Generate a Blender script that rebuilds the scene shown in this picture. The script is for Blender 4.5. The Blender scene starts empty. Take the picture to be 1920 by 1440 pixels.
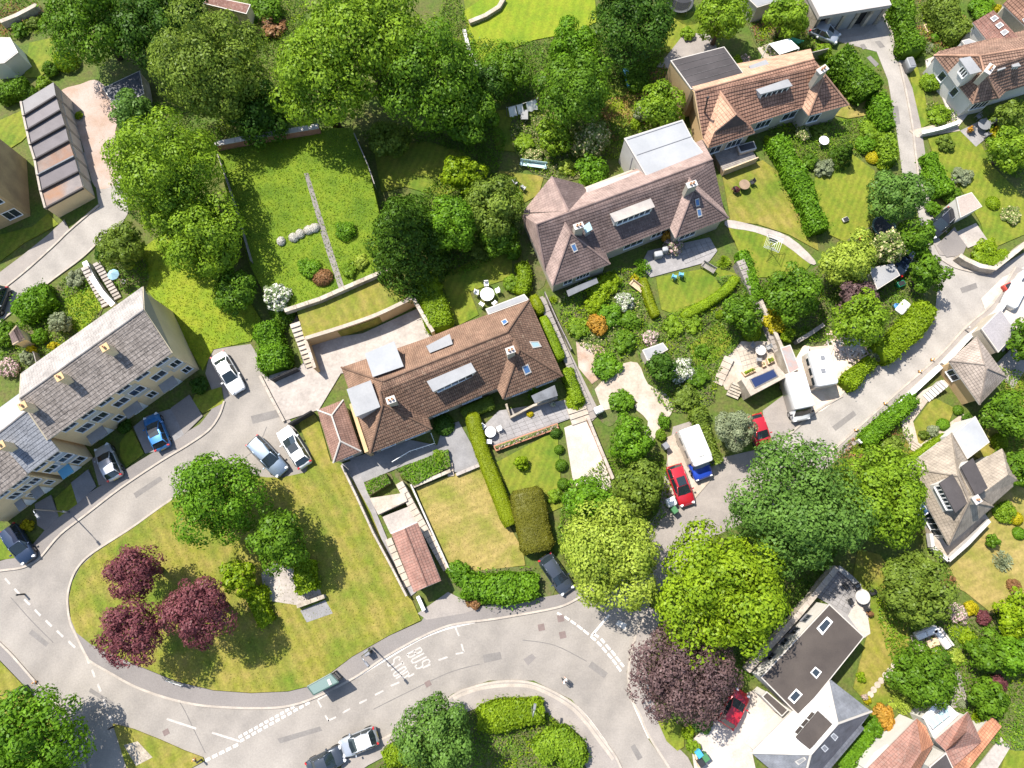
import bpy, bmesh, math, random
import numpy as np
from mathutils import Vector, Matrix
from mathutils.geometry import tessellate_polygon

# ------------------------------------------------------------------ camera, sky, sun, exposure
SC = bpy.context.scene
COL = SC.collection
FPX, TILT, CAMH = 1300.0, math.radians(13.0), 70.0
ct, st = math.cos(TILT), math.sin(TILT)
cam = bpy.data.cameras.new('camera'); cam_o = bpy.data.objects.new('camera', cam); COL.objects.link(cam_o)
cam.sensor_width = 36.0; cam.lens = 36.0 * FPX / 1920.0; cam.clip_end = 2000.0
cam_o.location = (0, 0, CAMH); cam_o.rotation_euler = (TILT, 0, 0)
SC.camera = cam_o
SUN_EL, SHADOW_DIR = math.radians(57), math.radians(-42)      # shadows fall towards the lower right
world = bpy.data.worlds.new('World'); SC.world = world; world.use_nodes = True
wn = world.node_tree.nodes; wl = world.node_tree.links
bg = wn['Background']
sky = wn.new('ShaderNodeTexSky'); sky.sky_type = 'NISHITA'; sky.sun_disc = False
sky.sun_elevation = SUN_EL
sky.sun_rotation = math.radians(90) - (SHADOW_DIR + math.pi)
wl.new(sky.outputs[0], bg.inputs[0]); bg.inputs[1].default_value = 0.145
sun = bpy.data.lights.new('sun', 'SUN'); sun.energy = 5.0; sun.angle = math.radians(0.55); sun.color = (1.0, 0.955, 0.88)
sun_o = bpy.data.objects.new('sun', sun); COL.objects.link(sun_o)
ldir = Vector((math.cos(SHADOW_DIR) * math.cos(SUN_EL), math.sin(SHADOW_DIR) * math.cos(SUN_EL), -math.sin(SUN_EL)))
sun_o.rotation_euler = ldir.to_track_quat('-Z', 'Y').to_euler()
sun_o.location = (-40, 40, 60)
SC.view_settings.view_transform = 'Standard'; SC.view_settings.look = 'None'
SC.view_settings.gamma = 1.0; SC.view_settings.use_curve_mapping = False
SC.view_settings.exposure = 0.84
SC.cycles.max_bounces = 6; SC.cycles.diffuse_bounces = 3; SC.cycles.transmission_bounces = 4; SC.cycles.glossy_bounces = 3
SC.cycles.use_denoising = True
SC.cycles.caustics_reflective = False; SC.cycles.caustics_refractive = False

# ------------------------------------------------------------------ helpers
def G(px, py, z=0.0):
    """world point at height z that the survey photograph shows at (px, py)"""
    x = (px - 960) / FPX; y = -(py - 720) / FPX
    d = Vector((x, y * ct + st, y * st - ct))
    k = (z - CAMH) / d.z
    return Vector((d.x * k, d.y * k, z))
def mpp(px, py, z=0.0):
    y = -(py - 720) / FPX
    return (z - CAMH) / (y * st - ct) / FPX
def ray_plane(px, py, a, b, c, off=0.0):
    n = (b - a).cross(c - a).normalized()
    if n.z < 0: n = -n
    a2 = a + n * off
    x = (px - 960) / FPX; y = -(py - 720) / FPX
    d = Vector((x, y * ct + st, y * st - ct)); o = Vector((0, 0, CAMH))
    t = (a2 - o).dot(n) / d.dot(n)
    return o + d * t
ORG = {}
def tag(o, label=None, cat=None, group=None, kind=None):
    if label: o['label'] = label
    if cat: o['category'] = cat
    if group: o['group'] = group
    if kind: o['kind'] = kind
    return o
def empty(name, loc, rz=0.0, label=None, cat=None, group=None):
    o = bpy.data.objects.new(name, None); COL.objects.link(o); o.location = loc; o.rotation_euler = (0, 0, rz)
    o.empty_display_size = 0.3
    ORG[o.name] = Vector(loc)
    return tag(o, label, cat, group)
def mesh(name, verts, faces, mats, mi=None, smooth=False, uvs=None):
    me = bpy.data.meshes.new(name); me.from_pydata([tuple(v) for v in verts], [], faces)
    for m in (mats if isinstance(mats, (list, tuple)) else [mats]): me.materials.append(m)
    if mi is not None: me.polygons.foreach_set('material_index', mi)
    if smooth: me.polygons.foreach_set('use_smooth', [True] * len(me.polygons))
    if uvs is not None:
        uv = me.uv_layers.new(name='UVMap'); uv.data.foreach_set('uv', np.asarray(uvs, dtype=np.float32).ravel())
    me.update(); return me
def new(name, verts, faces, mats, parent=None, mi=None, smooth=False, world=True, uvs=None, kind=None):
    """one mesh object; world coordinates are made local to the parent's origin (or to its own base)"""
    if world:
        if parent is not None: org = ORG[parent.name]
        else:
            xs = [v[0] for v in verts]; ys = [v[1] for v in verts]; zs = [v[2] for v in verts]
            org = Vector(((min(xs) + max(xs)) / 2, (min(ys) + max(ys)) / 2, min(zs)))
        verts = [(v[0] - org.x, v[1] - org.y, v[2] - org.z) for v in verts]
    o = bpy.data.objects.new(name, mesh(name, verts, faces, mats, mi, smooth, uvs)); COL.objects.link(o)
    if parent is not None:
        o.parent = parent; ORG[o.name] = ORG.get(parent.name, Vector((0, 0, 0)))
    elif world: o.location = org; ORG[o.name] = org
    if kind: o['kind'] = kind
    return o
class MB:
    """collects boxes, tubes and sheets for one mesh"""
    def __init__(s): s.v = []; s.f = []; s.m = []
    def add(s, v, f, m=0):
        n = len(s.v); s.v += [tuple(a) for a in v]; s.f += [tuple(i + n for i in q) for q in f]; s.m += [m] * len(f); return s
    def box(s, c, size, rz=0.0, m=0, top=1.0):
        x, y, z = size[0] / 2, size[1] / 2, size[2] / 2; ca, sa = math.cos(rz), math.sin(rz)
        v = []
        for k, (zz, q) in enumerate(((-z, 1), (z, top))):
            for a, b in ((-x, -y), (x, -y), (x, y), (-x, y)):
                a *= q; b *= q
                v.append((c[0] + a * ca - b * sa, c[1] + a * sa + b * ca, c[2] + zz))
        return s.add(v, [(3, 2, 1, 0), (4, 5, 6, 7), (0, 1, 5, 4), (1, 2, 6, 5), (2, 3, 7, 6), (3, 0, 4, 7)], m)
    def prism(s, poly, z0, z1, m=0, mt=None):
        n = len(poly)
        a = sum(poly[i][0] * poly[(i + 1) % n][1] - poly[(i + 1) % n][0] * poly[i][1] for i in range(n))
        if a < 0: poly = poly[::-1]
        v = [(p[0], p[1], z0) for p in poly] + [(p[0], p[1], z1) for p in poly]
        s.add(v, [tuple(range(n - 1, -1, -1))] + [(i, (i + 1) % n, (i + 1) % n + n, i + n) for i in range(n)], m)
        s.f.append(tuple(len(s.v) - n + i for i in range(n))); s.m.append(m if mt is None else mt)
        return s
    def tube(s, pts, rad, n=6, m=0, cap=True):
        pts = [Vector(p) for p in pts]; v = []; f = []
        rad = rad if isinstance(rad, (list, tuple)) else [rad] * len(pts)
        for i, p in enumerate(pts):
            d = (pts[min(i + 1, len(pts) - 1)] - pts[max(i - 1, 0)])
            d = d.normalized() if d.length > 1e-9 else Vector((0, 0, 1))
            a = d.orthogonal().normalized() if abs(d.z) < .9 else Vector((1, 0, 0))
            a = (a - d * a.dot(d)).normalized(); b = d.cross(a)
            v += [p + (a * math.cos(6.28319 * k / n) + b * math.sin(6.28319 * k / n)) * rad[i] for k in range(n)]
        for i in range(len(pts) - 1):
            for k in range(n):
                f.append((i * n + k, i * n + (k + 1) % n, (i + 1) * n + (k + 1) % n, (i + 1) * n + k))
        if cap: f += [tuple(range(n - 1, -1, -1)), tuple((len(pts) - 1) * n + k for k in range(n))]
        return s.add(v, f, m)
    def lathe(s, c, prof, n=14, m=0):
        v = []; f = []
        for r, z in prof: v += [(c[0] + r * math.cos(6.28319 * k / n), c[1] + r * math.sin(6.28319 * k / n), c[2] + z) for k in range(n)]
        for i in range(len(prof) - 1):
            for k in range(n): f.append((i * n + k, i * n + (k + 1) % n, (i + 1) * n + (k + 1) % n, (i + 1) * n + k))
        f += [tuple(range(n - 1, -1, -1)), tuple((len(prof) - 1) * n + k for k in range(n))]
        return s.add(v, f, m)
    def build(s, name, mats, parent=None, smooth=False, world=True, kind=None):
        return new(name, s.v, s.f, mats, parent, s.m if isinstance(mats, (list, tuple)) else None, smooth, world, None, kind)
def copy_tree(o, parent=None):
    c = o.copy(); COL.objects.link(c); c.parent = parent
    for ch in list(o.children): copy_tree(ch, c)
    return c
def smooth_line(pts, k=6, closed=False):
    P = [Vector((p[0], p[1])) for p in pts]; n = len(P); out = []
    for i in range(n if closed else n - 1):
        p0 = P[(i - 1) % n] if (closed or i > 0) else P[i]; p1 = P[i]; p2 = P[(i + 1) % n]
        p3 = P[(i + 2) % n] if (closed or i + 2 < n) else p2
        for j in range(k):
            t = j / k
            q = 0.5 * ((2 * p1) + (p2 - p0) * t + (2 * p0 - 5 * p1 + 4 * p2 - p3) * t * t + (3 * p1 - p0 - 3 * p2 + p3) * t ** 3)
            out.append((q.x, q.y))
    if not closed: out.append((P[-1].x, P[-1].y))
    return out
def offset_poly(P, d):
    """inset (d>0) a simple polygon of xy points"""
    n = len(P); A = sum(P[i][0] * P[(i + 1) % n][1] - P[(i + 1) % n][0] * P[i][1] for i in range(n))
    s = 1 if A > 0 else -1; out = []
    for i in range(n):
        a, b, c = Vector(P[i - 1][:2]), Vector(P[i][:2]), Vector(P[(i + 1) % n][:2])
        e1 = (b - a).normalized(); e2 = (c - b).normalized()
        n1 = Vector((-e1.y, e1.x)) * s; n2 = Vector((-e2.y, e2.x)) * s
        k = 1 + n1.dot(n2)
        m = (n1 + n2) / max(k, 0.35)
        out.append((b.x + m.x * d, b.y + m.y * d))
    return out
def strip_poly(pts, w):
    """left and right borders of a polyline of xy points"""
    P = [Vector(p[:2]) for p in pts]; L = []; R = []
    for i, p in enumerate(P):
        d = (P[min(i + 1, len(P) - 1)] - P[max(i - 1, 0)]).normalized(); nn = Vector((-d.y, d.x)) * (w / 2)
        L.append(p + nn); R.append(p - nn)
    return L, R

# ------------------------------------------------------------------ materials
MATS = {}
def srgb(h):
    h = h.lstrip('#'); c = [int(h[i:i + 2], 16) / 255 for i in (0, 2, 4)]
    return tuple(x / 12.92 if x <= .04045 else ((x + .055) / 1.055) ** 2.4 for x in c) + (1,)
def C(c): return srgb(c) if isinstance(c, str) else (tuple(c) + (1,))[:4]
def base(name):
    m = bpy.data.materials.new(name); m.use_nodes = True; nt = m.node_tree
    return m, nt, nt.nodes, nt.links, nt.nodes['Principled BSDF']
def surf(name, c1, c2=None, scale=1.5, c3=None, scale3=0.25, rough=.85, bump=.25, bscale=None, spec=.25, metal=0.0, fine=0.18, blend=(.35, .65), coat=0.0, bdist=.03, streak=None):
    """mottled surface: two colours by noise, an optional third at a larger scale, fine speckle and relief"""
    if name in MATS: return MATS[name]
    m, nt, N, L, b = base(name)
    tc = N.new('ShaderNodeTexCoord')
    geo = N.new('ShaderNodeNewGeometry')
    vec = geo.outputs['Position']
    def noise(sc, det=6, ro=.6):
        n = N.new('ShaderNodeTexNoise'); n.inputs['Scale'].default_value = sc; n.inputs['Detail'].default_value = det
        n.inputs['Roughness'].default_value = ro; L.new(vec, n.inputs['Vector']); return n.outputs['Fac']
    def ramp(f, lo, hi):
        r = N.new('ShaderNodeMapRange'); r.inputs[1].default_value = lo; r.inputs[2].default_value = hi; L.new(f, r.inputs[0]); return r.outputs[0]
    def mix(f, a, bb):
        x = N.new('ShaderNodeMix'); x.data_type = 'RGBA'
        if isinstance(f, float): x.inputs[0].default_value = f
        else: L.new(f, x.inputs[0])
        for s, q in ((x.inputs[6], a), (x.inputs[7], bb)):
            if isinstance(q, tuple): s.default_value = q
            else: L.new(q, s)
        return x.outputs[2]
    c1 = C(c1); c2 = C(c2) if c2 else tuple(x * .78 for x in c1[:3]) + (1,)
    col = mix(ramp(noise(scale), *blend), c1, c2)
    if c3: col = mix(ramp(noise(scale3, 4, .55), .45, .68), col, C(c3))
    if streak:
        mp = N.new('ShaderNodeMapping'); mp.inputs['Rotation'].default_value = (0, 0, streak[0]); L.new(vec, mp.inputs[0])
        wv = N.new('ShaderNodeTexWave'); wv.inputs['Scale'].default_value = streak[1]; wv.inputs['Distortion'].default_value = 2.5; wv.inputs['Detail'].default_value = 3; wv.inputs['Detail Scale'].default_value = .8; L.new(mp.outputs[0], wv.inputs[0])
        sm = N.new('ShaderNodeMapRange'); sm.inputs[3].default_value = 1 - streak[2]; sm.inputs[4].default_value = 1 + streak[2]; L.new(wv.outputs['Fac'], sm.inputs[0])
        sx = N.new('ShaderNodeMix'); sx.data_type = 'RGBA'; sx.blend_type = 'MULTIPLY'; sx.inputs[0].default_value = 1; L.new(col, sx.inputs[6]); L.new(sm.outputs[0], sx.inputs[7]); col = sx.outputs[2]
    f = noise(bscale or scale * 14, 3, .7)
    if fine:
        x = N.new('ShaderNodeMix'); x.data_type = 'RGBA'; x.blend_type = 'MULTIPLY'; x.inputs[0].default_value = 1.0
        mr = N.new('ShaderNodeMapRange'); mr.inputs[1].default_value = .3; mr.inputs[2].default_value = .7
        mr.inputs[3].default_value = 1 - fine; mr.inputs[4].default_value = 1 + fine * .6; L.new(f, mr.inputs[0])
        L.new(col, x.inputs[6]); L.new(mr.outputs[0], x.inputs[7]); col = x.outputs[2]
    L.new(col, b.inputs['Base Color'])
    b.inputs['Roughness'].default_value = rough; b.inputs['Specular IOR Level'].default_value = spec; b.inputs['Metallic'].default_value = metal
    b.inputs['Coat Weight'].default_value = coat
    if bump:
        bp = N.new('ShaderNodeBump'); bp.inputs['Strength'].default_value = bump; bp.inputs['Distance'].default_value = bdist
        L.new(f, bp.inputs['Height']); L.new(bp.outputs[0], b.inputs['Normal'])
    MATS[name] = m; return m
def tiles(name, c1, c2, mortar, w=.2, h=.34, c3=None, mort=.03, off=0.0, rough=.85, moss=None, thr=(.58, .7)):
    """roof covering: tile columns and courses from the roof's own uv (metres), weathered by noise"""
    if name in MATS: return MATS[name]
    m, nt, N, L, b = base(name)
    uv = N.new('ShaderNodeUVMap'); geo = N.new('ShaderNodeNewGeometry')
    br = N.new('ShaderNodeTexBrick'); br.offset = off; br.inputs['Scale'].default_value = 1.0
    br.inputs['Brick Width'].default_value = w; br.inputs['Row Height'].default_value = h; br.inputs['Mortar Size'].default_value = mort
    br.inputs['Mortar Smooth'].default_value = .5; br.inputs['Bias'].default_value = 0
    br.inputs['Color1'].default_value = C(c1); br.inputs['Color2'].default_value = C(c2); br.inputs['Mortar'].default_value = C(mortar)
    L.new(uv.outputs[0], br.inputs['Vector'])
    n1 = N.new('ShaderNodeTexNoise'); n1.inputs['Scale'].default_value = .8; n1.inputs['Detail'].default_value = 8; n1.inputs['Roughness'].default_value = .7
    L.new(geo.outputs['Position'], n1.inputs['Vector'])
    mr = N.new('ShaderNodeMapRange'); mr.inputs[1].default_value = .3; mr.inputs[2].default_value = .7; mr.inputs[3].default_value = .62; mr.inputs[4].default_value = 1.3
    L.new(n1.outputs['Fac'], mr.inputs[0])
    x = N.new('ShaderNodeMix'); x.data_type = 'RGBA'; x.blend_type = 'MULTIPLY'; x.inputs[0].default_value = 1
    L.new(br.outputs['Color'], x.inputs[6]); L.new(mr.outputs[0], x.inputs[7]); col = x.outputs[2]
    if moss:
        n2 = N.new('ShaderNodeTexNoise'); n2.inputs['Scale'].default_value = 4; n2.inputs['Detail'].default_value = 8; n2.inputs['Roughness'].default_value = .75; L.new(geo.outputs['Position'], n2.inputs['Vector'])
        r2 = N.new('ShaderNodeMapRange'); r2.inputs[1].default_value = thr[0]; r2.inputs[2].default_value = thr[1]; L.new(n2.outputs['Fac'], r2.inputs[0])
        y = N.new('ShaderNodeMix'); y.data_type = 'RGBA'; L.new(r2.outputs[0], y.inputs[0]); L.new(col, y.inputs[6]); y.inputs[7].default_value = C(moss); col = y.outputs[2]
    L.new(col, b.inputs['Base Color']); b.inputs['Roughness'].default_value = rough; b.inputs['Specular IOR Level'].default_value = .25
    bp = N.new('ShaderNodeBump'); bp.inputs['Strength'].default_value = .7; bp.inputs['Distance'].default_value = .04; bp.invert = True
    L.new(br.outputs['Fac'], bp.inputs['Height']); L.new(bp.outputs[0], b.inputs['Normal'])
    MATS[name] = m; return m
def leafy(name, light, dark, var=.5, trans=.35, spot=None):
    """foliage: every leaf has its own tone, slow drift over the crown, some light passes through"""
    if name in MATS: return MATS[name]
    m = bpy.data.materials.new(name); m.use_nodes = True; nt = m.node_tree; N = nt.nodes; L = nt.links
    for n in list(N): N.remove(n)
    out = N.new('ShaderNodeOutputMaterial'); geo = N.new('ShaderNodeNewGeometry')
    nz = N.new('ShaderNodeTexNoise'); nz.inputs['Scale'].default_value = .55; nz.inputs['Detail'].default_value = 3; L.new(geo.outputs['Position'], nz.inputs['Vector'])
    a = N.new('ShaderNodeMath'); a.operation = 'MULTIPLY_ADD'; L.new(geo.outputs['Random Per Island'], a.inputs[0]); a.inputs[1].default_value = var
    mr = N.new('ShaderNodeMapRange'); mr.inputs[1].default_value = .3; mr.inputs[2].default_value = .7; mr.inputs[3].default_value = 0; mr.inputs[4].default_value = 1 - var
    L.new(nz.outputs['Fac'], mr.inputs[0]); L.new(mr.outputs[0], a.inputs[2])
    k = lambda c: tuple(min(.8, q * 1.1) for q in C(c)[:3]) + (1,)
    x = N.new('ShaderNodeMix'); x.data_type = 'RGBA'; L.new(a.outputs[0], x.inputs[0]); x.inputs[6].default_value = k(dark); x.inputs[7].default_value = k(light)
    col = x.outputs[2]
    if spot:
        gt = N.new('ShaderNodeMath'); gt.operation = 'GREATER_THAN'; gt.inputs[1].default_value = 1 - spot[1]; L.new(geo.outputs['Random Per Island'], gt.inputs[0])
        y = N.new('ShaderNodeMix'); y.data_type = 'RGBA'; L.new(gt.outputs[0], y.inputs[0]); L.new(col, y.inputs[6]); y.inputs[7].default_value = C(spot[0]); col = y.outputs[2]
    d = N.new('ShaderNodeBsdfDiffuse'); t = N.new('ShaderNodeBsdfTranslucent'); ms = N.new('ShaderNodeMixShader'); ms.inputs[0].default_value = trans
    L.new(col, d.inputs[0]); L.new(col, t.inputs[0]); L.new(d.outputs[0], ms.inputs[1]); L.new(t.outputs[0], ms.inputs[2])
    g = N.new('ShaderNodeBsdfGlossy'); g.inputs['Roughness'].default_value = .45; g.inputs[0].default_value = (1, 1, 1, 1)
    m2 = N.new('ShaderNodeMixShader'); m2.inputs[0].default_value = .008; L.new(ms.outputs[0], m2.inputs[1]); L.new(g.outputs[0], m2.inputs[2])
    L.new(m2.outputs[0], out.inputs[0]); MATS[name] = m; return m
def plain(name, c, rough=.5, metal=0.0, spec=.5, coat=0.0, trans=0.0, alpha=1.0):
    if name in MATS: return MATS[name]
    m, nt, N, L, b = base(name)
    b.inputs['Base Color'].default_value = C(c); b.inputs['Roughness'].default_value = rough; b.inputs['Metallic'].default_value = metal
    b.inputs['Specular IOR Level'].default_value = spec; b.inputs['Coat Weight'].default_value = coat; b.inputs['Coat Roughness'].default_value = .06
    b.inputs['Transmission Weight'].default_value = trans; b.inputs['Alpha'].default_value = alpha
    MATS[name] = m; return m

m_road = surf('asphalt', (.262, .234, .203), (.215, .193, .17), .5, (.3, .268, .232), .12, bscale=7, fine=.13, bump=.12, streak=(.5, .12, .05))
m_lane = surf('pale_asphalt', (.315, .285, .25), (.26, .235, .208), .5, (.345, .312, .275), .15, bscale=7, fine=.13, bump=.12, streak=(-.7, .15, .05))
m_pave = surf('footway_asphalt', (.205, .183, .168), (.17, .153, .142), .6, (.24, .213, .193), .15, bscale=9, fine=.14, bump=.12)
m_pavel = surf('pale_footway', (.29, .255, .225), (.235, .207, .185), .6, bscale=9, fine=.14, bump=.12)
m_kerb = surf('kerb_stone', (.42, .365, .305), (.32, .275, .23), 1.2, fine=.2)
m_conc = surf('concrete', (.375, .33, .29), (.3, .262, .23), .9, (.42, .375, .33), .25, bscale=4, fine=.16, bump=.1)
m_concd = surf('grey_concrete', (.25, .24, .235), (.19, .182, .18), .7, bscale=6, fine=.12, bump=.1)
m_cream = surf('cream_paving', (.42, .35, .275), (.335, .275, .215), 1.1, (.46, .4, .33), .4, bscale=4, fine=.18, bump=.1)
m_white_gravel = surf('white_gravel', (.47, .41, .35), (.39, .335, .285), 1.2, (.52, .46, .4), .4, bscale=7, fine=.16, bump=.2)
m_gravel = surf('gravel', (.36, .29, .23), (.25, .2, .16), 2.5, (.42, .35, .29), .5, bscale=30, fine=.25, bump=.4)
m_dirt = surf('dirt', (.4, .27, .19), (.27, .18, .13), 1.2, (.47, .39, .33), .35, bscale=16, fine=.25, bump=.4)
m_pink_ground = surf('pink_hardcore', (.4, .3, .25), (.33, .23, .17), .7, (.42, .36, .32), .2, bscale=14, fine=.22, bump=.3)
m_slab = surf('stone_slabs', (.3, .28, .27), (.22, .207, .2), .9, bscale=5, fine=.15, bump=.2)
m_soil = surf('soil', (.125, .105, .05), (.075, .1, .022), 1.4, (.085, .14, .02), .5, bscale=6, fine=.35, bump=.6)
m_base = surf('rough_ground', (.085, .12, .015), (.105, .1, .03), 1.1, (.065, .115, .012), .35, bscale=4, fine=.4, bump=.8)
m_lawn = surf('lawn_grass', (.14, .175, .012), (.178, .182, .02), 1.1, (.085, .14, .008), .35, bscale=5, fine=.26, bump=.6, bdist=.05, streak=(.4, .45, .09))
m_lawn_lime = surf('lime_lawn_grass', (.165, .225, .008), (.2, .225, .013), .9, (.12, .19, .007), .3, bscale=5, fine=.26, bump=.6, bdist=.05, streak=(.2, .3, .06))
m_lawn_dry = surf('dry_lawn_grass', (.31, .23, .078), (.24, .195, .05), .9, (.165, .17, .024), .35, bscale=5, fine=.26, bump=.6, bdist=.05, streak=(1.2, .4, .06))
m_lawn_olive = surf('olive_lawn_grass', (.172, .17, .018), (.24, .192, .045), .8, (.1, .145, .01), .25, bscale=5, fine=.28, bump=.6, bdist=.05, streak=(-.5, .3, .09))
m_meadow = surf('meadow_grass', (.115, .185, .008), (.15, .2, .01), .9, (.075, .135, .006), .4, bscale=4.5, fine=.26, bump=1.2, bdist=.1)
m_paint = surf('road_paint', (.72, .68, .62), (.55, .51, .46), 2.5, bscale=14, fine=.14, bump=0)
m_faded = surf('faded_road_paint', (.47, .43, .385), (.36, .33, .3), 3, bscale=14, fine=.2, bump=0)
m_ochre = surf('ochre_render', (.74, .58, .36), (.66, .51, .31), .5, bscale=9, fine=.08, bump=.1)
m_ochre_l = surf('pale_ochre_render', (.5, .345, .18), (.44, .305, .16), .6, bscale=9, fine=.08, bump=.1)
m_cream_r = surf('cream_render', (.47, .41, .32), (.4, .35, .275), .5, bscale=9, fine=.08, bump=.1)
m_white_r = surf('white_render', (.6, .57, .52), (.52, .495, .45), .5, bscale=9, fine=.06, bump=.08)
m_stone = surf('rubble_stone', (.42, .36, .28), (.25, .21, .16), 2.2, (.5, .44, .36), .6, bscale=10, fine=.3, bump=.6)
m_stoned = surf('dark_rubble_stone', (.22, .2, .18), (.13, .12, .11), 2.2, bscale=10, fine=.3, bump=.6)
m_brick = surf('red_brickwork', (.42, .2, .12), (.33, .15, .09), 2, bscale=14, fine=.2)
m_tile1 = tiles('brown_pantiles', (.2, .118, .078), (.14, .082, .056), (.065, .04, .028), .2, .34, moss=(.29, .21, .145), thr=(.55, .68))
m_tile1b = tiles('sunlit_pantiles', (.245, .15, .098), (.21, .125, .083), (.15, .09, .06), .2, .34, moss=(.29, .215, .15))  # lighter copy of the brown pantiles, sunlight put into the colour
m_tile2 = tiles('plum_brown_tiles', (.15, .107, .095), (.12, .085, .076), (.085, .058, .052), .26, .3, mort=.014, moss=(.21, .165, .15), thr=(.55, .68))
m_tile3 = tiles('terracotta_tiles', (.29, .162, .11), (.24, .132, .09), (.1, .052, .036), .3, .36, mort=.03, moss=(.33, .22, .155))
m_tile4 = tiles('mixed_brown_tiles', (.27, .165, .115), (.21, .125, .088), (.1, .06, .045), .3, .36, mort=.035, moss=(.32, .235, .17))
m_tile5 = tiles('rust_red_tiles', (.32, .172, .132), (.27, .14, .108), (.17, .085, .065), .26, .32, mort=.014, moss=(.25, .165, .135), thr=(.5, .64))
m_tile6 = tiles('sandstone_tiles', (.31, .258, .2), (.275, .228, .178), (.2, .165, .13), .3, .3, mort=.012, moss=(.335, .29, .235))
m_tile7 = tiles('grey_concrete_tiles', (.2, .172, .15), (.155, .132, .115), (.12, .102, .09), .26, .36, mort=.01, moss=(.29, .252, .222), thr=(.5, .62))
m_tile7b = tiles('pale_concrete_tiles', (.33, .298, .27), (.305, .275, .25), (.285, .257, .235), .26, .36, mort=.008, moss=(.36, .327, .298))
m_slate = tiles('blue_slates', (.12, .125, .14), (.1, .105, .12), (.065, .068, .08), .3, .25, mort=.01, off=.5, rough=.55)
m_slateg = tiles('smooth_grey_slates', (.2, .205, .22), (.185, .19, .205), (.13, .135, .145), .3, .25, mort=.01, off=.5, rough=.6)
m_slatew = tiles('glare_painted_slates', (.5, .485, .47), (.46, .45, .435), (.4, .39, .38), .3, .25, mort=.008, off=.5, rough=.4)  # sun glare on the slate slope painted in as a near-white colour
m_terra = tiles('orange_pantiles', (.5, .225, .125), (.44, .19, .105), (.3, .125, .07), .25, .33, mort=.02)
m_felt = surf('roofing_felt', (.062, .054, .053), (.05, .044, .043), .7, (.08, .07, .068), .25, bscale=9, fine=.12, bump=.1)
m_feltb = surf('brown_felt', (.07, .057, .049), (.055, .045, .04), .5, (.09, .074, .063), .2, bscale=9, fine=.1, bump=.1)
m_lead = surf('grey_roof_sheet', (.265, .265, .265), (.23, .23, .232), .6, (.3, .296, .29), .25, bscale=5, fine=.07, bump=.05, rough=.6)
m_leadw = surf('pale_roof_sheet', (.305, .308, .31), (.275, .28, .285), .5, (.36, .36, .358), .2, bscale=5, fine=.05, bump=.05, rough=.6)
m_white = plain('white_paint', (.78, .77, .75), .5)
m_offwhite = surf('weathered_white', (.52, .49, .45), (.43, .4, .37), .8, fine=.08, bump=.05)
m_trim = plain('pale_trim', (.45, .41, .36), .6)
m_black = plain('black_plastic', (.02, .02, .022), .5)
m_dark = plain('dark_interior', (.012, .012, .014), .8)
m_greyp = plain('grey_plastic', (.18, .18, .19), .5)
m_glass = plain('window_glass', (.03, .04, .05), .06, 0, .8)
m_glassb = plain('blue_glass', (.07, .15, .3), .07, 0, .8)
m_glassl = plain('pale_conservatory_glass', (.3, .42, .44), .1, 0, .8)
m_metal = plain('galvanised_steel', (.4, .41, .42), .4, .8)
m_green = plain('dark_green_paint', (.05, .09, .075), .45)
m_sheltr = plain('shelter_roof_green_grey', (.13, .19, .17), .5)
m_wood = surf('weathered_timber', (.3, .21, .14), (.22, .155, .105), 2, bscale=18, fine=.2)
m_woodg = surf('grey_timber', (.3, .27, .24), (.22, .195, .175), 2, bscale=18, fine=.2)
m_woodl = surf('pale_timber', (.62, .45, .29), (.5, .36, .23), 2, bscale=18, fine=.15)
m_bark = surf('bark', (.13, .1, .075), (.08, .062, .047), 3, bscale=20, fine=.3, bump=.8)
m_tyre = plain('tyre_rubber', (.018, .018, .018), .9)
m_rim = plain('alloy_rim', (.45, .45, .46), .35, .8)
m_red = plain('red_plastic', (.55, .05, .03), .4)
m_orange = plain('orange_plastic', (.75, .32, .04), .5)
m_greenp = plain('green_plastic', (.02, .28, .14), .4)
m_bluep = plain('blue_plastic', (.12, .35, .5), .45)
m_solar = plain('solar_panel', (.02, .03, .07), .12, 0, .8)
# ------------------------------------------------------------------ the setting: ground, roads, pavements, lawns
_lay = [0]
def patch(name, pts, mat, z=None, curve=0, thick=None, kind='structure', parent=None):
    """a sheet of ground with a real edge, traced at its own height"""
    if z is None: _lay[0] += 1; z = .05 + .004 * _lay[0]
    if curve: pts = smooth_line(pts, curve, True)
    P = [G(x, y, z) for x, y in pts]
    mb = MB(); mb.prism(P, z - (thick or z + .05), z)
    return mb.build(name, mat, parent, kind=kind)
def ribbon(name, pts, w, z0, z1, mat, parent=None, kind='structure', curve=5):
    L = smooth_line(pts, curve) if curve else pts
    P = [G(x, y, z1) for x, y in L]; A, B = strip_poly(P, w); v = []; f = []
    for a, b in zip(A, B): v += [(a.x, a.y, z0), (a.x, a.y, z1), (b.x, b.y, z1), (b.x, b.y, z0)]
    for i in range(len(A) - 1):
        for k in range(4): f.append((i * 4 + k, i * 4 + (k + 1) % 4, i * 4 + 4 + (k + 1) % 4, i * 4 + 4 + k))
    n = len(A) - 1; f += [(3, 2, 1, 0), (n * 4, n * 4 + 1, n * 4 + 2, n * 4 + 3)]
    return new(name, v, f, mat, parent, kind=kind)
def sheet(name, pts, z, mat, parent):
    P = [G(x, y, z) for x, y in pts]; n = len(P)
    a = sum(P[i].x * P[(i + 1) % n].y - P[(i + 1) % n].x * P[i].y for i in range(n))
    if a < 0: P = P[::-1]
    return new(name, P, [tuple(range(n))], mat, parent)

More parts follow.
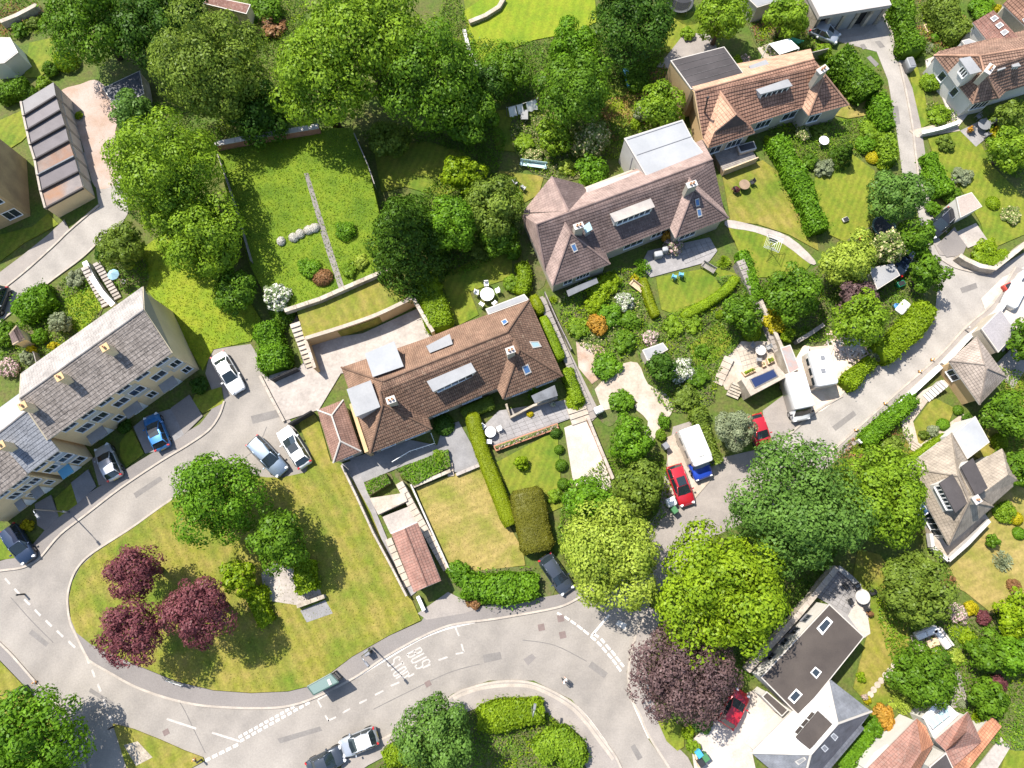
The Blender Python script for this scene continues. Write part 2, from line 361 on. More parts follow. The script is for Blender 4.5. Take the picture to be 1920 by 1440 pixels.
new('ground', [(-260, -260, 0), (260, -260, 0), (260, 260, 0), (-260, 260, 0)], [(0, 1, 2, 3)], m_base, kind='structure')
ZR = .03
road = patch('road', [(-260, 1000), (-60, 1050), (0, 1066), (40, 1064), (60, 1052), (112, 1000), (160, 962), (225, 912), (300, 862), (350, 832), (390, 806), (412, 770), (385, 700), (395, 655), (470, 645),
    (505, 700), (545, 790), (590, 860), (560, 905), (470, 905), (400, 915), (320, 960), (245, 1012), (175, 1050), (150, 1075), (137, 1120), (140, 1160), (160, 1215), (180, 1240), (250, 1276), (350, 1306), (480, 1316), (560, 1304), (665, 1258), (775, 1190), (855, 1158), (960, 1142), (1050, 1130), (1092, 1105),
    (1135, 1060), (1235, 960), (1255, 905), (1330, 900), (1440, 838), (1580, 735), (1690, 650), (1752, 600), (1762, 500), (1735, 455), (1720, 395), (1700, 330), (1690, 300), (1680, 237), (1665, 150), (1644, 97), (1560, 75), (1530, 40), (1660, 5), (1690, 60), (1700, 140), (1718, 190), (1730, 260), (1740, 345), (1755, 440), (1790, 480), (1850, 515), (1925, 470), (2060, 380), (2100, 430), (1930, 500), (1880, 590), (1822, 632), (1765, 692), (1727, 727), (1665, 785), (1557, 872), (1440, 960), (1330, 1010), (1225, 1120), (1190, 1200), (1175, 1260), (1186, 1320), (1215, 1385), (1255, 1440), (1330, 1560), (1200, 1600), (1158, 1440), (1130, 1380), (1072, 1312), (1000, 1276), (917, 1276), (850, 1300), (740, 1372), (640, 1434), (500, 1520), (200, 1560), (140, 1440), (118, 1340), (67, 1280), (25, 1232), (0, 1207), (-260, 1010)], m_road, ZR)
lane = patch('lane', [(1562, 73), (1620, 66), (1665, 30), (1690, 60), (1700, 140), (1718, 190), (1730, 260), (1740, 345), (1755, 440), (1790, 480), (1850, 517), (1925, 472), (2060, 380), (2100, 430), (1930, 500), (1880, 590), (1822, 632), (1765, 692), (1727, 727), (1665, 785), (1557, 872), (1450, 860), (1455, 838), (1580, 735), (1690, 650), (1752, 600), (1762, 500), (1738, 460), (1720, 395), (1692, 325), (1680, 237), (1665, 150), (1644, 97)], m_lane, ZR + .008)
patch('service_road', [(-60, 595), (0, 545), (50, 505), (100, 460), (130, 431), (185, 384), (178, 340), (150, 290), (215, 250), (235, 300), (240, 400), (225, 425), (180, 457), (150, 485), (87, 532), (0, 602), (-60, 650)], m_lane, ZR + .004)
patch('garage_yard', [(112, 175), (150, 158), (185, 152), (222, 200), (215, 260), (232, 300), (215, 345), (178, 350), (160, 290), (140, 230)], m_pink_ground, ZR + .012, 4)
patch('parking_court', [(1235, 960), (1248, 880), (1262, 800), (1310, 785), (1345, 860), (1440, 838), (1430, 770), (1470, 740), (1520, 775), (1456, 842), (1330, 1010), (1235, 1060), (1180, 1060)], m_pavel, ZR + .016)
patch('caravan_yard', [(1470, 740), (1505, 650), (1545, 625), (1590, 612), (1625, 640), (1610, 690), (1580, 738), (1522, 777)], surf('sandy_yard', (.62, .5, .38), (.5, .39, .29), .9, (.66, .58, .5), .3, fine=.15), ZR + .02, 3)
# footways
patch('footway', [(128, 1150), (140, 1187), (162, 1231), (172, 1242), (210, 1264), (250, 1286), (300, 1305), (350, 1318), (400, 1325), (480, 1328), (540, 1324), (595, 1306), (665, 1270), (722, 1232), (775, 1202), (817, 1182), (855, 1170), (930, 1160), (1022, 1144), (1060, 1134), (1092, 1117), (1080, 1098), (1045, 1115), (960, 1130), (870, 1140), (800, 1150), (790, 1165), (730, 1192), (660, 1232), (590, 1285), (540, 1297), (470, 1300), (400, 1295), (330, 1278), (250, 1245), (190, 1220), (150, 1190)], m_pave, .135)
patch('footway', [(0, 1207), (25, 1232), (67, 1280), (100, 1312), (122, 1342), (150, 1400), (165, 1470), (140, 1470), (112, 1390), (85, 1330), (50, 1290), (0, 1238), (-60, 1180), (-60, 1150)], m_pave, .13)
patch('footway', [(640, 1432), (710, 1390), (745, 1370), (850, 1304), (880, 1291), (917, 1281), (960, 1277), (997, 1281), (1035, 1296), (1072, 1318), (1100, 1346), (1130, 1386), (1155, 1420), (1168, 1450), (1130, 1500), (1100, 1440), (1080, 1400), (1045, 1350), (1000, 1322), (955, 1316), (900, 1325), (850, 1345), (760, 1398), (690, 1435), (640, 1470)], m_pavel, .132)
patch('footway', [(1219, 1139), (1197, 1180), (1190, 1200), (1178, 1262), (1186, 1312), (1200, 1340), (1217, 1380), (1255, 1440), (1290, 1500), (1330, 1500), (1290, 1420), (1250, 1380), (1235, 1345), (1220, 1300), (1212, 1250), (1225, 1190), (1245, 1150)], m_pavel, .134)
patch('footway', [(0, 1070), (37, 1065), (57, 1057), (75, 1045), (112, 1002), (160, 965), (225, 915), (300, 865), (350, 835), (390, 807), (410, 780), (420, 752), (405, 748), (395, 770), (375, 795), (330, 822), (235, 880), (205, 900), (150, 935), (108, 965), (62, 1020), (40, 1040), (0, 1052), (-60, 1050), (-60, 1080)], m_pave, .128)
patch('footway', [(-60, 590), (0, 545), (50, 505), (100, 460), (130, 431), (120, 412), (90, 440), (40, 480), (0, 510), (-60, 555)], m_pavel, .126)
patch('footway', [(1677, 32), (1692, 87), (1700, 140), (1715, 175), (1727, 237), (1737, 300), (1738, 345), (1725, 345), (1717, 287), (1712, 240), (1700, 175), (1690, 130), (1682, 97), (1668, 45)], m_pavel, .09)
patch('footway', [(1922, 505), (1877, 583), (1822, 627), (1765, 687), (1727, 722), (1665, 779), (1610, 829), (1557, 868), (1545, 858), (1602, 808), (1677, 741), (1760, 668), (1812, 612), (1862, 568), (1905, 500)], m_pavel, .1)
patch('footway', [(1795, 482), (1802, 490), (1830, 505), (1862, 512), (1850, 500), (1820, 488), (1795, 470), (1790, 455), (1750, 455), (1762, 478)], m_pavel, .1)
# kerbs
KERB = [[(395, 895), (320, 937), (245, 990), (175, 1035), (148, 1060), (133, 1088), (126, 1122), (130, 1162), (140, 1187), (162, 1231), (172, 1242), (210, 1264), (250, 1286), (300, 1305), (350, 1318), (400, 1325), (480, 1328), (540, 1324), (595, 1306), (665, 1270), (722, 1232), (775, 1202), (817, 1182), (855, 1170), (930, 1160), (1022, 1144), (1060, 1134), (1092, 1117)],
    [(-60, 1150), (0, 1207), (25, 1232), (67, 1280), (100, 1312), (122, 1342), (150, 1400), (165, 1470)],
    [(640, 1432), (710, 1390), (745, 1370), (850, 1304), (880, 1291), (917, 1281), (960, 1277), (997, 1281), (1035, 1296), (1072, 1318), (1100, 1346), (1130, 1386), (1155, 1420), (1168, 1450)],
    [(1219, 1139), (1197, 1180), (1190, 1200), (1178, 1262), (1186, 1312), (1200, 1340), (1217, 1380), (1255, 1440), (1290, 1500)],
    [(-60, 1080), (0, 1070), (37, 1065), (57, 1057), (75, 1045), (112, 1002), (160, 965), (225, 915), (300, 865), (350, 835), (390, 807), (410, 780), (420, 752)],
    [(1545, 858), (1602, 808), (1677, 741), (1760, 668), (1812, 612), (1862, 568), (1905, 500)],
    [(1668, 45), (1682, 97), (1690, 130), (1700, 175), (1712, 240), (1717, 287), (1725, 345)],
    [(-60, 590), (0, 545), (50, 505), (100, 460), (130, 431), (185, 384)], [(-60, 650), (0, 602), (87, 532), (150, 485), (180, 457)],
    [(1455, 840), (1522, 777), (1580, 742)], [(1765, 485), (1790, 500), (1830, 510), (1862, 512)]]
for k in KERB: ribbon('kerb', k, .2, 0, .145, m_kerb)
ribbon('channel_line', [(850, 1310), (880, 1297), (917, 1288), (960, 1285), (997, 1288), (1035, 1304), (1070, 1326), (1096, 1352), (1126, 1392), (1150, 1424)], .3, .1, .137, m_kerb)
# ---- grass islands and verges
patch('grass_island', [(395, 897), (320, 939), (247, 992), (178, 1037), (151, 1062), (136, 1090), (129, 1122), (133, 1162), (143, 1186), (170, 1208), (200, 1222), (250, 1244), (330, 1277), (400, 1294), (470, 1299), (540, 1296), (590, 1284), (660, 1231), (730, 1191), (789, 1163), (770, 1120), (740, 1070), (715, 1010), (695, 960), (665, 905), (640, 870), (620, 865), (600, 795), (585, 770), (560, 795), (583, 850), (575, 885), (530, 895), (500, 895), (470, 890)], m_lawn_olive, .15)
patch('grass_island', [(211, 1357), (250, 1367), (300, 1387), (345, 1407), (380, 1420), (383, 1427), (355, 1442), (320, 1490), (250, 1490), (237, 1440), (222, 1392)], m_lawn_olive, .15)
patch('grass_verge', [(-60, 1190), (0, 1240), (48, 1290), (84, 1332), (110, 1390), (120, 1470), (-60, 1500)], m_lawn_olive, .14)
patch('grass_verge', [(0, 1000), (30, 1000), (38, 1045), (0, 1050), (-60, 1048), (-60, 985)], m_lawn, .142)
patch('grass_verge', [(380, 695), (400, 655), (470, 640), (490, 600), (440, 520), (400, 440), (330, 420), (260, 470), (265, 530), (330, 610)], m_lawn_lime, .1)
patch('lawn', [(1232, 1350), (1258, 1348), (1283, 1365), (1283, 1400), (1270, 1408), (1250, 1390)], m_lawn, .16)
patch('lawn', [(0, 440), (0, 490), (45, 455), (110, 420), (90, 400), (60, 425)], m_lawn, .11)
patch('lawn', [(0, 225), (45, 205), (60, 245), (40, 265), (0, 290), (-40, 290), (-40, 235)], m_lawn, .1)
patch('lawn', [(55, 80), (100, 70), (112, 110), (75, 145), (45, 145)], m_lawn, .1)
patch('lawn', [(870, 20), (900, 0), (960, -50), (1110, -50), (1120, 40), (1080, 60), (1000, 75), (940, 100), (905, 125), (880, 80)], m_lawn_lime, .1)
patch('lawn', [(870, 0), (905, -40), (950, -40), (945, 10), (905, 30), (875, 38)], m_lawn, .095)
patch('lawn', [(920, 210), (1000, 195), (1040, 240), (1020, 290), (930, 280)], m_lawn, .1)
patch('lawn', [(935, 320), (1020, 330), (1010, 365), (965, 390), (940, 360)], m_lawn_olive, .1)
patch('lawn', [(1135, 170), (1190, 160), (1200, 215), (1170, 240), (1130, 220)], m_lawn_olive, .1)
patch('lawn', [(1250, 30), (1310, 20), (1320, 70), (1260, 100), (1230, 90)], m_lawn, .1)
patch('lawn', [(700, 275), (800, 265), (870, 285), (900, 330), (830, 370), (760, 350), (715, 360)], m_lawn, .1)
patch('lawn', [(825, 520), (900, 480), (960, 470), (960, 520), (900, 540), (840, 560)], m_lawn, .09)
patch('lawn', [(840, 560), (880, 545), (898, 590), (860, 610), (835, 600)], m_lawn, .094)
patch('lawn', [(1545, 125), (1600, 150), (1640, 190), (1630, 215), (1590, 222), (1560, 215), (1590, 195)], m_lawn_dry, .1)
patch('lawn', [(1355, 330), (1430, 300), (1470, 330), (1530, 440), (1535, 470), (1480, 440), (1420, 420), (1370, 415)], m_lawn_olive, .1)
patch('lawn', [(1365, 425), (1420, 430), (1480, 455), (1525, 490), (1500, 520), (1420, 520), (1385, 470)], m_lawn, .104)
patch('lawn', [(1540, 300), (1600, 290), (1640, 320), (1640, 440), (1600, 460), (1555, 440), (1520, 360)], m_lawn, .1)
patch('lawn', [(1740, 260), (1800, 245), (1840, 270), (1860, 310), (1920, 370), (1920, 440), (1850, 470), (1840, 420), (1800, 350), (1760, 320)], m_lawn, .1)
patch('lawn', [(1700, 110), (1715, 105), (1730, 160), (1745, 230), (1728, 240), (1712, 170)], m_lawn, .102)
patch('lawn', [(1712, 795), (1750, 745), (1790, 765), (1780, 790), (1715, 850), (1690, 850)], m_lawn_olive, .1)
patch('lawn', [(1820, 850), (1840, 820), (1880, 740), (1900, 680), (1960, 700), (1960, 900), (1900, 900)], m_lawn_olive, .09)
patch('lawn', [(1780, 1050), (1850, 970), (1880, 900), (1960, 930), (1960, 1160), (1860, 1150), (1810, 1110), (1770, 1090)], m_lawn_dry, .1)
patch('lawn', [(1610, 1030), (1650, 1040), (1700, 1110), (1705, 1200), (1690, 1300), (1640, 1335), (1600, 1290), (1625, 1195), (1632, 1130), (1600, 1080)], m_lawn_olive, .1)
patch('lawn', [(1230, 520), (1340, 500), (1385, 515), (1370, 540), (1280, 595), (1240, 580)], m_lawn, .1)
patch('lawn', [(1290, 650), (1350, 600), (1375, 640), (1340, 680), (1305, 685)], m_lawn, .104)
patch('lawn', [(1840, 1300), (1960, 1250), (1960, 1500), (1860, 1500), (1890, 1400), (1860, 1330)], m_lawn, .09)
patch('lawn', [(925, 870), (1045, 805), (1050, 880), (1055, 950), (1000, 975), (960, 930)], m_lawn, .12)
patch('dry_lawn', [(780, 915), (900, 872), (935, 950), (980, 1030), (985, 1060), (880, 1072), (840, 1060), (800, 970)], m_lawn_dry, .11)
patch('lawn', [(225, 830), (245, 800), (270, 850), (237, 876), (225, 855)], m_lawn, .135)
patch('lawn', [(365, 740), (415, 725), (420, 755), (380, 775), (360, 755)], m_lawn, .137)
patch('lawn', [(102, 935), (135, 905), (145, 945), (110, 970)], m_lawn, .139)
patch('lawn', [(120, 560), (170, 535), (195, 575), (150, 625), (125, 610)], m_lawn_lime, .1)
# ---- drives and hard standing
patch('driveway', [(485, 705), (530, 790), (598, 768), (645, 690), (585, 660), (560, 690)], m_conc, .12)
patch('driveway', [(1058, 802), (1098, 786), (1144, 890), (1146, 915), (1105, 935), (1075, 905)], m_white_gravel, .12)
patch('driveway', [(1295, 1390), (1340, 1350), (1400, 1300), (1425, 1290), (1465, 1345), (1410, 1410), (1430, 1500), (1310, 1500)], m_white_gravel, .14)
patch('driveway', [(1345, 695), (1390, 640), (1440, 640), (1470, 690), (1400, 740), (1360, 730)], m_cream, .12)
patch('driveway', [(1250, 820), (1320, 790), (1350, 880), (1290, 950), (1255, 950)], m_cream, .13)
patch('driveway', [(1757, 460), (1790, 425), (1812, 462), (1805, 478), (1775, 482)], m_pave, .12)
patch('driveway', [(1793, 435), (1830, 418), (1852, 450), (1815, 465)], m_conc, .125)
patch('driveway', [(250, 800), (275, 780), (325, 765), (345, 815), (300, 845), (272, 850)], m_concd, .14)
patch('driveway', [(320, 765), (355, 740), (380, 780), (345, 815)], m_pave, .143)
patch('driveway', [(133, 905), (165, 880), (180, 912), (145, 944)], m_concd, .145)
patch('driveway', [(172, 860), (205, 840), (235, 880), (205, 905), (185, 910)], m_pave, .147)
patch('driveway', [(65, 945), (95, 928), (110, 968), (85, 995), (70, 985)], m_pave, .149)
patch('path', [(1365, 412), (1420, 424), (1480, 444), (1528, 488), (1518, 494), (1470, 458), (1415, 435), (1365, 426)], m_conc, .125, 3)
patch('path', [(1115, 730), (1150, 690), (1180, 690), (1190, 740), (1170, 760), (1130, 770)], m_cream, .11)
patch('path', [(1190, 760), (1240, 735), (1262, 765), (1240, 800), (1215, 840), (1205, 830), (1215, 790)], m_cream, .115, 3)
patch('path', [(1160, 690), (1195, 680), (1215, 720), (1250, 740), (1230, 760), (1180, 745)], m_cream, .118, 3)
patch('path', [(1080, 640), (1130, 650), (1150, 690), (1110, 720), (1085, 690)], m_dirt, .11)
patch('patio', [(1215, 470), (1330, 445), (1345, 470), (1330, 490), (1220, 520), (1200, 500)], m_slab, .11)
patch('patio', [(1705, 245), (1790, 225), (1800, 245), (1720, 258)], m_cream, .11)
patch('terrace_paving', [(1735, 112), (1752, 105), (1830, 195), (1795, 240), (1780, 215), (1760, 165), (1740, 140)], m_white_gravel, .115)
patch('patio', [(1800, 245), (1850, 220), (1860, 250), (1830, 275), (1815, 260)], m_slab, .12)
patch('patio', [(1526, 1116), (1573, 1062), (1612, 1095), (1632, 1128), (1628, 1160), (1632, 1185), (1622, 1196), (1556, 1134)], m_slab, .13)
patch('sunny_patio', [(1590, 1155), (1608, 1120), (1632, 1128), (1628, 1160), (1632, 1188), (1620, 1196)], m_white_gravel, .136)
patch('patio', [(1705, 1192), (1740, 1175), (1778, 1198), (1760, 1222), (1722, 1222)], m_cream, .12)
patch('path', [(1775, 1255), (1800, 1258), (1815, 1320), (1780, 1330), (1755, 1315), (1780, 1290)], m_pavel, .12)
patch('driveway', [(1877, 1382), (1895, 1400), (1865, 1450), (1820, 1500), (1770, 1500), (1831, 1440)], m_conc, .11)
patch('patio', [(1345, 705), (1365, 665), (1405, 645), (1435, 670), (1400, 700), (1370, 735)], m_cream, .128)
patch('patio', [(1285, 60), (1330, 65), (1345, 90), (1300, 110), (1265, 130), (1230, 125), (1250, 105)], m_pavel, .11)
patch('patio', [(1420, 90), (1445, 80), (1465, 110), (1440, 120)], m_cream, .11)
patch('yard', [(1840, 560), (1880, 520), (1920, 500), (1960, 560), (1910, 630), (1880, 660), (1860, 620)], m_white_gravel, .09)
patch('yard', [(1860, 690), (1900, 650), (1930, 680), (1900, 730)], m_pavel, .095)
patch('path', [(1690, 790), (1725, 735), (1770, 712), (1780, 722), (1745, 745), (1712, 790), (1722, 830), (1708, 840), (1695, 815)], m_cream, .125)
patch('path', [(1685, 880), (1720, 838), (1805, 775), (1815, 785), (1700, 880)], m_cream, .12)
patch('paving_pad', [(490, 1075), (515, 1055), (590, 1080), (605, 1120), (560, 1135), (495, 1125)], m_conc, .16)
patch('paving_pad', [(563, 1145), (610, 1125), (624, 1150), (575, 1167)], m_concd, .162)
patch('paving_pad', [(232, 1397), (258, 1390), (286, 1420), (255, 1436)], m_stone, .165)
patch('forecourt', [(783, 1150), (840, 1110), (900, 1140), (870, 1150), (800, 1162)], m_pavel, .14)
# front terraces of the middle house
patch('shaded_path', [(640, 870), (665, 862), (730, 1020), (780, 1110), (770, 1118), (700, 985)], m_slab, .145)
patch('paved_terrace', [(655, 860), (770, 825), (820, 835), (830, 800), (860, 790), (905, 870), (880, 885), (845, 885), (770, 868), (740, 880), (680, 905)], m_concd, .14)
patch('paved_terrace', [(905, 800), (935, 770), (1060, 750), (1095, 775), (925, 838)], m_slab, .17)
patch('back_yard', [(575, 640), (680, 625), (790, 575), (810, 630), (760, 655), (700, 690), (640, 700), (600, 690)], m_conc, .1)
patch('strip_path', [(1003, 560), (1018, 555), (1125, 775), (1110, 790)], m_pavel, .1)
patch('strip_path', [(1378, 488), (1395, 482), (1470, 660), (1452, 668)], m_pavel, .1)
for pts in [[(950, 390), (1010, 420), (1025, 520), (1000, 540), (975, 460)], [(1060, 540), (1200, 500), (1210, 620), (1150, 680), (1060, 620)], [(1120, 700), (1160, 770), (1140, 800), (1110, 760)], [(1200, 620), (1340, 560), (1400, 600), (1350, 700), (1330, 760), (1250, 770), (1210, 700)],
            [(740, 880), (840, 840), (845, 875), (775, 912)], [(680, 905), (725, 885), (735, 905), (690, 930)], [(850, 1075), (1000, 1065), (1035, 1120), (880, 1140), (850, 1110)], [(880, 1335), (1000, 1318), (1060, 1370), (1110, 1450), (1040, 1500), (720, 1500), (700, 1440), (800, 1390)],
            [(40, 600), (150, 500), (200, 540), (160, 640), (60, 690), (0, 690), (0, 620)], [(1400, 10), (1500, 0), (1540, 90), (1440, 110)], [(1690, 0), (1780, 0), (1830, 80), (1760, 110), (1715, 60)], [(1640, 1100), (1800, 1160), (1920, 1140), (1960, 1380), (1870, 1400), (1780, 1330), (1700, 1330)],
            [(170, 480), (240, 440), (280, 520), (250, 560), (200, 520)], [(1340, 520), (1500, 520), (1640, 420), (1740, 520), (1700, 620), (1600, 640), (1480, 640)], [(960, 220), (1060, 230), (1140, 300), (1060, 340), (980, 310)]]:
    patch('planting_bed', pts, m_soil, curve=3)
# ---- raised garden behind the middle house: retaining walls, upper lawn and meadow
ZU = 1.9
patch('upper_lawn', [(555, 578), (600, 560), (640, 545), (690, 525), (740, 506), (772, 558), (700, 600), (640, 620), (570, 632)], m_lawn_olive, ZU, thick=2.2)
patch('meadow', [(402, 275), (480, 255), (590, 240), (660, 240), (690, 310), (735, 500), (640, 543), (548, 575), (500, 560), (470, 500), (430, 380)], m_meadow, ZU + .25, thick=2.5)
patch('trodden_path', [(570, 325), (578, 324), (600, 395), (632, 495), (645, 537), (635, 540), (608, 460), (590, 395)], m_pave, ZU + .262, thick=.05)
patch('path', [(543, 600), (556, 590), (590, 680), (572, 690)], m_pave, .16)
# ---- markings of the roads
def dash(pts, w, mat=m_paint, z=.036, parent=None):
    a, b = G(*pts[0], z), G(*pts[1], z); d = (b - a).normalized(); n = Vector((-d.y, d.x, 0)) * w / 2
    return new('road_marking', [a - n, b - n, b + n, a + n], [(0, 1, 2, 3)], mat, parent or road)
def dashes(p0, p1, n, w, duty=.6, mat=m_paint, z=.036, parent=None):
    for i in range(n):
        a = (i) / n; b = (i + duty) / n
        dash([(p0[0] + (p1[0] - p0[0]) * a, p0[1] + (p1[1] - p0[1]) * a), (p0[0] + (p1[0] - p0[0]) * b, p0[1] + (p1[1] - p0[1]) * b)], w, mat, z, parent)
c5 = lambda x, y: (x / 4, 1080 + y / 4); c6 = lambda x, y: (480 + x / 4, 1080 + y / 4); c7 = lambda x, y: (960 + x / 4, 1080 + y / 4)
for a, b in [((38, 18), (75, 60)), ((108, 95), (150, 140)), ((182, 175), (225, 217)), ((260, 252), (304, 298)), ((343, 333), (388, 378)), ((426, 410), (473, 456)), ((513, 488), (563, 537)),
             ((650, 607), (668, 658)), ((690, 702), (712, 760)), ((732, 808), (756, 868)), ((775, 925), (798, 985)), ((818, 1042), (844, 1102))]: dash([c5(*a), c5(*b)], .2, m_faded)
for a, b in [((1250, 1072), (1472, 1145)), ((1590, 1175), (1800, 1240))]: dash([c5(*a), c5(*b)], .18, m_faded)
dashes(c5(1540, 1385), c5(1800, 1255), 5, .26, .7)
dashes(c5(1790, 1210), c6(300, 970), 11, .23, .66); dashes(c5(1800, 1240), c6(415, 940), 12, .23, .66)
for a, b in [((460, 930), (490, 985)), ((465, 925), (545, 885)), ((520, 1045), (545, 1090)), ((540, 1086), (600, 1058)), ((1495, 385), (1522, 450)), ((1540, 510), (1560, 572)), ((1560, 572), (1498, 586)), ((1368, 632), (1436, 607)), ((1250, 690), (1308, 662)),
             ((1142, 756), (1186, 733)), ((1010, 824), (1075, 797)), ((893, 892), (955, 860)), ((775, 955), (832, 926)), ((650, 1026), (706, 995))]: dash([c6(*a), c6(*b)], .16, m_faded)
ribbon('road_marking', [c6(740, 765), c6(970, 625), c6(1190, 492), c6(1350, 420), c6(1500, 375), c6(1640, 345)], .22, .03, .037, m_paint, road, None)
for i, (a, b) in enumerate([((340, 277), (380, 300)), ((395, 305), (428, 328)), ((440, 336), (478, 362)), ((488, 370), (528, 400)), ((535, 405), (575, 438))]): dash([c7(*a), c7(*b)], .2)
dash([c7(595, 450), c7(730, 290)], .2)
for a, b in [((590, 452), (628, 482)), ((640, 494), (670, 526)), ((678, 536), (708, 572)), ((718, 582), (748, 618)), ((754, 626), (782, 664)), ((788, 674), (816, 714)), ((612, 430), (648, 458)), ((668, 472), (694, 500)), ((704, 514), (736, 552)), ((744, 560), (774, 596)), ((780, 606), (810, 642)), ((814, 650), (838, 680))]: dash([c7(*a), c7(*b)], .22)
sheet('road_marking', [c7(775, 362), c7(800, 330), c7(862, 360), c7(848, 408)], .037, m_paint, road)
ribbon('road_marking', [c7(40, 800), c7(150, 806), c7(290, 862), c7(440, 948), c7(560, 1062), c7(680, 1222), c7(775, 1362)], .28, .03, .037, m_paint, road, None)
ribbon('road_marking', [c7(905, 935), c7(950, 1040), c7(1030, 1215)], .25, .03, .037, m_paint, road, None)
for q in [[(365, 318), 0], [(220, 385), 1], [(380, 442), 2]]:
    x, y = c7(*q[0]); mb = MB(); p = G(x, y, .038); mb.box(p, (.62, .62, .012), .2); mb.build('manhole_cover', surf('iron_cover', (.2, .15, .135), fine=.2), road)
for x, y in [c5(1245, 1172), c6(1290, 808)]:
    mb = MB(); mb.box(G(x, y, .038), (.55, .5, .012), .5); mb.build('manhole_cover', surf('iron_cover', (.2, .15, .135), fine=.2), road)
x, y = c7(135, 625); sheet('patched_asphalt', [c7(85, 625), c7(150, 582), c7(180, 612), c7(120, 672)], .0365, m_pave, road)
# BUS STOP lettering: strokes of paint, read from the kerb side
LET = {'B': [[(0, 0), (0, 1), (.55, 1), (.7, .88), (.7, .65), (.55, .53), (0, .53)], [(.55, .53), (.75, .4), (.75, .13), (.6, 0), (0, 0)]], 'U': [[(0, 1), (0, .15), (.15, 0), (.6, 0), (.75, .15), (.75, 1)]],
       'S': [[(.75, .85), (.6, 1), (.15, 1), (0, .85), (0, .65), (.15, .53), (.6, .47), (.75, .35), (.75, .15), (.6, 0), (.15, 0), (0, .15)]], 'T': [[(0, 1), (.8, 1)], [(.4, 1), (.4, 0)]],
       'O': [[(0, .15), (0, .85), (.15, 1), (.6, 1), (.75, .85), (.75, .15), (.6, 0), (.15, 0), (0, .15)]], 'P': [[(0, 0), (0, 1), (.6, 1), (.75, .85), (.75, .6), (.6, .47), (0, .47)]]}
def word(txt, p_first, p_last, up, cap=.145):
    """letters stand along p_first..p_last, their tops towards 'up' (pixels)"""
    n = len(txt); bx = Vector(((p_last[0] - p_first[0]) / n, (p_last[1] - p_first[1]) / n)); u = Vector(up)
    for i, ch in enumerate(txt):
        mb = MB(); o = Vector(p_first) + bx * i
        for st_ in LET[ch]:
            Q = [G(*(o + bx * .8 * (a / .8) * .82 + u * b), .037) for a, b in st_]
            A, B = strip_poly(Q, cap); v = []
            for a, b in zip(A, B): v += [(a.x, a.y, .037), (b.x, b.y, .037)]
            mb.add(v, [(2 * k, 2 * k + 1, 2 * k + 3, 2 * k + 2) for k in range(len(A) - 1)])
        mb.build('painted_letter', m_faded, road)
word('BUS', (763, 1227), (785, 1259), (25, -13))
word('STOP', (726, 1244), (748, 1282), (22, -14))
# wear of the asphalt: reinstated trenches, patches and tar-sealed cracks
m_patch = surf('reinstated_asphalt', (.2, .182, .165), (.165, .15, .137), .8, bscale=8, fine=.15, bump=.1); m_tar = surf('tar_seal', (.13, .12, .112), (.18, .165, .15), 2, fine=.2, bump=0)
for q in ([(905, 1228), (938, 1222), (941, 1236), (908, 1243)], [(520, 1385), (600, 1362), (604, 1370), (525, 1394)], [(60, 1180), (92, 1206), (86, 1213), (54, 1188)], [(250, 925), (300, 893), (305, 900), (255, 934)], [(470, 780), (520, 768), (524, 782), (474, 795)], [(1110, 1240), (1140, 1262), (1133, 1272), (1103, 1250)], [(1190, 1395), (1205, 1420), (1196, 1426), (1182, 1400)], [(170, 1290), (215, 1318), (211, 1324), (166, 1297)]): sheet('patched_asphalt', q, .0352, m_patch, road)
for q in ([(1690, 640), (1722, 612), (1727, 619), (1696, 648)], [(1560, 800), (1600, 770), (1606, 778), (1567, 808)], [(1800, 540), (1830, 530), (1833, 540), (1804, 550)], [(1672, 200), (1684, 198), (1688, 232), (1677, 234)], [(1590, 92), (1600, 88), (1607, 98), (1597, 102)], [(1612, 84), (1620, 82), (1626, 90), (1618, 93)], [(1640, 78), (1650, 76), (1660, 88), (1650, 90)], [(1625, 108), (1632, 104), (1648, 120), (1642, 126)]): sheet('patched_asphalt', q, .0432, m_patch, lane)
for q in ([(331, 1308), (345, 1330), (362, 1365), (385, 1412)], [(700, 1330), (760, 1300), (840, 1262), (900, 1245)], [(20, 1120), (60, 1165), (100, 1205)], [(430, 880), (480, 840), (500, 800)], [(980, 1200), (1040, 1210), (1100, 1240)]): ribbon('sealed_crack', q, .07, .03, .0358, m_tar, road, None)
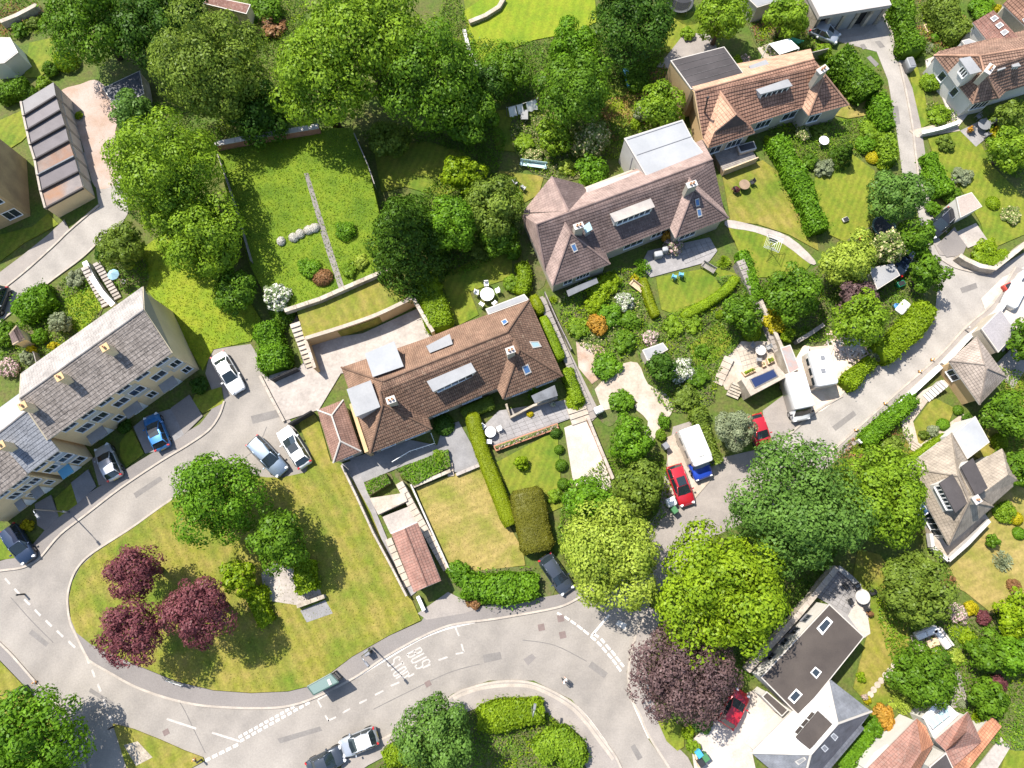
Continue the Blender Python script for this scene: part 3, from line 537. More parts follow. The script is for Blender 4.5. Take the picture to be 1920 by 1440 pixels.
# ------------------------------------------------------------------ buildings
def clip_v(poly, lo, hi):
    """part of a 2D polygon with lo <= v <= hi (points carry (u, v))"""
    for s, lim in ((1, lo), (-1, hi)):
        out = []
        for i in range(len(poly)):
            a, b = poly[i], poly[(i + 1) % len(poly)]; da, db = s * (a[1] - lim), s * (b[1] - lim)
            if da >= 0: out.append(a)
            if (da > 0 > db) or (da < 0 < db):
                t = da / (da - db); out.append((a[0] + (b[0] - a[0]) * t, a[1] + (b[1] - a[1]) * t))
        poly = out
        if len(poly) < 3: return []
    return poly
def roof(parent, V, faces, mats, course=.34, lift=.024, name='roof', thick=.14):
    """V: {key: (px, py, z)}; faces: (keys, material index); every slope is laid in real overlapping courses over a solid base"""
    W = {k: G(*p) for k, p in V.items()}
    if not isinstance(mats, (list, tuple)): mats = [mats]
    v = []; f = []; mi = []; uvs = []; cnt = {}
    nm = len(mats)
    def poly(P, m, uv=None):
        n0 = len(v); v.extend(P); f.append(tuple(range(n0, n0 + len(P)))); mi.append(m); uvs.extend(uv if uv else [(0, 0)] * len(P))
    for fc in faces:
        keys, m = fc if isinstance(fc[0], (list, tuple)) else (fc, 0)
        P = [W[k] for k in keys]
        for i in range(len(P)):
            e = (keys[i], keys[(i + 1) % len(P)]); cnt.setdefault(frozenset(e), []).append((P[i], P[(i + 1) % len(P)]))
        tri = tessellate_polygon([[p for p in P]])
        n = Vector((0, 0, 0))
        for i in range(len(P)): n += (P[i] - P[0]).cross(P[(i + 1) % len(P)] - P[0])
        n.normalize()
        if n.z < 0: n = -n
        u = Vector((0, 0, 1)).cross(n)
        u = u.normalized() if u.length > .02 else Vector((1, 0, 0))
        w = n.cross(u); flat = n.z > .995
        o = P[0]
        for t in tri:
            T = [P[i] for i in t]
            if (T[1] - T[0]).cross(T[2] - T[0]).z < 0: T = T[::-1]
            tn = (T[1] - T[0]).cross(T[2] - T[0])
            if tn.length < 1e-6: continue
            tn.normalize()
            poly([p - Vector((0, 0, .012)) for p in T], m, [((p).dot(u), (p).dot(w)) for p in T])
            if flat or not course or tn.z > .995: continue
            vv = [p.dot(w) for p in T]; k0 = math.floor(min(vv) / course); k1 = math.floor(max(vv) / course)
            # local frame of the triangle itself
            uu = Vector((0, 0, 1)).cross(tn).normalized(); ww = tn.cross(uu); d0 = T[0].dot(tn)
            Q = [(p.dot(uu), p.dot(ww)) for p in T]
            vv = [q[1] for q in Q]; k0 = math.floor(min(vv) / course); k1 = math.floor(max(vv) / course)
            for k in range(k0, k1 + 1):
                c = clip_v(Q, k * course, (k + 1) * course)
                if len(c) < 3: continue
                R = []
                for a, b in c:
                    h = lift * (1 - (b - k * course) / course) + .004
                    R.append(uu * a + ww * b + tn * (d0 + h))
                poly(R, m, [(a, b) for a, b in c])
    for e, L in cnt.items():      # fascia along the free edges
        if len(L) == 1:
            a, b = L[0]; dz = Vector((0, 0, thick))
            poly([a - dz, b - dz, b + Vector((0, 0, -.013)), a + Vector((0, 0, -.013))], nm)
    o = new(name, v, f, list(mats) + [m_trim], parent, mi, uvs=uvs)
    return o, W
def ridge_tiles(parent, W, lines, mat, r=.11):
    for a, b in lines:
        mb = MB(); A, B = W[a], W[b]; mb.tube([A + Vector((0, 0, .03)), B + Vector((0, 0, .03))], r, 6)
        mb.build('ridge_tiles', mat, parent)
def walls(parent, pts, ze, mat, inset=.35, z0=0.0, name='wall', top=None):
    P = [G(x, y, ze) for x, y in pts]; Q = offset_poly(P, inset) if inset else [(p.x, p.y) for p in P]
    mb = MB(); mb.prism([Vector((q[0], q[1], 0)) for q in Q], z0, top if top is not None else ze - .06)
    mb.build(name, mat, parent)
    return [Vector((q[0], q[1], 0)) for q in Q]
def gable(parent, pts, mat, name='gable'):
    P = [G(*p) for p in pts]; c = sum((p for p in P), Vector()) / len(P)
    n = (P[1] - P[0]).cross(P[2] - P[0]).normalized() * .12
    v = P + [p - n for p in P]; k = len(P)
    return new(name, v, [tuple(range(k)), tuple(range(2 * k - 1, k - 1, -1))] + [(i, i + k, (i + 1) % k + k, (i + 1) % k) for i in range(k)], mat, parent)
def window(parent, a, b, u0, u1, z0, z1, out=None, mull=2, glass=None, frame=None, name='window', sub=True, sill=False):
    """a framed window standing 4 cm proud of the wall a-b; panes are sub-parts"""
    a = Vector((a.x, a.y, 0)); b = Vector((b.x, b.y, 0)); d = (b - a); L = d.length; d.normalize()
    n = Vector((d.y, -d.x, 0)) if out is None else out
    s, e = u0 * L, u1 * L; t = .07; mb = MB(); rz = math.atan2(d.y, d.x)
    def bar(x0, x1, h0, h1, dep=.1, m=0): 
        c = a + d * (x0 + x1) / 2 + n * (dep / 2 - .03); mb.box((c.x, c.y, (h0 + h1) / 2), (x1 - x0, dep, h1 - h0), rz, m)
    bar(s - t, e + t, z1, z1 + t); bar(s - t, e + t, z0 - t, z0, .16); bar(s - t, s, z0, z1); bar(e, e + t, z0, z1)
    for k in range(1, mull): bar(s + (e - s) * k / mull - .025, s + (e - s) * k / mull + .025, z0, z1)
    w = mb.build(name, frame or m_white, parent)
    for k in range(mull):
        x0 = s + (e - s) * k / mull; x1 = s + (e - s) * (k + 1) / mull; p = MB(); c = a + d * (x0 + x1) / 2 + n * .02
        p.box((c.x, c.y, (z0 + z1) / 2), (x1 - x0 - .03, .03, z1 - z0 - .004), rz); p.build('pane', glass or m_glass, w)
    return w
def skylight(parent, W, plane, px, glass=None, frame=None):
    """roof window: four pixel corners on a roof plane"""
    a, b, c = (W[k] for k in plane); fr = MB()
    Q = [ray_plane(x, y, a, b, c, .1) for x, y in px]; Qb = [ray_plane(x, y, a, b, c, -.05) for x, y in px]
    m = sum(Q, Vector()) / 4; I = [m + (q - m) * .72 for q in Q]; n = 4
    fr.add(Qb + Q + I, [(i, (i + 1) % 4, 4 + (i + 1) % 4, 4 + i) for i in range(4)] + [(4 + i, 4 + (i + 1) % 4, 8 + (i + 1) % 4, 8 + i) for i in range(4)])
    o = fr.build('roof_window', frame or m_trim, parent)
    up = Vector((0, 0, .012)); p = MB(); p.add([q - up * 2 for q in I], [(0, 1, 2, 3)]); p.build('pane', glass or m_glassb, o)
    return o
def dormer(parent, top, zt, zb, roofmat, wallmat, front=(2, 3), mull=4, wz=(None, None), name='dormer', wu=(.06, .94), glass=None):
    """flat-roofed dormer: quad of pixels at its roof height, cheeks down into the slope, a window along one side"""
    P = [G(x, y, zt) for x, y in top]
    body = MB(); Q = offset_poly(P, .12); body.prism([Vector((q[0], q[1], 0)) for q in Q], zb, zt - .07)
    o = body.build(name, wallmat, parent)
    rf = MB(); rf.prism(P, zt - .1, zt + .03); rf.build('dormer_roof', roofmat, o)
    if mull:
        a, b = Vector((*Q[front[0]], 0)), Vector((*Q[front[1]], 0)); d = (b - a).normalized(); n = Vector((d.y, -d.x, 0)); c = sum(P, Vector()) / 4
        if n.dot(a - Vector((c.x, c.y, 0))) < 0: n = -n
        mb = MB(); L = (b - a).length; rz = math.atan2(d.y, d.x); z1 = (wz[1] or zt - .18); z0 = (wz[0] or zt - 1.0)
        def bar(x0, x1, h0, h1, dep, m): q = a + d * (x0 + x1) / 2 + n * dep / 2; mb.box((q.x, q.y, (h0 + h1) / 2), (x1 - x0, dep, h1 - h0), rz, m)
        s, e = wu[0] * L, wu[1] * L
        bar(s, e, z1, z1 + .09, .1, 0); bar(s, e, z0 - .12, z0, .16, 0)
        for k in range(mull + 1): x = s + (e - s) * k / mull; bar(x - .045, x + .045, z0, z1, .09, 0)
        bar(s, e, z0, z1, .04, 1)
        mb.build('window', [m_white, glass or m_glass], o)
    return o
def chimney(parent, px, py, z0, z1, w=.75, d=.55, rz=.4, mat=None, pots=2, cap=None, base=None):
    c = G(px, py, z1); mb = MB(); mb.box((c.x, c.y, (z0 + z1) / 2), (w, d, z1 - z0), rz); mb.box((c.x, c.y, z1 + .05), (w + .12, d + .12, .1), rz, 1)
    o = mb.build('chimney', [mat or m_cream_r, cap or m_offwhite], parent)
    for k in range(pots):
        t = (k - (pots - 1) / 2) * .32; q = MB(); q.lathe((c.x + t * math.cos(rz), c.y + t * math.sin(rz), z1 + .1), [(.12, 0), (.1, .25), (.12, .32), (.07, .32), (.07, .2)], 8); q.build('chimney_pot', m_tile_pot, o)
m_tile_pot = surf('clay_pot', (.5, .28, .16), (.4, .22, .13), 3)
def flat_box(parent, pts, z, mat_top, mat_wall, z0=0.0, name='extension', over=.06, parapet=False):
    P = [G(x, y, z) for x, y in pts]; mb = MB(); Q = offset_poly(P, over); mb.prism([Vector((q[0], q[1], 0)) for q in Q], z0, z - .13)
    o = mb.build(name, mat_wall, parent); r = MB(); r.prism(P, z - .16, z - .01); r.build('flat_roof', [m_trim], o)
    t = MB(); t.prism([Vector((q[0], q[1], 0)) for q in offset_poly(P, .1)], z - .05, z + .015); t.build('roof_sheet', mat_top, o)
    return o
def house(name, label, px, py, cat='house'): return empty(name, G(px, py, 0), 0, label, cat)

# ---- the middle pair of hipped bungalows
h = house('semi_detached_house', 'brown pantiled pair of bungalows in the middle, with grey flat dormers', 840, 720); E, R, = 2.9, 5.6
V = dict(nw=(640, 689, E), ne=(992, 562, E), se=(1055, 705, E), wr=(943, 748, E), ir=(932, 729, E), il=(803, 783, E), wl=(810, 804, E), sw=(694, 850, E), P1=(951, 623, R), P2=(964, 634, R), P3=(974, 655, 5.35), Q1=(718, 715, R), Q2=(713, 734, R), Q3=(718, 758, 5.35), r1=(797, 635, E), r2=(877, 603, E))
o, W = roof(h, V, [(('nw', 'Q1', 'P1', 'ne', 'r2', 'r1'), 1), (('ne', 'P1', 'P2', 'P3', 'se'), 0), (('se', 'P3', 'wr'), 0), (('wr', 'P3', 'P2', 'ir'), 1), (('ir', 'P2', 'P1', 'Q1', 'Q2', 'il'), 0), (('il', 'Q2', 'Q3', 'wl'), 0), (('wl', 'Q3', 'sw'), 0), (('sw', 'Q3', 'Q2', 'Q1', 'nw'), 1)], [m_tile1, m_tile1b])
ridge_tiles(h, W, [('P1', 'Q1'), ('P1', 'ne'), ('P3', 'se'), ('P3', 'wr'), ('Q3', 'sw'), ('Q3', 'wl'), ('Q1', 'nw'), ('Q2', 'Q3'), ('P2', 'P3')], m_tile1b)
wp = walls(h, [V[k][:2] for k in ('nw', 'r1', 'r2', 'ne', 'se', 'wr', 'ir', 'il', 'wl', 'sw')], E, m_cream_r)
for i, (u0, u1) in ((4, (.15, .5)), (4, (.6, .9)), (6, (.1, .3)), (6, (.5, .75)), (8, (.1, .35)), (8, (.55, .9))): window(h, wp[i + 1 if i + 1 < len(wp) else 0], wp[i], u0, u1, 1.0, 2.2, mull=3, out=None)
dormer(h, [(684, 663), (739, 640), (757, 687), (699, 707)], 5.45, 2.6, m_leadw, m_white_r, mull=0)
dormer(h, [(650, 730), (695, 713), (713, 763), (667, 782)], 5.35, 2.6, m_lead, m_offwhite, mull=0)
dormer(h, [(800, 715), (883, 680), (893, 697), (812, 735)], 5.3, 3.4, m_lead, m_white_r, mull=5)
dormer(h, [(799, 649), (843, 626), (849, 645), (806, 662)], 4.9, 3.2, m_lead, m_lead, mull=0)
flat_box(h, [(910, 579), (983, 551), (992, 562), (916, 590)], 3.05, m_lead, m_cream_r)
chimney(h, 957, 657, 4.4, 6.4, rz=.35); chimney(h, 733, 750, 4.2, 6.4, rz=.35)
skylight(h, W, ('nw', 'Q1', 'P1'), [(939, 602), (948, 597), (953, 604), (944, 610)]); skylight(h, W, ('ne', 'P1', 'se'), [(992, 640), (1010, 640), (1016, 650), (999, 653)], m_glassl)
skylight(h, W, ('se', 'P3', 'wr'), [(978, 688), (990, 682), (997, 698), (985, 704)])
# garage annex with its own hipped roof
V = dict(a=(595, 769, 2.7), b=(644, 750, 2.7), c=(677, 846, 2.7), d=(625, 868, 2.7), e=(622, 779, 3.7), f=(638, 827, 3.7))
o2, W2 = roof(h, V, [('a', 'e', 'b'), ('b', 'e', 'f', 'c'), ('c', 'f', 'd'), ('d', 'f', 'e', 'a')], tiles('russet_tiles', (.245, .145, .11), (.21, .12, .09), (.14, .08, .06), .22, .3, mort=.015), name='annex_roof')
ridge_tiles(h, W2, [('e', 'f'), ('a', 'e'), ('b', 'e'), ('c', 'f'), ('d', 'f')], m_trim, .09); wq = walls(h, [(595, 769), (644, 750), (677, 846), (625, 868)], 2.7, m_cream_r, .25, name='annex_wall')
window(h, wq[3], wq[2], .3, .6, 1.2, 2.1)
P = [G(x, y, 3.1) for x, y in [(655, 758), (661, 755), (691, 846), (684, 849)]]; mb = MB(); mb.prism(P, 0, 3.1); mb.build('side_wall', m_ochre_l, h)
# sunken porches with white rails and a stone parapet at the front
for pl, mt, nm in (([(735, 866), (768, 846), (815, 831), (808, 812)], m_white, 'balcony_rail'),):
    Q = [G(x, y, 1.0) for x, y in pl]; mb = MB(); mb.tube(Q, .04, 5)
    for a, b in zip(Q[:-1], Q[1:]):
        for k in range(4): p = a.lerp(b, k / 4); mb.tube([Vector((p.x, p.y, .1)), p], .025, 4)
    mb.build(nm, mt, h)
Q = [G(x, y, .95) for x, y in [(949, 757), (957, 782), (1000, 760), (1045, 745)]]; A, B = strip_poly(Q, .22); mb = MB(); mb.prism(A + B[::-1], 0, .95); mb.build('porch_parapet', m_stone, h)
mb = MB(); mb.prism([G(x, y, 2.3) for x, y in [(996, 742), (1040, 722), (1046, 742), (1003, 756)]], 2.2, 2.3); mb.build('porch_canopy', m_slateg, h)

# ---- the plum-brown pair to its upper right
h = house('semi_detached_house', 'plum-brown tiled pair of houses with a long dormer and white flat extension behind', 1180, 420); E, R = 3.0, 5.8
V = dict(a=(977, 402, E), rl=(1006, 421, R), rr=(1336, 299, R), er=(1357, 392, E), wr=(1366, 409, E), wrl=(1266, 447, E), ir=(1256, 427, E), il=(1136, 475, E), wlr=(1144, 495, E), wll=(1036, 536, E), wl=(1022, 507, E),
    p1=(1292, 333, R - .15), p2=(1301, 355, 5.5), q1=(1059, 417, 5.5), q2=(1070, 437, 5.4), bl=(1066, 396, R), b0=(1034, 331, 5.3), be=(1092, 346, E), bw=(979, 399, E), ner=(1316, 262, E), nm=(1100, 358, 3.6))
o, W = roof(h, V, [(('a', 'rl', 'wl'), 1), (('rl', 'bl', 'rr', 'p1', 'ir', 'il', 'q1'), 0), (('rl', 'q1', 'wl'), 0), (('q1', 'q2', 'wll', 'wl'), 1), (('q2', 'wlr', 'wll'), 0), (('q1', 'il', 'wlr', 'q2'), 0), (('p1', 'p2', 'wrl', 'ir'), 1), (('p2', 'wr', 'wrl'), 0), (('p1', 'er', 'wr', 'p2'), 1), (('p1', 'rr', 'er'), 0),
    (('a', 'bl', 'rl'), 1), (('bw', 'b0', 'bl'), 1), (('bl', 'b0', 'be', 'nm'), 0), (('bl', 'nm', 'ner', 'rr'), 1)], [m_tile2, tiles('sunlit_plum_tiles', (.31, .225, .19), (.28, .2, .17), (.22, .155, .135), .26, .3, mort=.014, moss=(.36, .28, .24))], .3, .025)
ridge_tiles(h, W, [('rl', 'rr'), ('p1', 'p2'), ('p2', 'wr'), ('p2', 'wrl'), ('q1', 'q2'), ('q2', 'wll'), ('q2', 'wlr'), ('b0', 'bl'), ('wl', 'rl')], MATS['sunlit_plum_tiles'], .1)
wp = walls(h, [V[k][:2] for k in ('a', 'bw', 'be', 'ner', 'er', 'wr', 'wrl', 'ir', 'il', 'wlr', 'wll', 'wl')], E, m_cream_r)
for i, u0, u1, m in ((5, .12, .45, 3), (7, .35, .62, 3), (7, .75, .95, 3), (9, .45, .7, 4), (9, .2, .36, 2)): window(h, wp[i + 1], wp[i], u0, u1, 1.1, 2.3, mull=m)
gable(h, [(1336, 299, R - .1), (1357, 392, E), (1316, 262, E)], m_cream_r)
dormer(h, [(1143, 401), (1220, 372), (1228, 388), (1153, 417)], 5.5, 3.6, surf('stained_felt', (.4, .36, .31), (.28, .25, .23), .6, fine=.1), m_white_r, mull=6)
dormer(h, [(1093, 425), (1105, 416), (1111, 430), (1099, 437)], 5.6, 4.2, m_glassl, m_lead, mull=0)
chimney(h, 1085, 424, 4.4, 6.5, .9, .5, rz=.35); chimney(h, 1297, 346, 4.6, 6.7, 1.0, .5, rz=.35)
skylight(h, W, ('q2', 'wlr', 'wll'), [(1069, 459), (1078, 455), (1084, 470), (1076, 474)])
for q in ([(1303, 374), (1311, 371), (1313, 386), (1305, 388)], [(1306, 392), (1314, 390), (1317, 405), (1309, 408)]): skylight(h, W, ('p2', 'wr', 'wrl'), q)
fx = flat_box(h, [(1170, 259), (1280, 224), (1300, 262), (1327, 296), (1214, 334)], 4.6, m_leadw, m_white_r)
for s0, s1 in (((1194, 291), (1296, 256)), ((1176, 262), (1279, 228))): mb = MB(); mb.tube([G(*s0, 4.63), G(*s1, 4.63)], .05, 5); mb.build('seam', m_greyp, fx)
flat_box(h, [(1099, 352), (1197, 320), (1214, 334), (1101, 371)], 3.9, surf('patchy_felt', (.5, .46, .41), (.32, .3, .28), .8, fine=.1), m_white_r)
c = G(1183, 297, 4.0); mb = MB(); mb.tube([G(1180, 322, 2.6), G(1186, 296, 4.3)], .06, 6); mb.build('drain_pipe', m_greyp, h)
mb = MB(); mb.prism([G(x, y, 2.0) for x, y in [(1062, 545), (1118, 520), (1122, 530), (1066, 556)]], 1.92, 2.0); mb.build('verandah_roof', m_slateg, h)

# ---- the terracotta pair with an ochre side wall
h = house('semi_detached_house', 'terracotta tiled pair of houses with ochre side wall and black flat roof behind', 1430, 180); E, R = 3.2, 5.9
V = dict(rl=(1303, 171, R), rr=(1526, 111, R), wl=(1318, 262, E), wll=(1328, 278, E), q1=(1350, 172, 5.6), q2=(1380, 216, 5.5), hl=(1340, 247, 4.3), hr=(1399, 231, 4.3), wlr=(1416, 249, E), il=(1406, 234, E), ir=(1504, 202, E), wrl=(1516, 217, E), wrr=(1591, 197, E), p1=(1533, 124, 5.8), p2=(1546, 140, 5.6),
    nl=(1283, 140, 4.0), nr=(1520, 92, E))
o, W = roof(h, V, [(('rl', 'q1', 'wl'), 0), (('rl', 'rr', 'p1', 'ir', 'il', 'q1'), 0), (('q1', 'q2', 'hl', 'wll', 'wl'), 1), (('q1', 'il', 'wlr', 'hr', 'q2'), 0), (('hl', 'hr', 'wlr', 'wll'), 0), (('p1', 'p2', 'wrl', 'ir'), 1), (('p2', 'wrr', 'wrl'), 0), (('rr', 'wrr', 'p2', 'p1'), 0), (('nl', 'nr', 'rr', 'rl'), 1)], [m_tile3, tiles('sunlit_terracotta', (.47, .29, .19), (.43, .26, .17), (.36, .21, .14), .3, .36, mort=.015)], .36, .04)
ridge_tiles(h, W, [('rl', 'rr'), ('q1', 'q2'), ('p1', 'p2'), ('p2', 'wrr'), ('p2', 'wrl')], MATS['sunlit_terracotta'])
wp = walls(h, [V[k][:2] for k in ('rl',)] + [(1296, 150)] + [V[k][:2] for k in ('nr', 'rr', 'wrr', 'wrl', 'ir', 'il', 'wlr', 'wll', 'wl')], E, m_cream_r, .3)
for i, u0, u1, m in ((4, .12, .42, 2), (6, .25, .5, 3), (6, .72, .96, 2), (8, .1, .35, 2), (8, .5, .85, 3)): window(h, wp[i + 1], wp[i], u0, u1, 1.2, 2.4, mull=m)
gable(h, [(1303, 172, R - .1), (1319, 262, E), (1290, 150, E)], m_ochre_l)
P = [G(1303, 171, 0)]
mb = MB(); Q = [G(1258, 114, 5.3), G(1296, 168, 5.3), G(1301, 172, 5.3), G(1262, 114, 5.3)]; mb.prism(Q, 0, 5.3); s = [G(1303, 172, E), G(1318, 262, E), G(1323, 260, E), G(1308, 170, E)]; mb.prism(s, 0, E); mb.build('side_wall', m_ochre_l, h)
gable(h, [(1380, 216, 5.4), (1399, 231, 4.3), (1340, 247, 4.3)], surf('dark_tile_hanging', (.1, .07, .06), fine=.15), 'gablet')
fx = flat_box(h, [(1257, 113), (1358, 87), (1395, 138), (1296, 167)], 5.4, m_felt, m_ochre_l)
for k in range(1, 5): t = k / 5; p, q = G(1257, 113, 5.42).lerp(G(1296, 167, 5.42), t), G(1358, 87, 5.42).lerp(G(1395, 138, 5.42), t); mb = MB(); mb.tube([p.lerp(q, .04), p.lerp(q, .96)], .035, 4); mb.build('seam', surf('worn_felt_seam', (.13, .12, .115), (.06, .055, .053), 1.5), fx)
dormer(h, [(1417, 168), (1477, 148), (1486, 161), (1426, 177)], 5.4, 3.6, m_lead, m_white_r, mull=5)
dormer(h, [(1404, 124), (1436, 112), (1444, 123), (1409, 132)], 5.2, 3.4, m_lead, m_tile3, mull=0)
chimney(h, 1542, 131, 4.4, 6.9, 1.1, .55, rz=.6)
for q in ([(1380, 182), (1388, 180), (1392, 189), (1384, 192)], [(1383, 207), (1392, 204), (1396, 213), (1387, 217)]): skylight(h, W, ('rl', 'rr', 'ir'), q)
mb = MB(); mb.tube([G(1321, 212, 4.6), G(1327, 184, 6.8)], .09, 8); mb.lathe(G(1327, 184, 6.8), [(.13, 0), (.15, .12), (.1, .2)], 8); mb.build('flue_pipe', m_black, h)
Q = [G(x, y, 2.5) for x, y in [(1442, 82), (1480, 72), (1499, 90), (1462, 102)]]; mb = MB(); mb.prism(Q, 2.43, 2.5)
for q in Q: mb.box((q.x, q.y, 1.2), (.08, .08, 2.4))
mb.build('canopy', m_white, h)

# ---- the mixed brown houses in the corner
h = house('house', 'mixed brown tiled corner house with white walls and a big grey side dormer', 1830, 140); E, R = 2.9, 5.7
V = dict(a=(1751, 104, E), k=(1837, 105, R), k2=(1844, 132, 5.5), s=(1824, 195, E), s2=(1873, 184, E), re=(1990, 80, R), ie=(1990, 140, E), i0=(1885, 172, E), n0=(1760, 96, E), ne=(1990, 40, 4.0))
o, W = roof(h, V, [('a', 'k', 'k2', 's'), ('k2', 's2', 's'), ('k', 're', 'ie', 'i0', 's2', 'k2'), ('a', 'n0', 'ne', 're', 'k')], m_tile4, .36, .05)
ridge_tiles(h, W, [('k', 're'), ('k', 'k2'), ('k2', 's'), ('k2', 's2'), ('a', 'k')], MATS['sunlit_terracotta'])
wp = walls(h, [V[q][:2] for q in ('a', 'n0', 'ne', 'ie', 'i0', 's2', 's')], E, m_white_r, .3)
for i, u0, u1, m in ((6, .25, .36, 1), (6, .6, .7, 1), (5, .2, .85, 4)): window(h, wp[(i + 1) % 7], wp[i], u0, u1, 1.2, 2.3, mull=m)
dormer(h, [(1798, 110), (1819, 106), (1841, 134), (1819, 140)], 5.5, 3.2, m_lead, m_white_r, front=(3, 0), mull=3, wu=(.1, .6))
dormer(h, [(1864, 122), (1879, 117), (1886, 128), (1871, 133)], 5.2, 3.4, m_lead, m_lead, mull=2); dormer(h, [(1892, 116), (1907, 114), (1914, 124), (1899, 126)], 5.2, 3.4, m_lead, m_lead, mull=2)
chimney(h, 1855, 130, 4.4, 6.2, 1.2, .6, rz=.9)
h = house('house', 'rust-red single slope house wing with three roof windows in a row', 1860, 55); 
V = dict(a=(1824, 42, 2.9), b=(1863, 19, 4.6), c=(1930, 92, 4.6), d=(1857, 84, 2.9))
o, W = roof(h, V, [('a', 'b', 'c', 'd')], m_tile5); walls(h, [(1826, 44), (1864, 22), (1925, 88), (1857, 82)], 2.9, m_white_r, .15)
for q in ([(1856, 34), (1866, 28), (1873, 34), (1863, 41)], [(1866, 47), (1876, 41), (1883, 47), (1873, 54)], [(1875, 60), (1885, 54), (1892, 60), (1882, 67)]): skylight(h, W, ('a', 'b', 'c'), q, m_leadw, m_white)
flat_box(h, [(1803, 76), (1817, 72), (1845, 84), (1852, 100), (1823, 102)], 2.9, m_lead, m_white_r, name='porch')
h = house('house', 'pinkish tiled house cut off by the top corner, beyond the white side passage', 1930, 20)
V = dict(a=(1880, 8, 2.9), b=(1960, 85, 2.9), c=(1990, 40, 4.6), d=(1925, -35, 4.6)); o, W = roof(h, V, [('a', 'b', 'c', 'd')], m_tile3); walls(h, [(1880, 8), (1960, 85), (2010, 40), (1925, -50)], 2.9, m_cream_r)
skylight(h, W, ('a', 'b', 'c'), [(1916, 36), (1926, 30), (1932, 40), (1922, 46)])

# ---- sandstone-tiled house on the right
h = house('house', 'sandstone-tiled hipped house with two dark flat dormers and a blue glass conservatory', 1790, 910); E, R = 3.0, 5.9
V = dict(w=(1699, 877, E), n=(1784, 812, E), e=(1862, 950, E), s=(1779, 1022, E), a=(1797, 893, R), b=(1817, 940, R), e0=(1830, 890, E))
o, W = roof(h, V, [('w', 'n', 'a'), ('n', 'e0', 'e', 'b', 'a'), ('e', 's', 'b'), ('w', 'a', 'b', 's')], m_tile6, .3, .02)
ridge_tiles(h, W, [('a', 'b'), ('w', 'a'), ('n', 'a'), ('s', 'b'), ('e', 'b')], m_tile6, .08)
wp = walls(h, [V[k][:2] for k in ('w', 'n', 'e0', 'e', 's')], E, m_white_r, .4)
for i, u0, u1 in ((4, .62, .95), (3, .1, .4), (3, .55, .9)): window(h, wp[(i + 1) % 5], wp[i], u0, u1, .9, 2.4, mull=4)
dormer(h, [(1761, 906), (1786, 889), (1816, 941), (1791, 962)], 5.7, 3.4, m_felt, m_white_r, front=(3, 0), mull=6)
dormer(h, [(1801, 876), (1824, 859), (1852, 915), (1830, 931)], 5.7, 3.4, m_felt, m_white_r, mull=0)
chimney(h, 1831, 937, 4.2, 6.4, .6, .6, rz=.5, mat=m_cream_r, pots=1)
V = dict(a=(1831, 869, E), b=(1879, 841, E), c=(1911, 902, E), d=(1860, 947, E), r1=(1890, 890, 4.6), r0=(1836, 930, 4.6)); o, W2 = roof(h, V, [('a', 'b', 'r1', 'r0'), ('b', 'c', 'r1'), ('c', 'd', 'r0', 'r1')], m_tile6, .3, .02, name='wing_roof')
walls(h, [(1831, 869), (1879, 841), (1911, 902), (1860, 947)], E, m_white_r, .35, name='wing_wall')
flat_box(h, [(1787, 814), (1829, 780), (1856, 829), (1814, 861)], 3.3, m_leadw, m_white_r)
# conservatory: white ribs and blue panes
Q = [G(1706, 918, 2.2), G(1718, 950, 2.2), G(1722, 974, 2.2), G(1742, 960, 2.2), G(1737, 935, 2.6), G(1722, 912, 2.6)]; ap = G(1727, 940, 3.1)
cv = MB(); cv.prism([Vector((q.x, q.y, 0)) for q in Q], 0, .5); cons = cv.build('conservatory', m_white_r, h)
for i in range(6):
    a, b = Q[i], Q[(i + 1) % 6]; mb = MB(); mb.add([a, b, ap], [(0, 1, 2)]); mb.add([Vector((a.x, a.y, .5)), Vector((b.x, b.y, .5)), b, a], [(0, 1, 2, 3)]); mb.build('pane', m_glassb, cons)
    mb = MB(); mb.tube([a, ap], .07, 5); mb.tube([a, b], .07, 5); mb.tube([Vector((a.x, a.y, .4)), a], .06, 5); mb.build('glazing_bar', m_white, cons)
# its raised terrace with pale parapet
Q = [(1744, 985), (1750, 1025), (1779, 1050), (1815, 1018), (1856, 975), (1846, 962), (1800, 1000), (1776, 1024), (1752, 985)]
tr = patch('raised_terrace', Q, m_cream, .9, kind='structure')
for a, b in (((1746, 1000), (1750, 1026)), ((1750, 1026), (1779, 1051)), ((1779, 1051), (1815, 1019)), ((1815, 1019), (1856, 976))):
    ribbon('parapet', [a, b], .35, .9, 1.5, m_offwhite, tr, None, 0)

# ---- tan house and garage along the lane
h = house('house', 'small tan pyramid-roofed house right beside the lane on the right', 1835, 695); E = 2.8
V = dict(w=(1779, 677, E), n=(1832, 631, E), e=(1887, 707, E), s=(1837, 759, E), a=(1846, 684, 5.0), b=(1850, 691, 5.0)); m_tan = tiles('tan_tiles', (.36, .295, .245), (.32, .26, .215), (.22, .18, .15), .3, .3, mort=.02)
o, W = roof(h, V, [('w', 'n', 'a'), ('n', 'e', 'b', 'a'), ('e', 's', 'b'), ('w', 'a', 'b', 's')], m_tan, .3, .025); ridge_tiles(h, W, [('w', 'a'), ('n', 'a'), ('e', 'b'), ('s', 'b')], m_tan, .07)
wp = walls(h, [V[k][:2] for k in ('w', 'n', 'e', 's')], E, m_ochre_l, .35); window(h, wp[0], wp[3], .15, .4, 1.0, 2.1)
g = house('garage', 'flat grey-roofed garage joined to the small tan house by the lane', 1870, 620, 'garage'); flat_box(g, [(1840, 616), (1876, 579), (1907, 622), (1872, 661)], 2.8, surf('mauve_felt', (.3, .275, .275), (.26, .24, .24), .5), m_cream_r, name='wall')

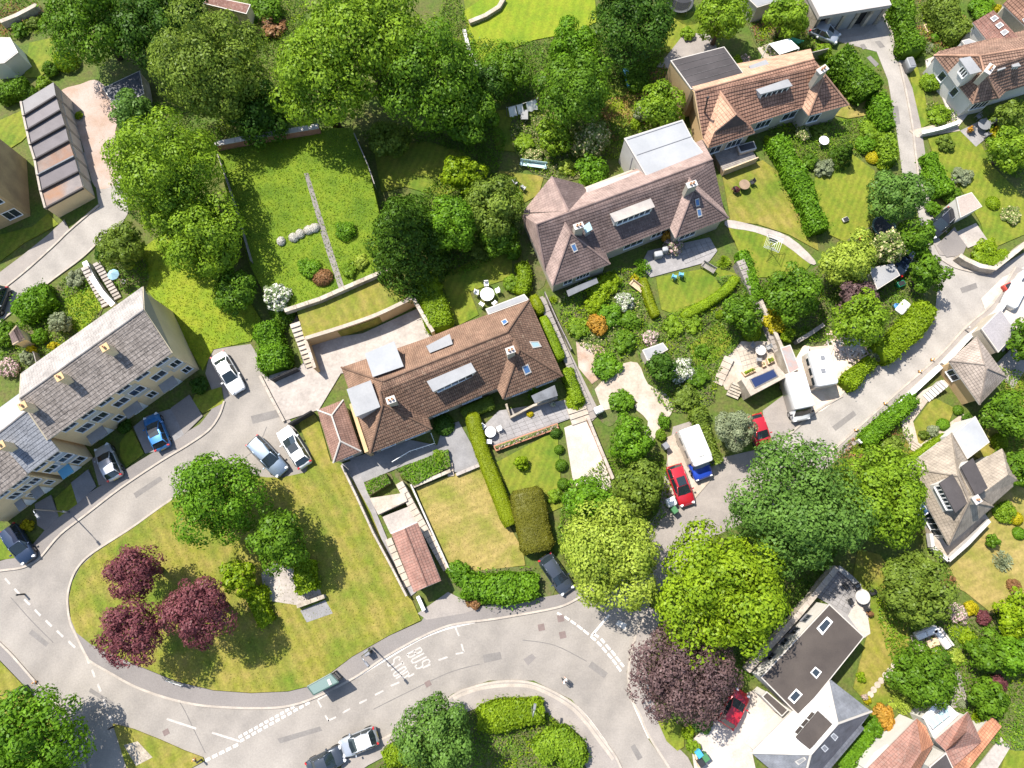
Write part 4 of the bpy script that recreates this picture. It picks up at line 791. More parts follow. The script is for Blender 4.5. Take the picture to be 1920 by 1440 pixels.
# ---- modern house with the brown flat roof
h = house('house', 'modern white house with big brown flat roof and slate hipped wing', 1530, 1280); Zf = 3.3
flat_box(h, [(1555, 1132), (1621, 1194), (1500, 1345), (1426, 1270)], Zf, m_feltb, m_white_r, name='wall')
fp = [G(x, y, Zf) for x, y in [(1555, 1132), (1426, 1270)]]
for u0, u1 in ((.18, .27), (.36, .44), (.52, .6), (.72, .8)): window(h, offset_poly(fp + [G(1500, 1345, Zf), G(1621, 1194, Zf)], .06)[1] and Vector((*offset_poly(fp + [G(1500, 1345, Zf), G(1621, 1194, Zf)], .06)[0], 0)), Vector((*offset_poly(fp + [G(1500, 1345, Zf), G(1621, 1194, Zf)], .06)[1], 0)), u0, u1, 1.0, 2.1, mull=2, frame=m_greyp, out=(lambda d: Vector((-abs(d.y), abs(d.x), 0)))((fp[1] - fp[0]).normalized()))
WF = {k: G(x, y, Zf + .02) for k, x, y in (('a', 1555, 1132), ('b', 1621, 1194), ('c', 1500, 1345))}
for q in ([(1531, 1178), (1551, 1156), (1562, 1166), (1542, 1191)], [(1519, 1261), (1529, 1250), (1541, 1260), (1531, 1273)], [(1477, 1309), (1493, 1291), (1505, 1302), (1489, 1320)]): skylight(h, WF, ('a', 'b', 'c'), q, m_glass, m_white)
flat_box(h, [(1428, 1306), (1438, 1296), (1479, 1331), (1466, 1344)], 2.6, m_feltb, m_white_r, name='porch')
E, R = 3.0, 5.2
V = dict(n=(1551, 1269, E), e=(1634, 1334, E), w=(1408, 1411, E), a=(1570, 1357, R), b=(1520, 1414, R), x1=(1615, 1360, E), x2=(1621, 1366, E), se=(1540, 1462, E), s=(1500, 1490, E))
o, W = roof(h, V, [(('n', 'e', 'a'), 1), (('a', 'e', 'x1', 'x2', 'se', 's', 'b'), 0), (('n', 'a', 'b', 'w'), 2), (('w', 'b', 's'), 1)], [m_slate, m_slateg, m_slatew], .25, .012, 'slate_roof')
ridge_tiles(h, W, [('n', 'a'), ('a', 'e'), ('a', 'b'), ('b', 'w'), ('b', 's')], m_trim, .1); walls(h, [V[k][:2] for k in ('n', 'e', 'x1', 'x2', 'se', 's', 'w')], E, m_white_r, .3, name='wing_wall')
dormer(h, [(1534, 1333), (1561, 1358), (1519, 1406), (1492, 1383)], 5.0, 3.2, m_feltb, m_white_r, front=(3, 0), mull=3, glass=m_feltb)
for q in ([(1557, 1380), (1563, 1374), (1572, 1382), (1566, 1390)], [(1539, 1402), (1546, 1396), (1554, 1404), (1547, 1411)]): skylight(h, W, ('a', 'e', 'b'), q, m_leadw, m_white)
skylight(h, W, ('w', 'b', 's'), [(1490, 1428), (1508, 1419), (1512, 1424), (1497, 1435)], m_lead, m_trim)

# ---- red-tiled house in the lower corner
h = house('house', 'rust-red tiled house with glazed conservatory in the lower corner', 1730, 1400); E = 2.9
V = dict(a=(1719, 1347, E), b=(1627, 1440, E), b2=(1560, 1510, E), c=(1736, 1362, E), d=(1750, 1396, E), r0=(1728, 1410, 5.0), r1=(1670, 1500, 5.0), e=(1715, 1460, E), e2=(1690, 1510, E))
o, W = roof(h, V, [(('a', 'r0', 'r1', 'b2', 'b'), 0), (('a', 'c', 'd', 'r0'), 1), (('d', 'e', 'e2', 'r1', 'r0'), 1)], [m_tile5, m_terra]); walls(h, [V[k][:2] for k in ('a', 'c', 'd', 'e', 'e2', 'b2', 'b')], E, m_white_r, .2)
V = dict(a=(1815, 1335, E), b=(1840, 1391, E), c=(1786, 1440, E), d=(1773, 1408, E), e=(1753, 1388, E), r0=(1812, 1372, 4.2), r1=(1792, 1396, 4.2)); roof(h, V, [('e', 'a', 'r0', 'r1', 'd'), ('a', 'b', 'r0'), ('b', 'c', 'd', 'r1', 'r0')], m_tile5, name='wing_roof'); walls(h, [V[k][:2] for k in ('e', 'a', 'b', 'c', 'd')], E, m_white_r, .2, name='wing_wall')
V = dict(a=(1834, 1372, 2.2), b=(1859, 1342, 2.2), c=(1878, 1362, 2.0), d=(1800, 1462, 2.0), f=(1786, 1440, 2.6)); roof(h, V, [('a', 'b', 'c', 'd', 'f')], m_terra, name='lean_to_roof'); walls(h, [(1836, 1373), (1858, 1345), (1876, 1362), (1800, 1460), (1788, 1440)], 2.0, m_white_r, .1, name='lean_to_wall')
flat_box(h, [(1742, 1438), (1774, 1411), (1790, 1445), (1760, 1470)], 3.0, m_felt, m_white_r, name='flat_bay')
cv = MB(); QQ = [G(x, y, 2.4) for x, y in [(1733, 1348), (1757, 1314), (1777, 1319), (1800, 1340), (1752, 1385)]]; cv.prism([Vector((q.x, q.y, 0)) for q in QQ], 0, 2.3); cons = cv.build('conservatory', m_white_r, h)
for k in range(4):
    t0, t1 = k / 4, (k + 1) / 4; A, B = G(1739, 1352, 2.5), G(1776, 1324, 2.5); Cc, D = G(1750, 1366, 2.9), G(1783, 1340, 2.9); mb = MB(); mb.add([A.lerp(B, t0 + .03), A.lerp(B, t1 - .03), Cc.lerp(D, t1 - .03), Cc.lerp(D, t0 + .03)], [(0, 1, 2, 3)]); mb.build('pane', m_glassl, cons)
    mb = MB(); mb.tube([A.lerp(B, t0), Cc.lerp(D, t0)], .06, 5); mb.build('glazing_bar', m_white, cons)
mb = MB(); mb.prism([G(x, y, 2.5) for x, y in [(1729, 1346), (1757, 1314), (1766, 1318), (1737, 1351)]], 2.4, 2.5); pg = mb.build('pergola_frame', m_white, h)
mb = MB(); mb.prism([G(x, y, 2.6) for x, y in [(1640, 1411), (1664, 1395), (1677, 1415), (1634, 1445), (1620, 1440)]], 0, 2.6); mb.build('side_porch', m_white_r, h)

# ---- stepped terrace of ochre houses on the left
def terrace(lbl, V, eave, ground0, front, panels, mat_front, mat_rear, wins, gables, chims, name='terraced_house', pan=None):
    h = house(name, lbl, *ground0)
    o, W = roof(h, V, [(front[0], 0), (front[1], 1)], [mat_front, mat_rear], .38, .03)
    ridge_tiles(h, W, [('r0', 'r1')], m_tile7b, .09)
    wp = walls(h, [V[k][:2] for k in ('f0', 'f1', 'b1', 'b0')], eave, m_ochre, .2)
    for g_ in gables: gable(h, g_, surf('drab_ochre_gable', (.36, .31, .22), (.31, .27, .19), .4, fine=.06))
    a, b = wp[0], wp[1]; d = (b - a).normalized(); n = Vector((d.y, -d.x, 0)); Lw = (b - a).length; rz = math.atan2(d.y, d.x)
    for (u0, u1, z0, z1, m) in panels:
        c = a + d * Lw * (u0 + u1) / 2 + n * .015; mb = MB(); mb.box((c.x, c.y, (z0 + z1) / 2), (Lw * (u1 - u0), .05, z1 - z0), rz); mb.build('cladding_panel', m, h)
    for (u0, u1, z0, z1, m) in wins: window(h, b, a, 1 - u1, 1 - u0, z0, z1, out=n, mull=m)
    for u0, u1, mt in pan or []:
        c = a + d * Lw * (u0 + u1) / 2 + n * .5; mb = MB(); mb.box((c.x, c.y, 2.25), (Lw * (u1 - u0), 1.0, .14), rz); mb.box((c.x - n.x * .46, c.y - n.y * .46, 1.1), (Lw * (u1 - u0) * .9, .06, 2.1), rz, 1); mb.build('porch', [mt, m_white], h)
    for c_ in chims: chimney(h, *c_)
    return h, wp
m_pgrey = surf('grey_panels', (.46, .45, .41), (.41, .4, .365), .8, fine=.04, bump=.03); m_pblue = surf('pale_blue_panels', (.36, .42, .5), (.32, .38, .46), .8, fine=.04, bump=.03)
EA = 6.5
V = dict(f0=(90, 825, EA), f1=(322, 662, EA), b1=(267, 538, EA), b0=(40, 700, EA), r0=(37, 747, 8.2), r1=(269, 581, 8.2))
cols = [.16, .29, .47, .61, .8, .945]
wins = [(u - .05, u + .05, 3.5, 4.6, 2) for u in cols[:5]] + [(.915, .985, 3.5, 4.6, 2)] + [(u - .05, u + .05, 5.6, 6.15, 2) for u in (.13, .28, .43, .58, .74, .91)] + [(u - .03, u + .03, 1.1, 2.2, 2) for u in (.33, .63, .95)]
pans = [(u0, u1, 2.7, 3.35, m_pgrey) for u0, u1 in ((.24, .35), (.56, .67), (.88, .99))] + [(u0, u1, 4.75, 5.45, m_pgrey) for u0, u1 in ((.23, .34), (.54, .66), (.86, .99))] + [(u0, u1, 3.5, 4.6, m_pgrey) for u0, u1 in ((.212, .238), (.525, .555), (.855, .895))]
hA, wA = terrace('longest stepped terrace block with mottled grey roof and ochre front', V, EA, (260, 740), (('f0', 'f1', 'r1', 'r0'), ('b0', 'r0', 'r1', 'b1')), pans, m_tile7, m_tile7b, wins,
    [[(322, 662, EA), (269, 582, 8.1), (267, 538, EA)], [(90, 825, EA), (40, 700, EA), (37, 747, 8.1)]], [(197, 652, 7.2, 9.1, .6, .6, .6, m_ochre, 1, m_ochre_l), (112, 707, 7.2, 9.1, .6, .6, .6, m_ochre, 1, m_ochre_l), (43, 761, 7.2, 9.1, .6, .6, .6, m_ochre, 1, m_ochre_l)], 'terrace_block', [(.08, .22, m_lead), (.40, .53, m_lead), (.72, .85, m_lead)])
EB = 5.9
V = dict(f0=(52, 888, EB), f1=(111, 844, EB), b1=(36, 738, EB), b0=(-24, 782, EB), r0=(-10, 818, 7.5), r1=(50, 771, 7.5))
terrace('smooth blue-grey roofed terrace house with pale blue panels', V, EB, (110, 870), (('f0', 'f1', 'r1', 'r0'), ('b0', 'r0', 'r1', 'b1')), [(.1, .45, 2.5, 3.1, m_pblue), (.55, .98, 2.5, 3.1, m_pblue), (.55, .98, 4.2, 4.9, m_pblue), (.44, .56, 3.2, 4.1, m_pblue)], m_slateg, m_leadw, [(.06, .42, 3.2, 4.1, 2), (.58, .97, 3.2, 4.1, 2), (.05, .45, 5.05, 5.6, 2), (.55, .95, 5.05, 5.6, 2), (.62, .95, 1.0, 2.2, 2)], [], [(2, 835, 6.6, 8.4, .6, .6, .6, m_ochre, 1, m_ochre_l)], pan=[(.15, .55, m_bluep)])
EC = 5.7
V = dict(f0=(-70, 980, EC), f1=(52, 890, EC), b1=(-22, 785, EC), b0=(-145, 875, EC), r0=(-120, 910, 7.2), r1=(2, 822, 7.2))
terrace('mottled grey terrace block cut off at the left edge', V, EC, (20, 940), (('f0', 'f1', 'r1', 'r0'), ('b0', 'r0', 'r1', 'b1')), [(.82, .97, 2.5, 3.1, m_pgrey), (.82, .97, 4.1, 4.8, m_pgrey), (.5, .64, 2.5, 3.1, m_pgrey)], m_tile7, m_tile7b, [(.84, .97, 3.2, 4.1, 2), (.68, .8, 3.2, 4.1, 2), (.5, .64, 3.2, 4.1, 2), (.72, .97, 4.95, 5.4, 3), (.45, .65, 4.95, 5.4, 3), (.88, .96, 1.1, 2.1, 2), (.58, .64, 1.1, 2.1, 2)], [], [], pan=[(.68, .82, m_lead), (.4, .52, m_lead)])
# ochre flats beyond the service road
h = house('block_of_flats', 'plain ochre block cut off at the left edge, beside the row of garages', 20, 380); P = [G(57, 405, 0), G(50, 300, 0), G(-110, 330, 0), G(-90, 470, 0)]
mb = MB(); mb.prism(P, 0, 6.3); mb.build('wall', surf('stained_ochre', (.46, .34, .19), (.38, .28, .155), .35, (.3, .22, .13), .5, fine=.08), h)
d = (P[3] - P[0]).normalized(); n = Vector((-d.y, d.x, 0)); n = n if n.y < 0 else -n
for u0, u1, z0, z1 in ((.04, .2, 3.6, 5.0), (.04, .2, .8, 2.1), (.3, .45, 3.6, 5.0)): window(h, P[0], P[3], u0, u1, z0, z1, out=n, mull=2)
mb = MB(); rz = math.atan2(d.y, d.x); c = P[0] + d * 2.6 + n * .02; mb.box((c.x, c.y, 5.5), (4.6, .06, .7), rz); mb.build('cladding_panel', m_white, h)
mb = MB(); mb.prism(P, 6.3, 6.5); mb.build('roof', m_tile7, h)
# row of seven lock-up garages stepping down the slope
RT = [(100, 154), (105, 181), (113, 208), (122, 236), (129, 265), (139, 294), (147, 323), (156, 353)]; LT = [(40, 191), (45, 218), (51, 245), (57, 272), (66, 300), (71, 329), (77, 359), (86, 391)]
gl = ['northmost lock-up garage under pale grey felt at the top of the row', 'second lock-up garage from the top, pinkish grey felt', 'third lock-up garage from the top, streaked felt', 'fourth lock-up garage from the top, brownish grey felt', 'fifth lock-up garage, orange mossy roof with blue-edged parapet', 'sixth lock-up garage, second up from the ochre end wall', 'lowest lock-up garage with orange moss and the ochre end wall']
gm = [surf('garage_felt%d' % i, a, b, .8, c3, .3, fine=.1) for i, (a, b, c3) in enumerate([((.25, .235, .23), (.22, .205, .2), None), ((.21, .19, .19), (.185, .165, .165), None), ((.19, .17, .17), (.15, .135, .135), None), ((.175, .158, .16), (.145, .13, .132), None), ((.25, .2, .175), (.18, .13, .105), (.26, .13, .075)), ((.16, .142, .145), (.135, .12, .122), None), ((.24, .205, .19), (.19, .165, .155), (.28, .15, .085))])]
for i in range(7):
    z = 3.3 - i * .17; g = house('lock_up_garage', gl[i], (RT[i][0] + LT[i][0]) / 2, (RT[i][1] + LT[i][1]) / 2, 'garage'); g['group'] = 'row of lock-up garages'
    Q = [G(*LT[i], z), G(*RT[i], z), G(RT[i + 1][0] - .5, RT[i + 1][1] - 1, z), G(LT[i + 1][0] - .5, LT[i + 1][1] - 1, z)]; mb = MB(); mb.prism(Q, 0, z - .1); mb.build('wall', m_ochre if i == 6 else surf('pale_block', (.42, .4, .37), (.36, .34, .32), .7), g)
    mb = MB(); mb.prism(offset_poly_v(Q, .1) if False else Q, z - .1, z - .02); mb.build('roof', gm[i], g)
    A, B = strip_poly([Q[0], Q[3]], .22); mb = MB(); mb.prism([Vector((p.x, p.y, 0)) for p in (A + B[::-1])], z - .3, z + .12); mb.build('parapet', m_kerb, g)
    A, B = strip_poly([Q[3], Q[2]], .16); mb = MB(); mb.prism([Vector((p.x, p.y, 0)) for p in (A + B[::-1])], z - .2, z + .1); mb.build('roof_upstand', m_felt if i != 4 else m_slateg, g)
    a, b = Q[1], Q[2]; d = (b - a).normalized(); n = Vector((d.y, -d.x, 0)); n = n if n.x > 0 else -n; c = a.lerp(b, .5) + n * .02; mb = MB(); mb.box((c.x, c.y, 1.1), ((b - a).length * .8, .06, 2.0), math.atan2(d.y, d.x)); mb.build('garage_door', m_offwhite, g)
# garage court at the top of the lane
h = house('garage_block', 'long flat-roofed stone garage block with five bays at the head of the lane', 1590, 30, 'garage'); z = 3.2
Q = [G(1537, 31, z), G(1672, 9, z), G(1640, -60, z), G(1500, -40, z)]; mb = MB(); mb.prism(Q, z - .5, z); mb.build('roof', surf('pinkish_roof', (.42, .38, .35), (.36, .325, .3), .5, fine=.08), h)
I = [Vector((*p, 0)) for p in offset_poly(Q, .1)]; d = (I[1] - I[0]).normalized(); n = Vector((d.y, -d.x, 0)); n = n if n.y < 0 else -n; Lw = (I[1] - I[0]).length; rz = math.atan2(d.y, d.x)
mb = MB(); mb.prism([I[0] - n * .5, I[1] - n * .5, I[2], I[3]], 0, z - .5); mb.build('bay_shade_block', m_dark, h)  # near-black block paints in the shade inside the open bays
mb = MB(); mb.prism([I[0], I[0] + (I[3] - I[0]) * 1.0, I[3] + d * .3, I[0] + d * .3], 0, z - .5); mb.build('side_wall', m_stone, h)
for k in range(6):
    c = I[0] + d * (Lw * k / 5) - n * .25; c = c + d * (.2 if k == 0 else (-.2 if k == 5 else 0)); mb = MB(); mb.box((c.x, c.y, (z - .5) / 2), (.4, .5, z - .5), rz); mb.build('pier', m_stone, h)
for k, mt in ((1, m_leadw), (2, m_leadw), (4, m_lead)): c = I[0] + d * (Lw * (k + .5) / 5) - n * .2; mb = MB(); mb.box((c.x, c.y, 1.3), (Lw / 5 - .45, .08, 2.6), rz); mb.build('garage_door', mt, h)
# gabled garage of the middle house
h = house('garage', 'rust-red gabled garage standing at the foot of the front steps', 780, 1045, 'garage'); E = 2.4
V = dict(a=(734, 1001, E), b=(783, 980, E), c=(827, 1089, E), d=(776, 1111, E), r0=(759, 991, 3.2), r1=(801, 1099, 3.2)); o, W = roof(h, V, [('a', 'r0', 'r1', 'd'), ('r0', 'b', 'c', 'r1')], m_tile5, .32, .025); ridge_tiles(h, W, [('r0', 'r1')], m_tile5, .07)
wp = walls(h, [(734, 1001), (783, 980), (827, 1089), (776, 1111)], E, m_white_r, .2); gable(h, [(776, 1111, E), (827, 1089, E), (801, 1098, 3.15)], m_white_r); gable(h, [(734, 1001, E), (783, 980, E), (759, 992, 3.15)], m_white_r)
d = (wp[2] - wp[3]).normalized(); n = Vector((d.y, -d.x, 0)); c = wp[3].lerp(wp[2], .5) + n * .03; mb = MB(); mb.box((c.x, c.y, 1.05), (2.3, .08, 2.1), math.atan2(d.y, d.x)); mb.build('garage_door', m_greyp, h)
# smaller outbuildings
def shed(name, label, pts, z, mat_roof, mat_wall, cat='shed', ridge=None):
    h = house(name, label, pts[0][0], pts[0][1], cat)
    if ridge:
        V = {k: (*p, z) for k, p in zip('abcd', pts)}; V['r0'] = (*ridge[0], z + .6); V['r1'] = (*ridge[1], z + .6); o, W = roof(h, V, [('a', 'r0', 'r1', 'd'), ('r0', 'b', 'c', 'r1')], mat_roof, .3, .015); walls(h, pts, z, mat_wall, .12)
        gable(h, [(*pts[3], z), (*pts[2], z), (*ridge[1], z + .55)], mat_wall); gable(h, [(*pts[0], z), (*pts[1], z), (*ridge[0], z + .55)], mat_wall)
    else: flat_box(h, pts, z, mat_roof, mat_wall, name='wall')
    return h
shed('garden_shed', 'small brown gabled garden shed behind the terrace', [(18, 628), (32, 611), (47, 636), (24, 647)], 2.0, m_tile2, m_ochre, 'shed', [(25, 619), (36, 641)])
shed('garden_shed', 'grey flat-roofed shed among shrubs below the plum-brown houses', [(1204, 656), (1243, 642), (1253, 655), (1214, 677)], 2.1, m_lead, m_cream_r)
shed('garage', 'grey-roofed garage with white edge half hidden under the olive tree', [(1628, 502), (1676, 494), (1688, 516), (1645, 543)], 2.4, m_lead, m_white_r, 'garage')
shed('garage', 'small pinkish-roofed garage behind the black car', [(1793, 370), (1822, 360), (1842, 387), (1801, 408)], 2.4, surf('pink_felt', (.38, .31, .26), (.33, .27, .23), .6), m_white_r, 'garage')
shed('garden_room', 'white-roofed garden room at the upper left edge', [(-30, 70), (19, 70), (34, 98), (8, 118), (-30, 122)], 2.5, m_leadw, m_white_r, 'garden room')
shed('house', 'brown-roofed building with ochre wall peeking out at the top edge', [(380, 6), (392, -8), (470, 8), (462, 26)], 3.0, m_tile5, m_ochre, 'house')
shed('outbuilding', 'dark slate-roofed outbuilding in deep shade between the big trees', [(192, 165), (262, 132), (270, 175), (218, 204)], 2.2, m_slate, m_stone, 'outbuilding')
shed('outbuilding', 'grey building end at the top edge beside the trampoline', [(1395, -10), (1450, -30), (1465, 0), (1420, 14)], 2.6, m_lead, m_offwhite, 'outbuilding')
shed('carport', 'grey lean-to with rusty brick-red patch beside the parked delivery van', [(1463, 652), (1482, 646), (1500, 690), (1480, 702)], 2.2, surf('rusty_lean_to', (.3, .28, .27), (.26, .24, .23), .8, (.45, .2, .13), .45, fine=.12), m_stone, 'carport')
# raised hot-tub platform
h = house('pool_platform', 'cream raised platform holding a dark blue plunge pool', 1430, 710, 'platform'); z = 2.3
Q = [G(x, y, z) for x, y in [(1390, 712), (1455, 682), (1476, 706), (1408, 742)]]; mb = MB(); mb.prism(Q, 0, z); mb.build('base', m_cream, h)
mb = MB(); mb.prism([G(x, y, z + .06) for x, y in [(1405, 711), (1451, 691), (1460, 706), (1415, 729)]], z, z + .06); mb.build('coping', m_stoned, h)
mb = MB(); mb.prism([G(x, y, z + .08) for x, y in [(1408, 711), (1450, 693), (1457, 705), (1416, 726)]], z, z + .08); mb.build('water', plain('pool_cover_blue', (.02, .032, .085), .15), h)
# ------------------------------------------------------------------ vegetation
lf = dict(mid=leafy('leaf_mid_green', (.15, .27, .016), (.035, .085, .007)), bright=leafy('leaf_bright_green', (.17, .32, .016), (.045, .115, .007)), fresh=leafy('leaf_fresh_green', (.25, .37, .022), (.07, .14, .009)),
    lime=leafy('leaf_lime', (.3, .4, .012), (.1, .18, .008)), pale=leafy('leaf_pale_yellow_green', (.4, .47, .065), (.16, .23, .02)), yell=leafy('leaf_yellow_green', (.28, .38, .016), (.09, .165, .008)),
    olive=leafy('leaf_olive', (.21, .285, .036), (.06, .1, .012)), dark=leafy('leaf_dark_green', (.085, .17, .016), (.02, .055, .007)), blue=leafy('leaf_soft_green', (.16, .28, .048), (.045, .1, .015)),
    conif=leafy('needle_dark_green', (.085, .16, .012), (.018, .045, .005), trans=.2), burg=leafy('leaf_burgundy', (.25, .085, .09), (.09, .028, .034)), purp=leafy('leaf_purple_brown', (.2, .125, .115), (.07, .042, .044)),
    gold=leafy('leaf_gold', (.55, .46, .015), (.3, .27, .01)), orange=leafy('leaf_orange', (.6, .3, .04), (.3, .19, .03)), grey=leafy('leaf_grey_green', (.32, .35, .2), (.13, .16, .08)), rust=leafy('leaf_rust', (.36, .19, .08), (.16, .08, .035)),
    white=leafy('leaf_with_white_blossom', (.26, .33, .14), (.1, .15, .05), spot=((.75, .72, .62), .45)), pink=leafy('leaf_with_pink_blossom', (.3, .33, .14), (.12, .16, .06), spot=((.72, .5, .5), .5)), cream=leafy('leaf_with_cream_blossom', (.24, .3, .07), (.08, .13, .025), spot=((.7, .6, .32), .28)),
    palebush=leafy('leaf_pale_stone', (.6, .56, .48), (.5, .47, .4), trans=.1), hedge=leafy('hedge_green', (.14, .2, .02), (.05, .09, .01)), hedgel=leafy('hedge_lime', (.25, .35, .013), (.1, .17, .008)), hedgeo=leafy('hedge_olive_clipped', (.22, .27, .008), (.14, .175, .006)), hedgeb=leafy('hedge_brown_olive', (.17, .165, .018), (.085, .085, .01)))
rng = np.random.default_rng(7)
def quads(P, Nn, size, aspect=.62, rg=None):
    """one pointed leaf per point, its face towards Nn"""
    rg = rg or rng; n = len(P)
    Nn = Nn / np.maximum(np.linalg.norm(Nn, axis=1, keepdims=True), 1e-6)
    t = rg.normal(size=(n, 3)); t -= Nn * (t * Nn).sum(1, keepdims=True); t /= np.maximum(np.linalg.norm(t, axis=1, keepdims=True), 1e-6)
    b = np.cross(Nn, t); s = (np.asarray(size) * rg.uniform(.65, 1.3, n))[:, None] if np.ndim(size) == 0 else (size * rg.uniform(.7, 1.25, n))[:, None]
    V = np.stack([P - t * s, P - b * s * aspect + Nn * s * .12, P + t * s, P + b * s * aspect + Nn * s * .12], 1).reshape(-1, 3)
    return V
def leaf_mesh(name, V, mat):
    n = len(V) // 4; me = bpy.data.meshes.new(name)
    me.vertices.add(4 * n); me.vertices.foreach_set('co', V.astype(np.float32).ravel())
    me.loops.add(4 * n); me.loops.foreach_set('vertex_index', np.arange(4 * n, dtype=np.int32))
    me.polygons.add(n); me.polygons.foreach_set('loop_start', np.arange(0, 4 * n, 4, dtype=np.int32)); me.polygons.foreach_set('loop_total', np.full(n, 4, dtype=np.int32))
    me.materials.append(mat); me.update(); me.validate(); return me
def sph(n, rg): d = rg.normal(size=(n, 3)); return d / np.linalg.norm(d, axis=1, keepdims=True)
def crown_pts(rx, ry, rz, nl, nleaf, lobe=.36, seed=0, low=-.4, form='round'):
    """points and facings of a crown: many overlapping leafy lobes of unequal size with gaps between them"""
    rg = np.random.default_rng(seed); P = []; Nn = []; R = min(rx, ry)
    i = np.arange(nl) + .5; z = 1 - (1 - low) * i / nl; ph = i * 2.39996 + rg.uniform(0, 6)
    d = np.stack([np.sqrt(np.maximum(0, 1 - z * z)) * np.cos(ph), np.sqrt(np.maximum(0, 1 - z * z)) * np.sin(ph), z], 1) + rg.normal(size=(nl, 3)) * .16
    for k in range(nl):
        lr = lobe * R * rg.uniform(.55, 1.25) * (1 if nl < 30 else (30 / nl) ** .28)
        if form == 'cone':
            t = (k + .5) / nl; rad = (1 - t) ** .8 * .95 + .04; a = k * 2.39996; c = np.array([math.cos(a) * rad * rx * rg.uniform(.75, 1.05), math.sin(a) * rad * ry * rg.uniform(.75, 1.05), (t * 2 - 1) * rz]); lr = R * (.14 + .24 * (1 - t)) * rg.uniform(.7, 1.2)
            dd = np.array([math.cos(a), math.sin(a), .35])
        else:
            dd = d[k] / np.linalg.norm(d[k]); c = dd * np.array([rx, ry, rz]) * (rg.uniform(.3, .5) if k % 5 == 0 else rg.uniform(.84, .94) if k % 9 == 3 else rg.uniform(.58, .82))
        m = max(8, int(nleaf * rg.uniform(.7, 1.3) * (lr / (lobe * R)) ** 1.6)) if form != 'cone' else max(8, int(nleaf * (.35 + (1 - t))))
        s = rg.normal(size=(m, 3)) + dd * .75 + np.array([0, 0, .35]); s /= np.linalg.norm(s, axis=1, keepdims=True)
        fl = np.array([1, 1, .8]) if form != 'cone' else np.array([1.15, 1.15, .5])
        p = c + s * lr * fl * rg.uniform(.8, 1.08, (m, 1)) + rg.normal(size=(m, 3)) * lr * .06
        P.append(p); Nn.append(s * 1.5 + rg.normal(size=(m, 3)) * .4 + np.array([0, 0, .1]))
    m = nl * nleaf // 4; s = sph(m, rg); s[:, 2] = np.abs(s[:, 2]) * 1.1 - .35; p = s * np.array([rx, ry, rz]) * rg.uniform(.45, .74, (m, 1)); P.append(p); Nn.append(s + rg.normal(size=(m, 3)) * .6)
    return np.concatenate(P), np.concatenate(Nn)
def trunk_mesh(h, r, spread, seed, bare=False):
    rg = random.Random(seed); mb = MB(); lean = Vector((rg.uniform(-.15, .15), rg.uniform(-.15, .15), 0))
    pts = [Vector((0, 0, 0)), Vector((0, 0, h * .3)) + lean, Vector((0, 0, h * .62)) + lean * 1.6, Vector((0, 0, h * .85)) + lean * 2]
    mb.tube(pts, [r * 1.35, r, r * .65, r * .2], 8)
    for k in range(7 if not bare else 14):
        a = k * 2.4 + rg.uniform(-.4, .4); t = rg.uniform(.28, .65); b = Vector((0, 0, h * t)) + lean * 1.2; L = spread * rg.uniform(.55, .95)
        e = b + Vector((math.cos(a) * L, math.sin(a) * L, h * rg.uniform(.12, .3))); m_ = b.lerp(e, .5) + Vector((0, 0, h * .05)); mb.tube([b, m_, e], [r * .45, r * .28, r * .07], 5)
        e2 = m_ + Vector((math.cos(a + .9) * L * .45, math.sin(a + .9) * L * .45, h * .14)); mb.tube([m_, e2], [r * .24, r * .05], 4)
    return mb
def tree(label, px, py, rpx, h, mat, ry=None, n=None, leaf=.26, form='round', name='tree', low=-.4, lobe=.36, group=None, cat='tree', bare=False, z0=0.0, rzf=None, seed=None):
    """crown centre seen at (px, py), radius in pixels there; h is the tree's height in metres"""
    m = mpp(px, py, h * .6); r = rpx * m; r2 = (ry or rpx) * m; rz = (rzf or (.5 if form == 'cone' else .42)) * h; zc = h - rz
    leaf *= .62; seed = seed if seed is not None else int(px * 7 + py * 13); c = G(px, py, z0 + zc)
    o = empty(name, (c.x, c.y, z0), 0, label, cat, group)
    area = r * r2; nl = n or int(min(95, max(26, 22 + area * 1.1))); nleaf = int(max(60, min(520, area * 225 / nl / (leaf / .26) ** 2)))
    P, Nn = crown_pts(r * .95, r2 * .95, rz, nl, nleaf, lobe, seed, low, form)
    P[:, 2] += zc; keep = P[:, 2] > .25; me = leaf_mesh('crown', quads(P[keep], Nn[keep], leaf), lf[mat])
    cr = bpy.data.objects.new('crown', me); COL.objects.link(cr); cr.parent = o
    trunk_mesh(h * (1 if bare else .86), .03 * h + .02, r * (.8 if bare else .5), seed, bare).build('trunk', m_bark, o, True, world=False)
    return o
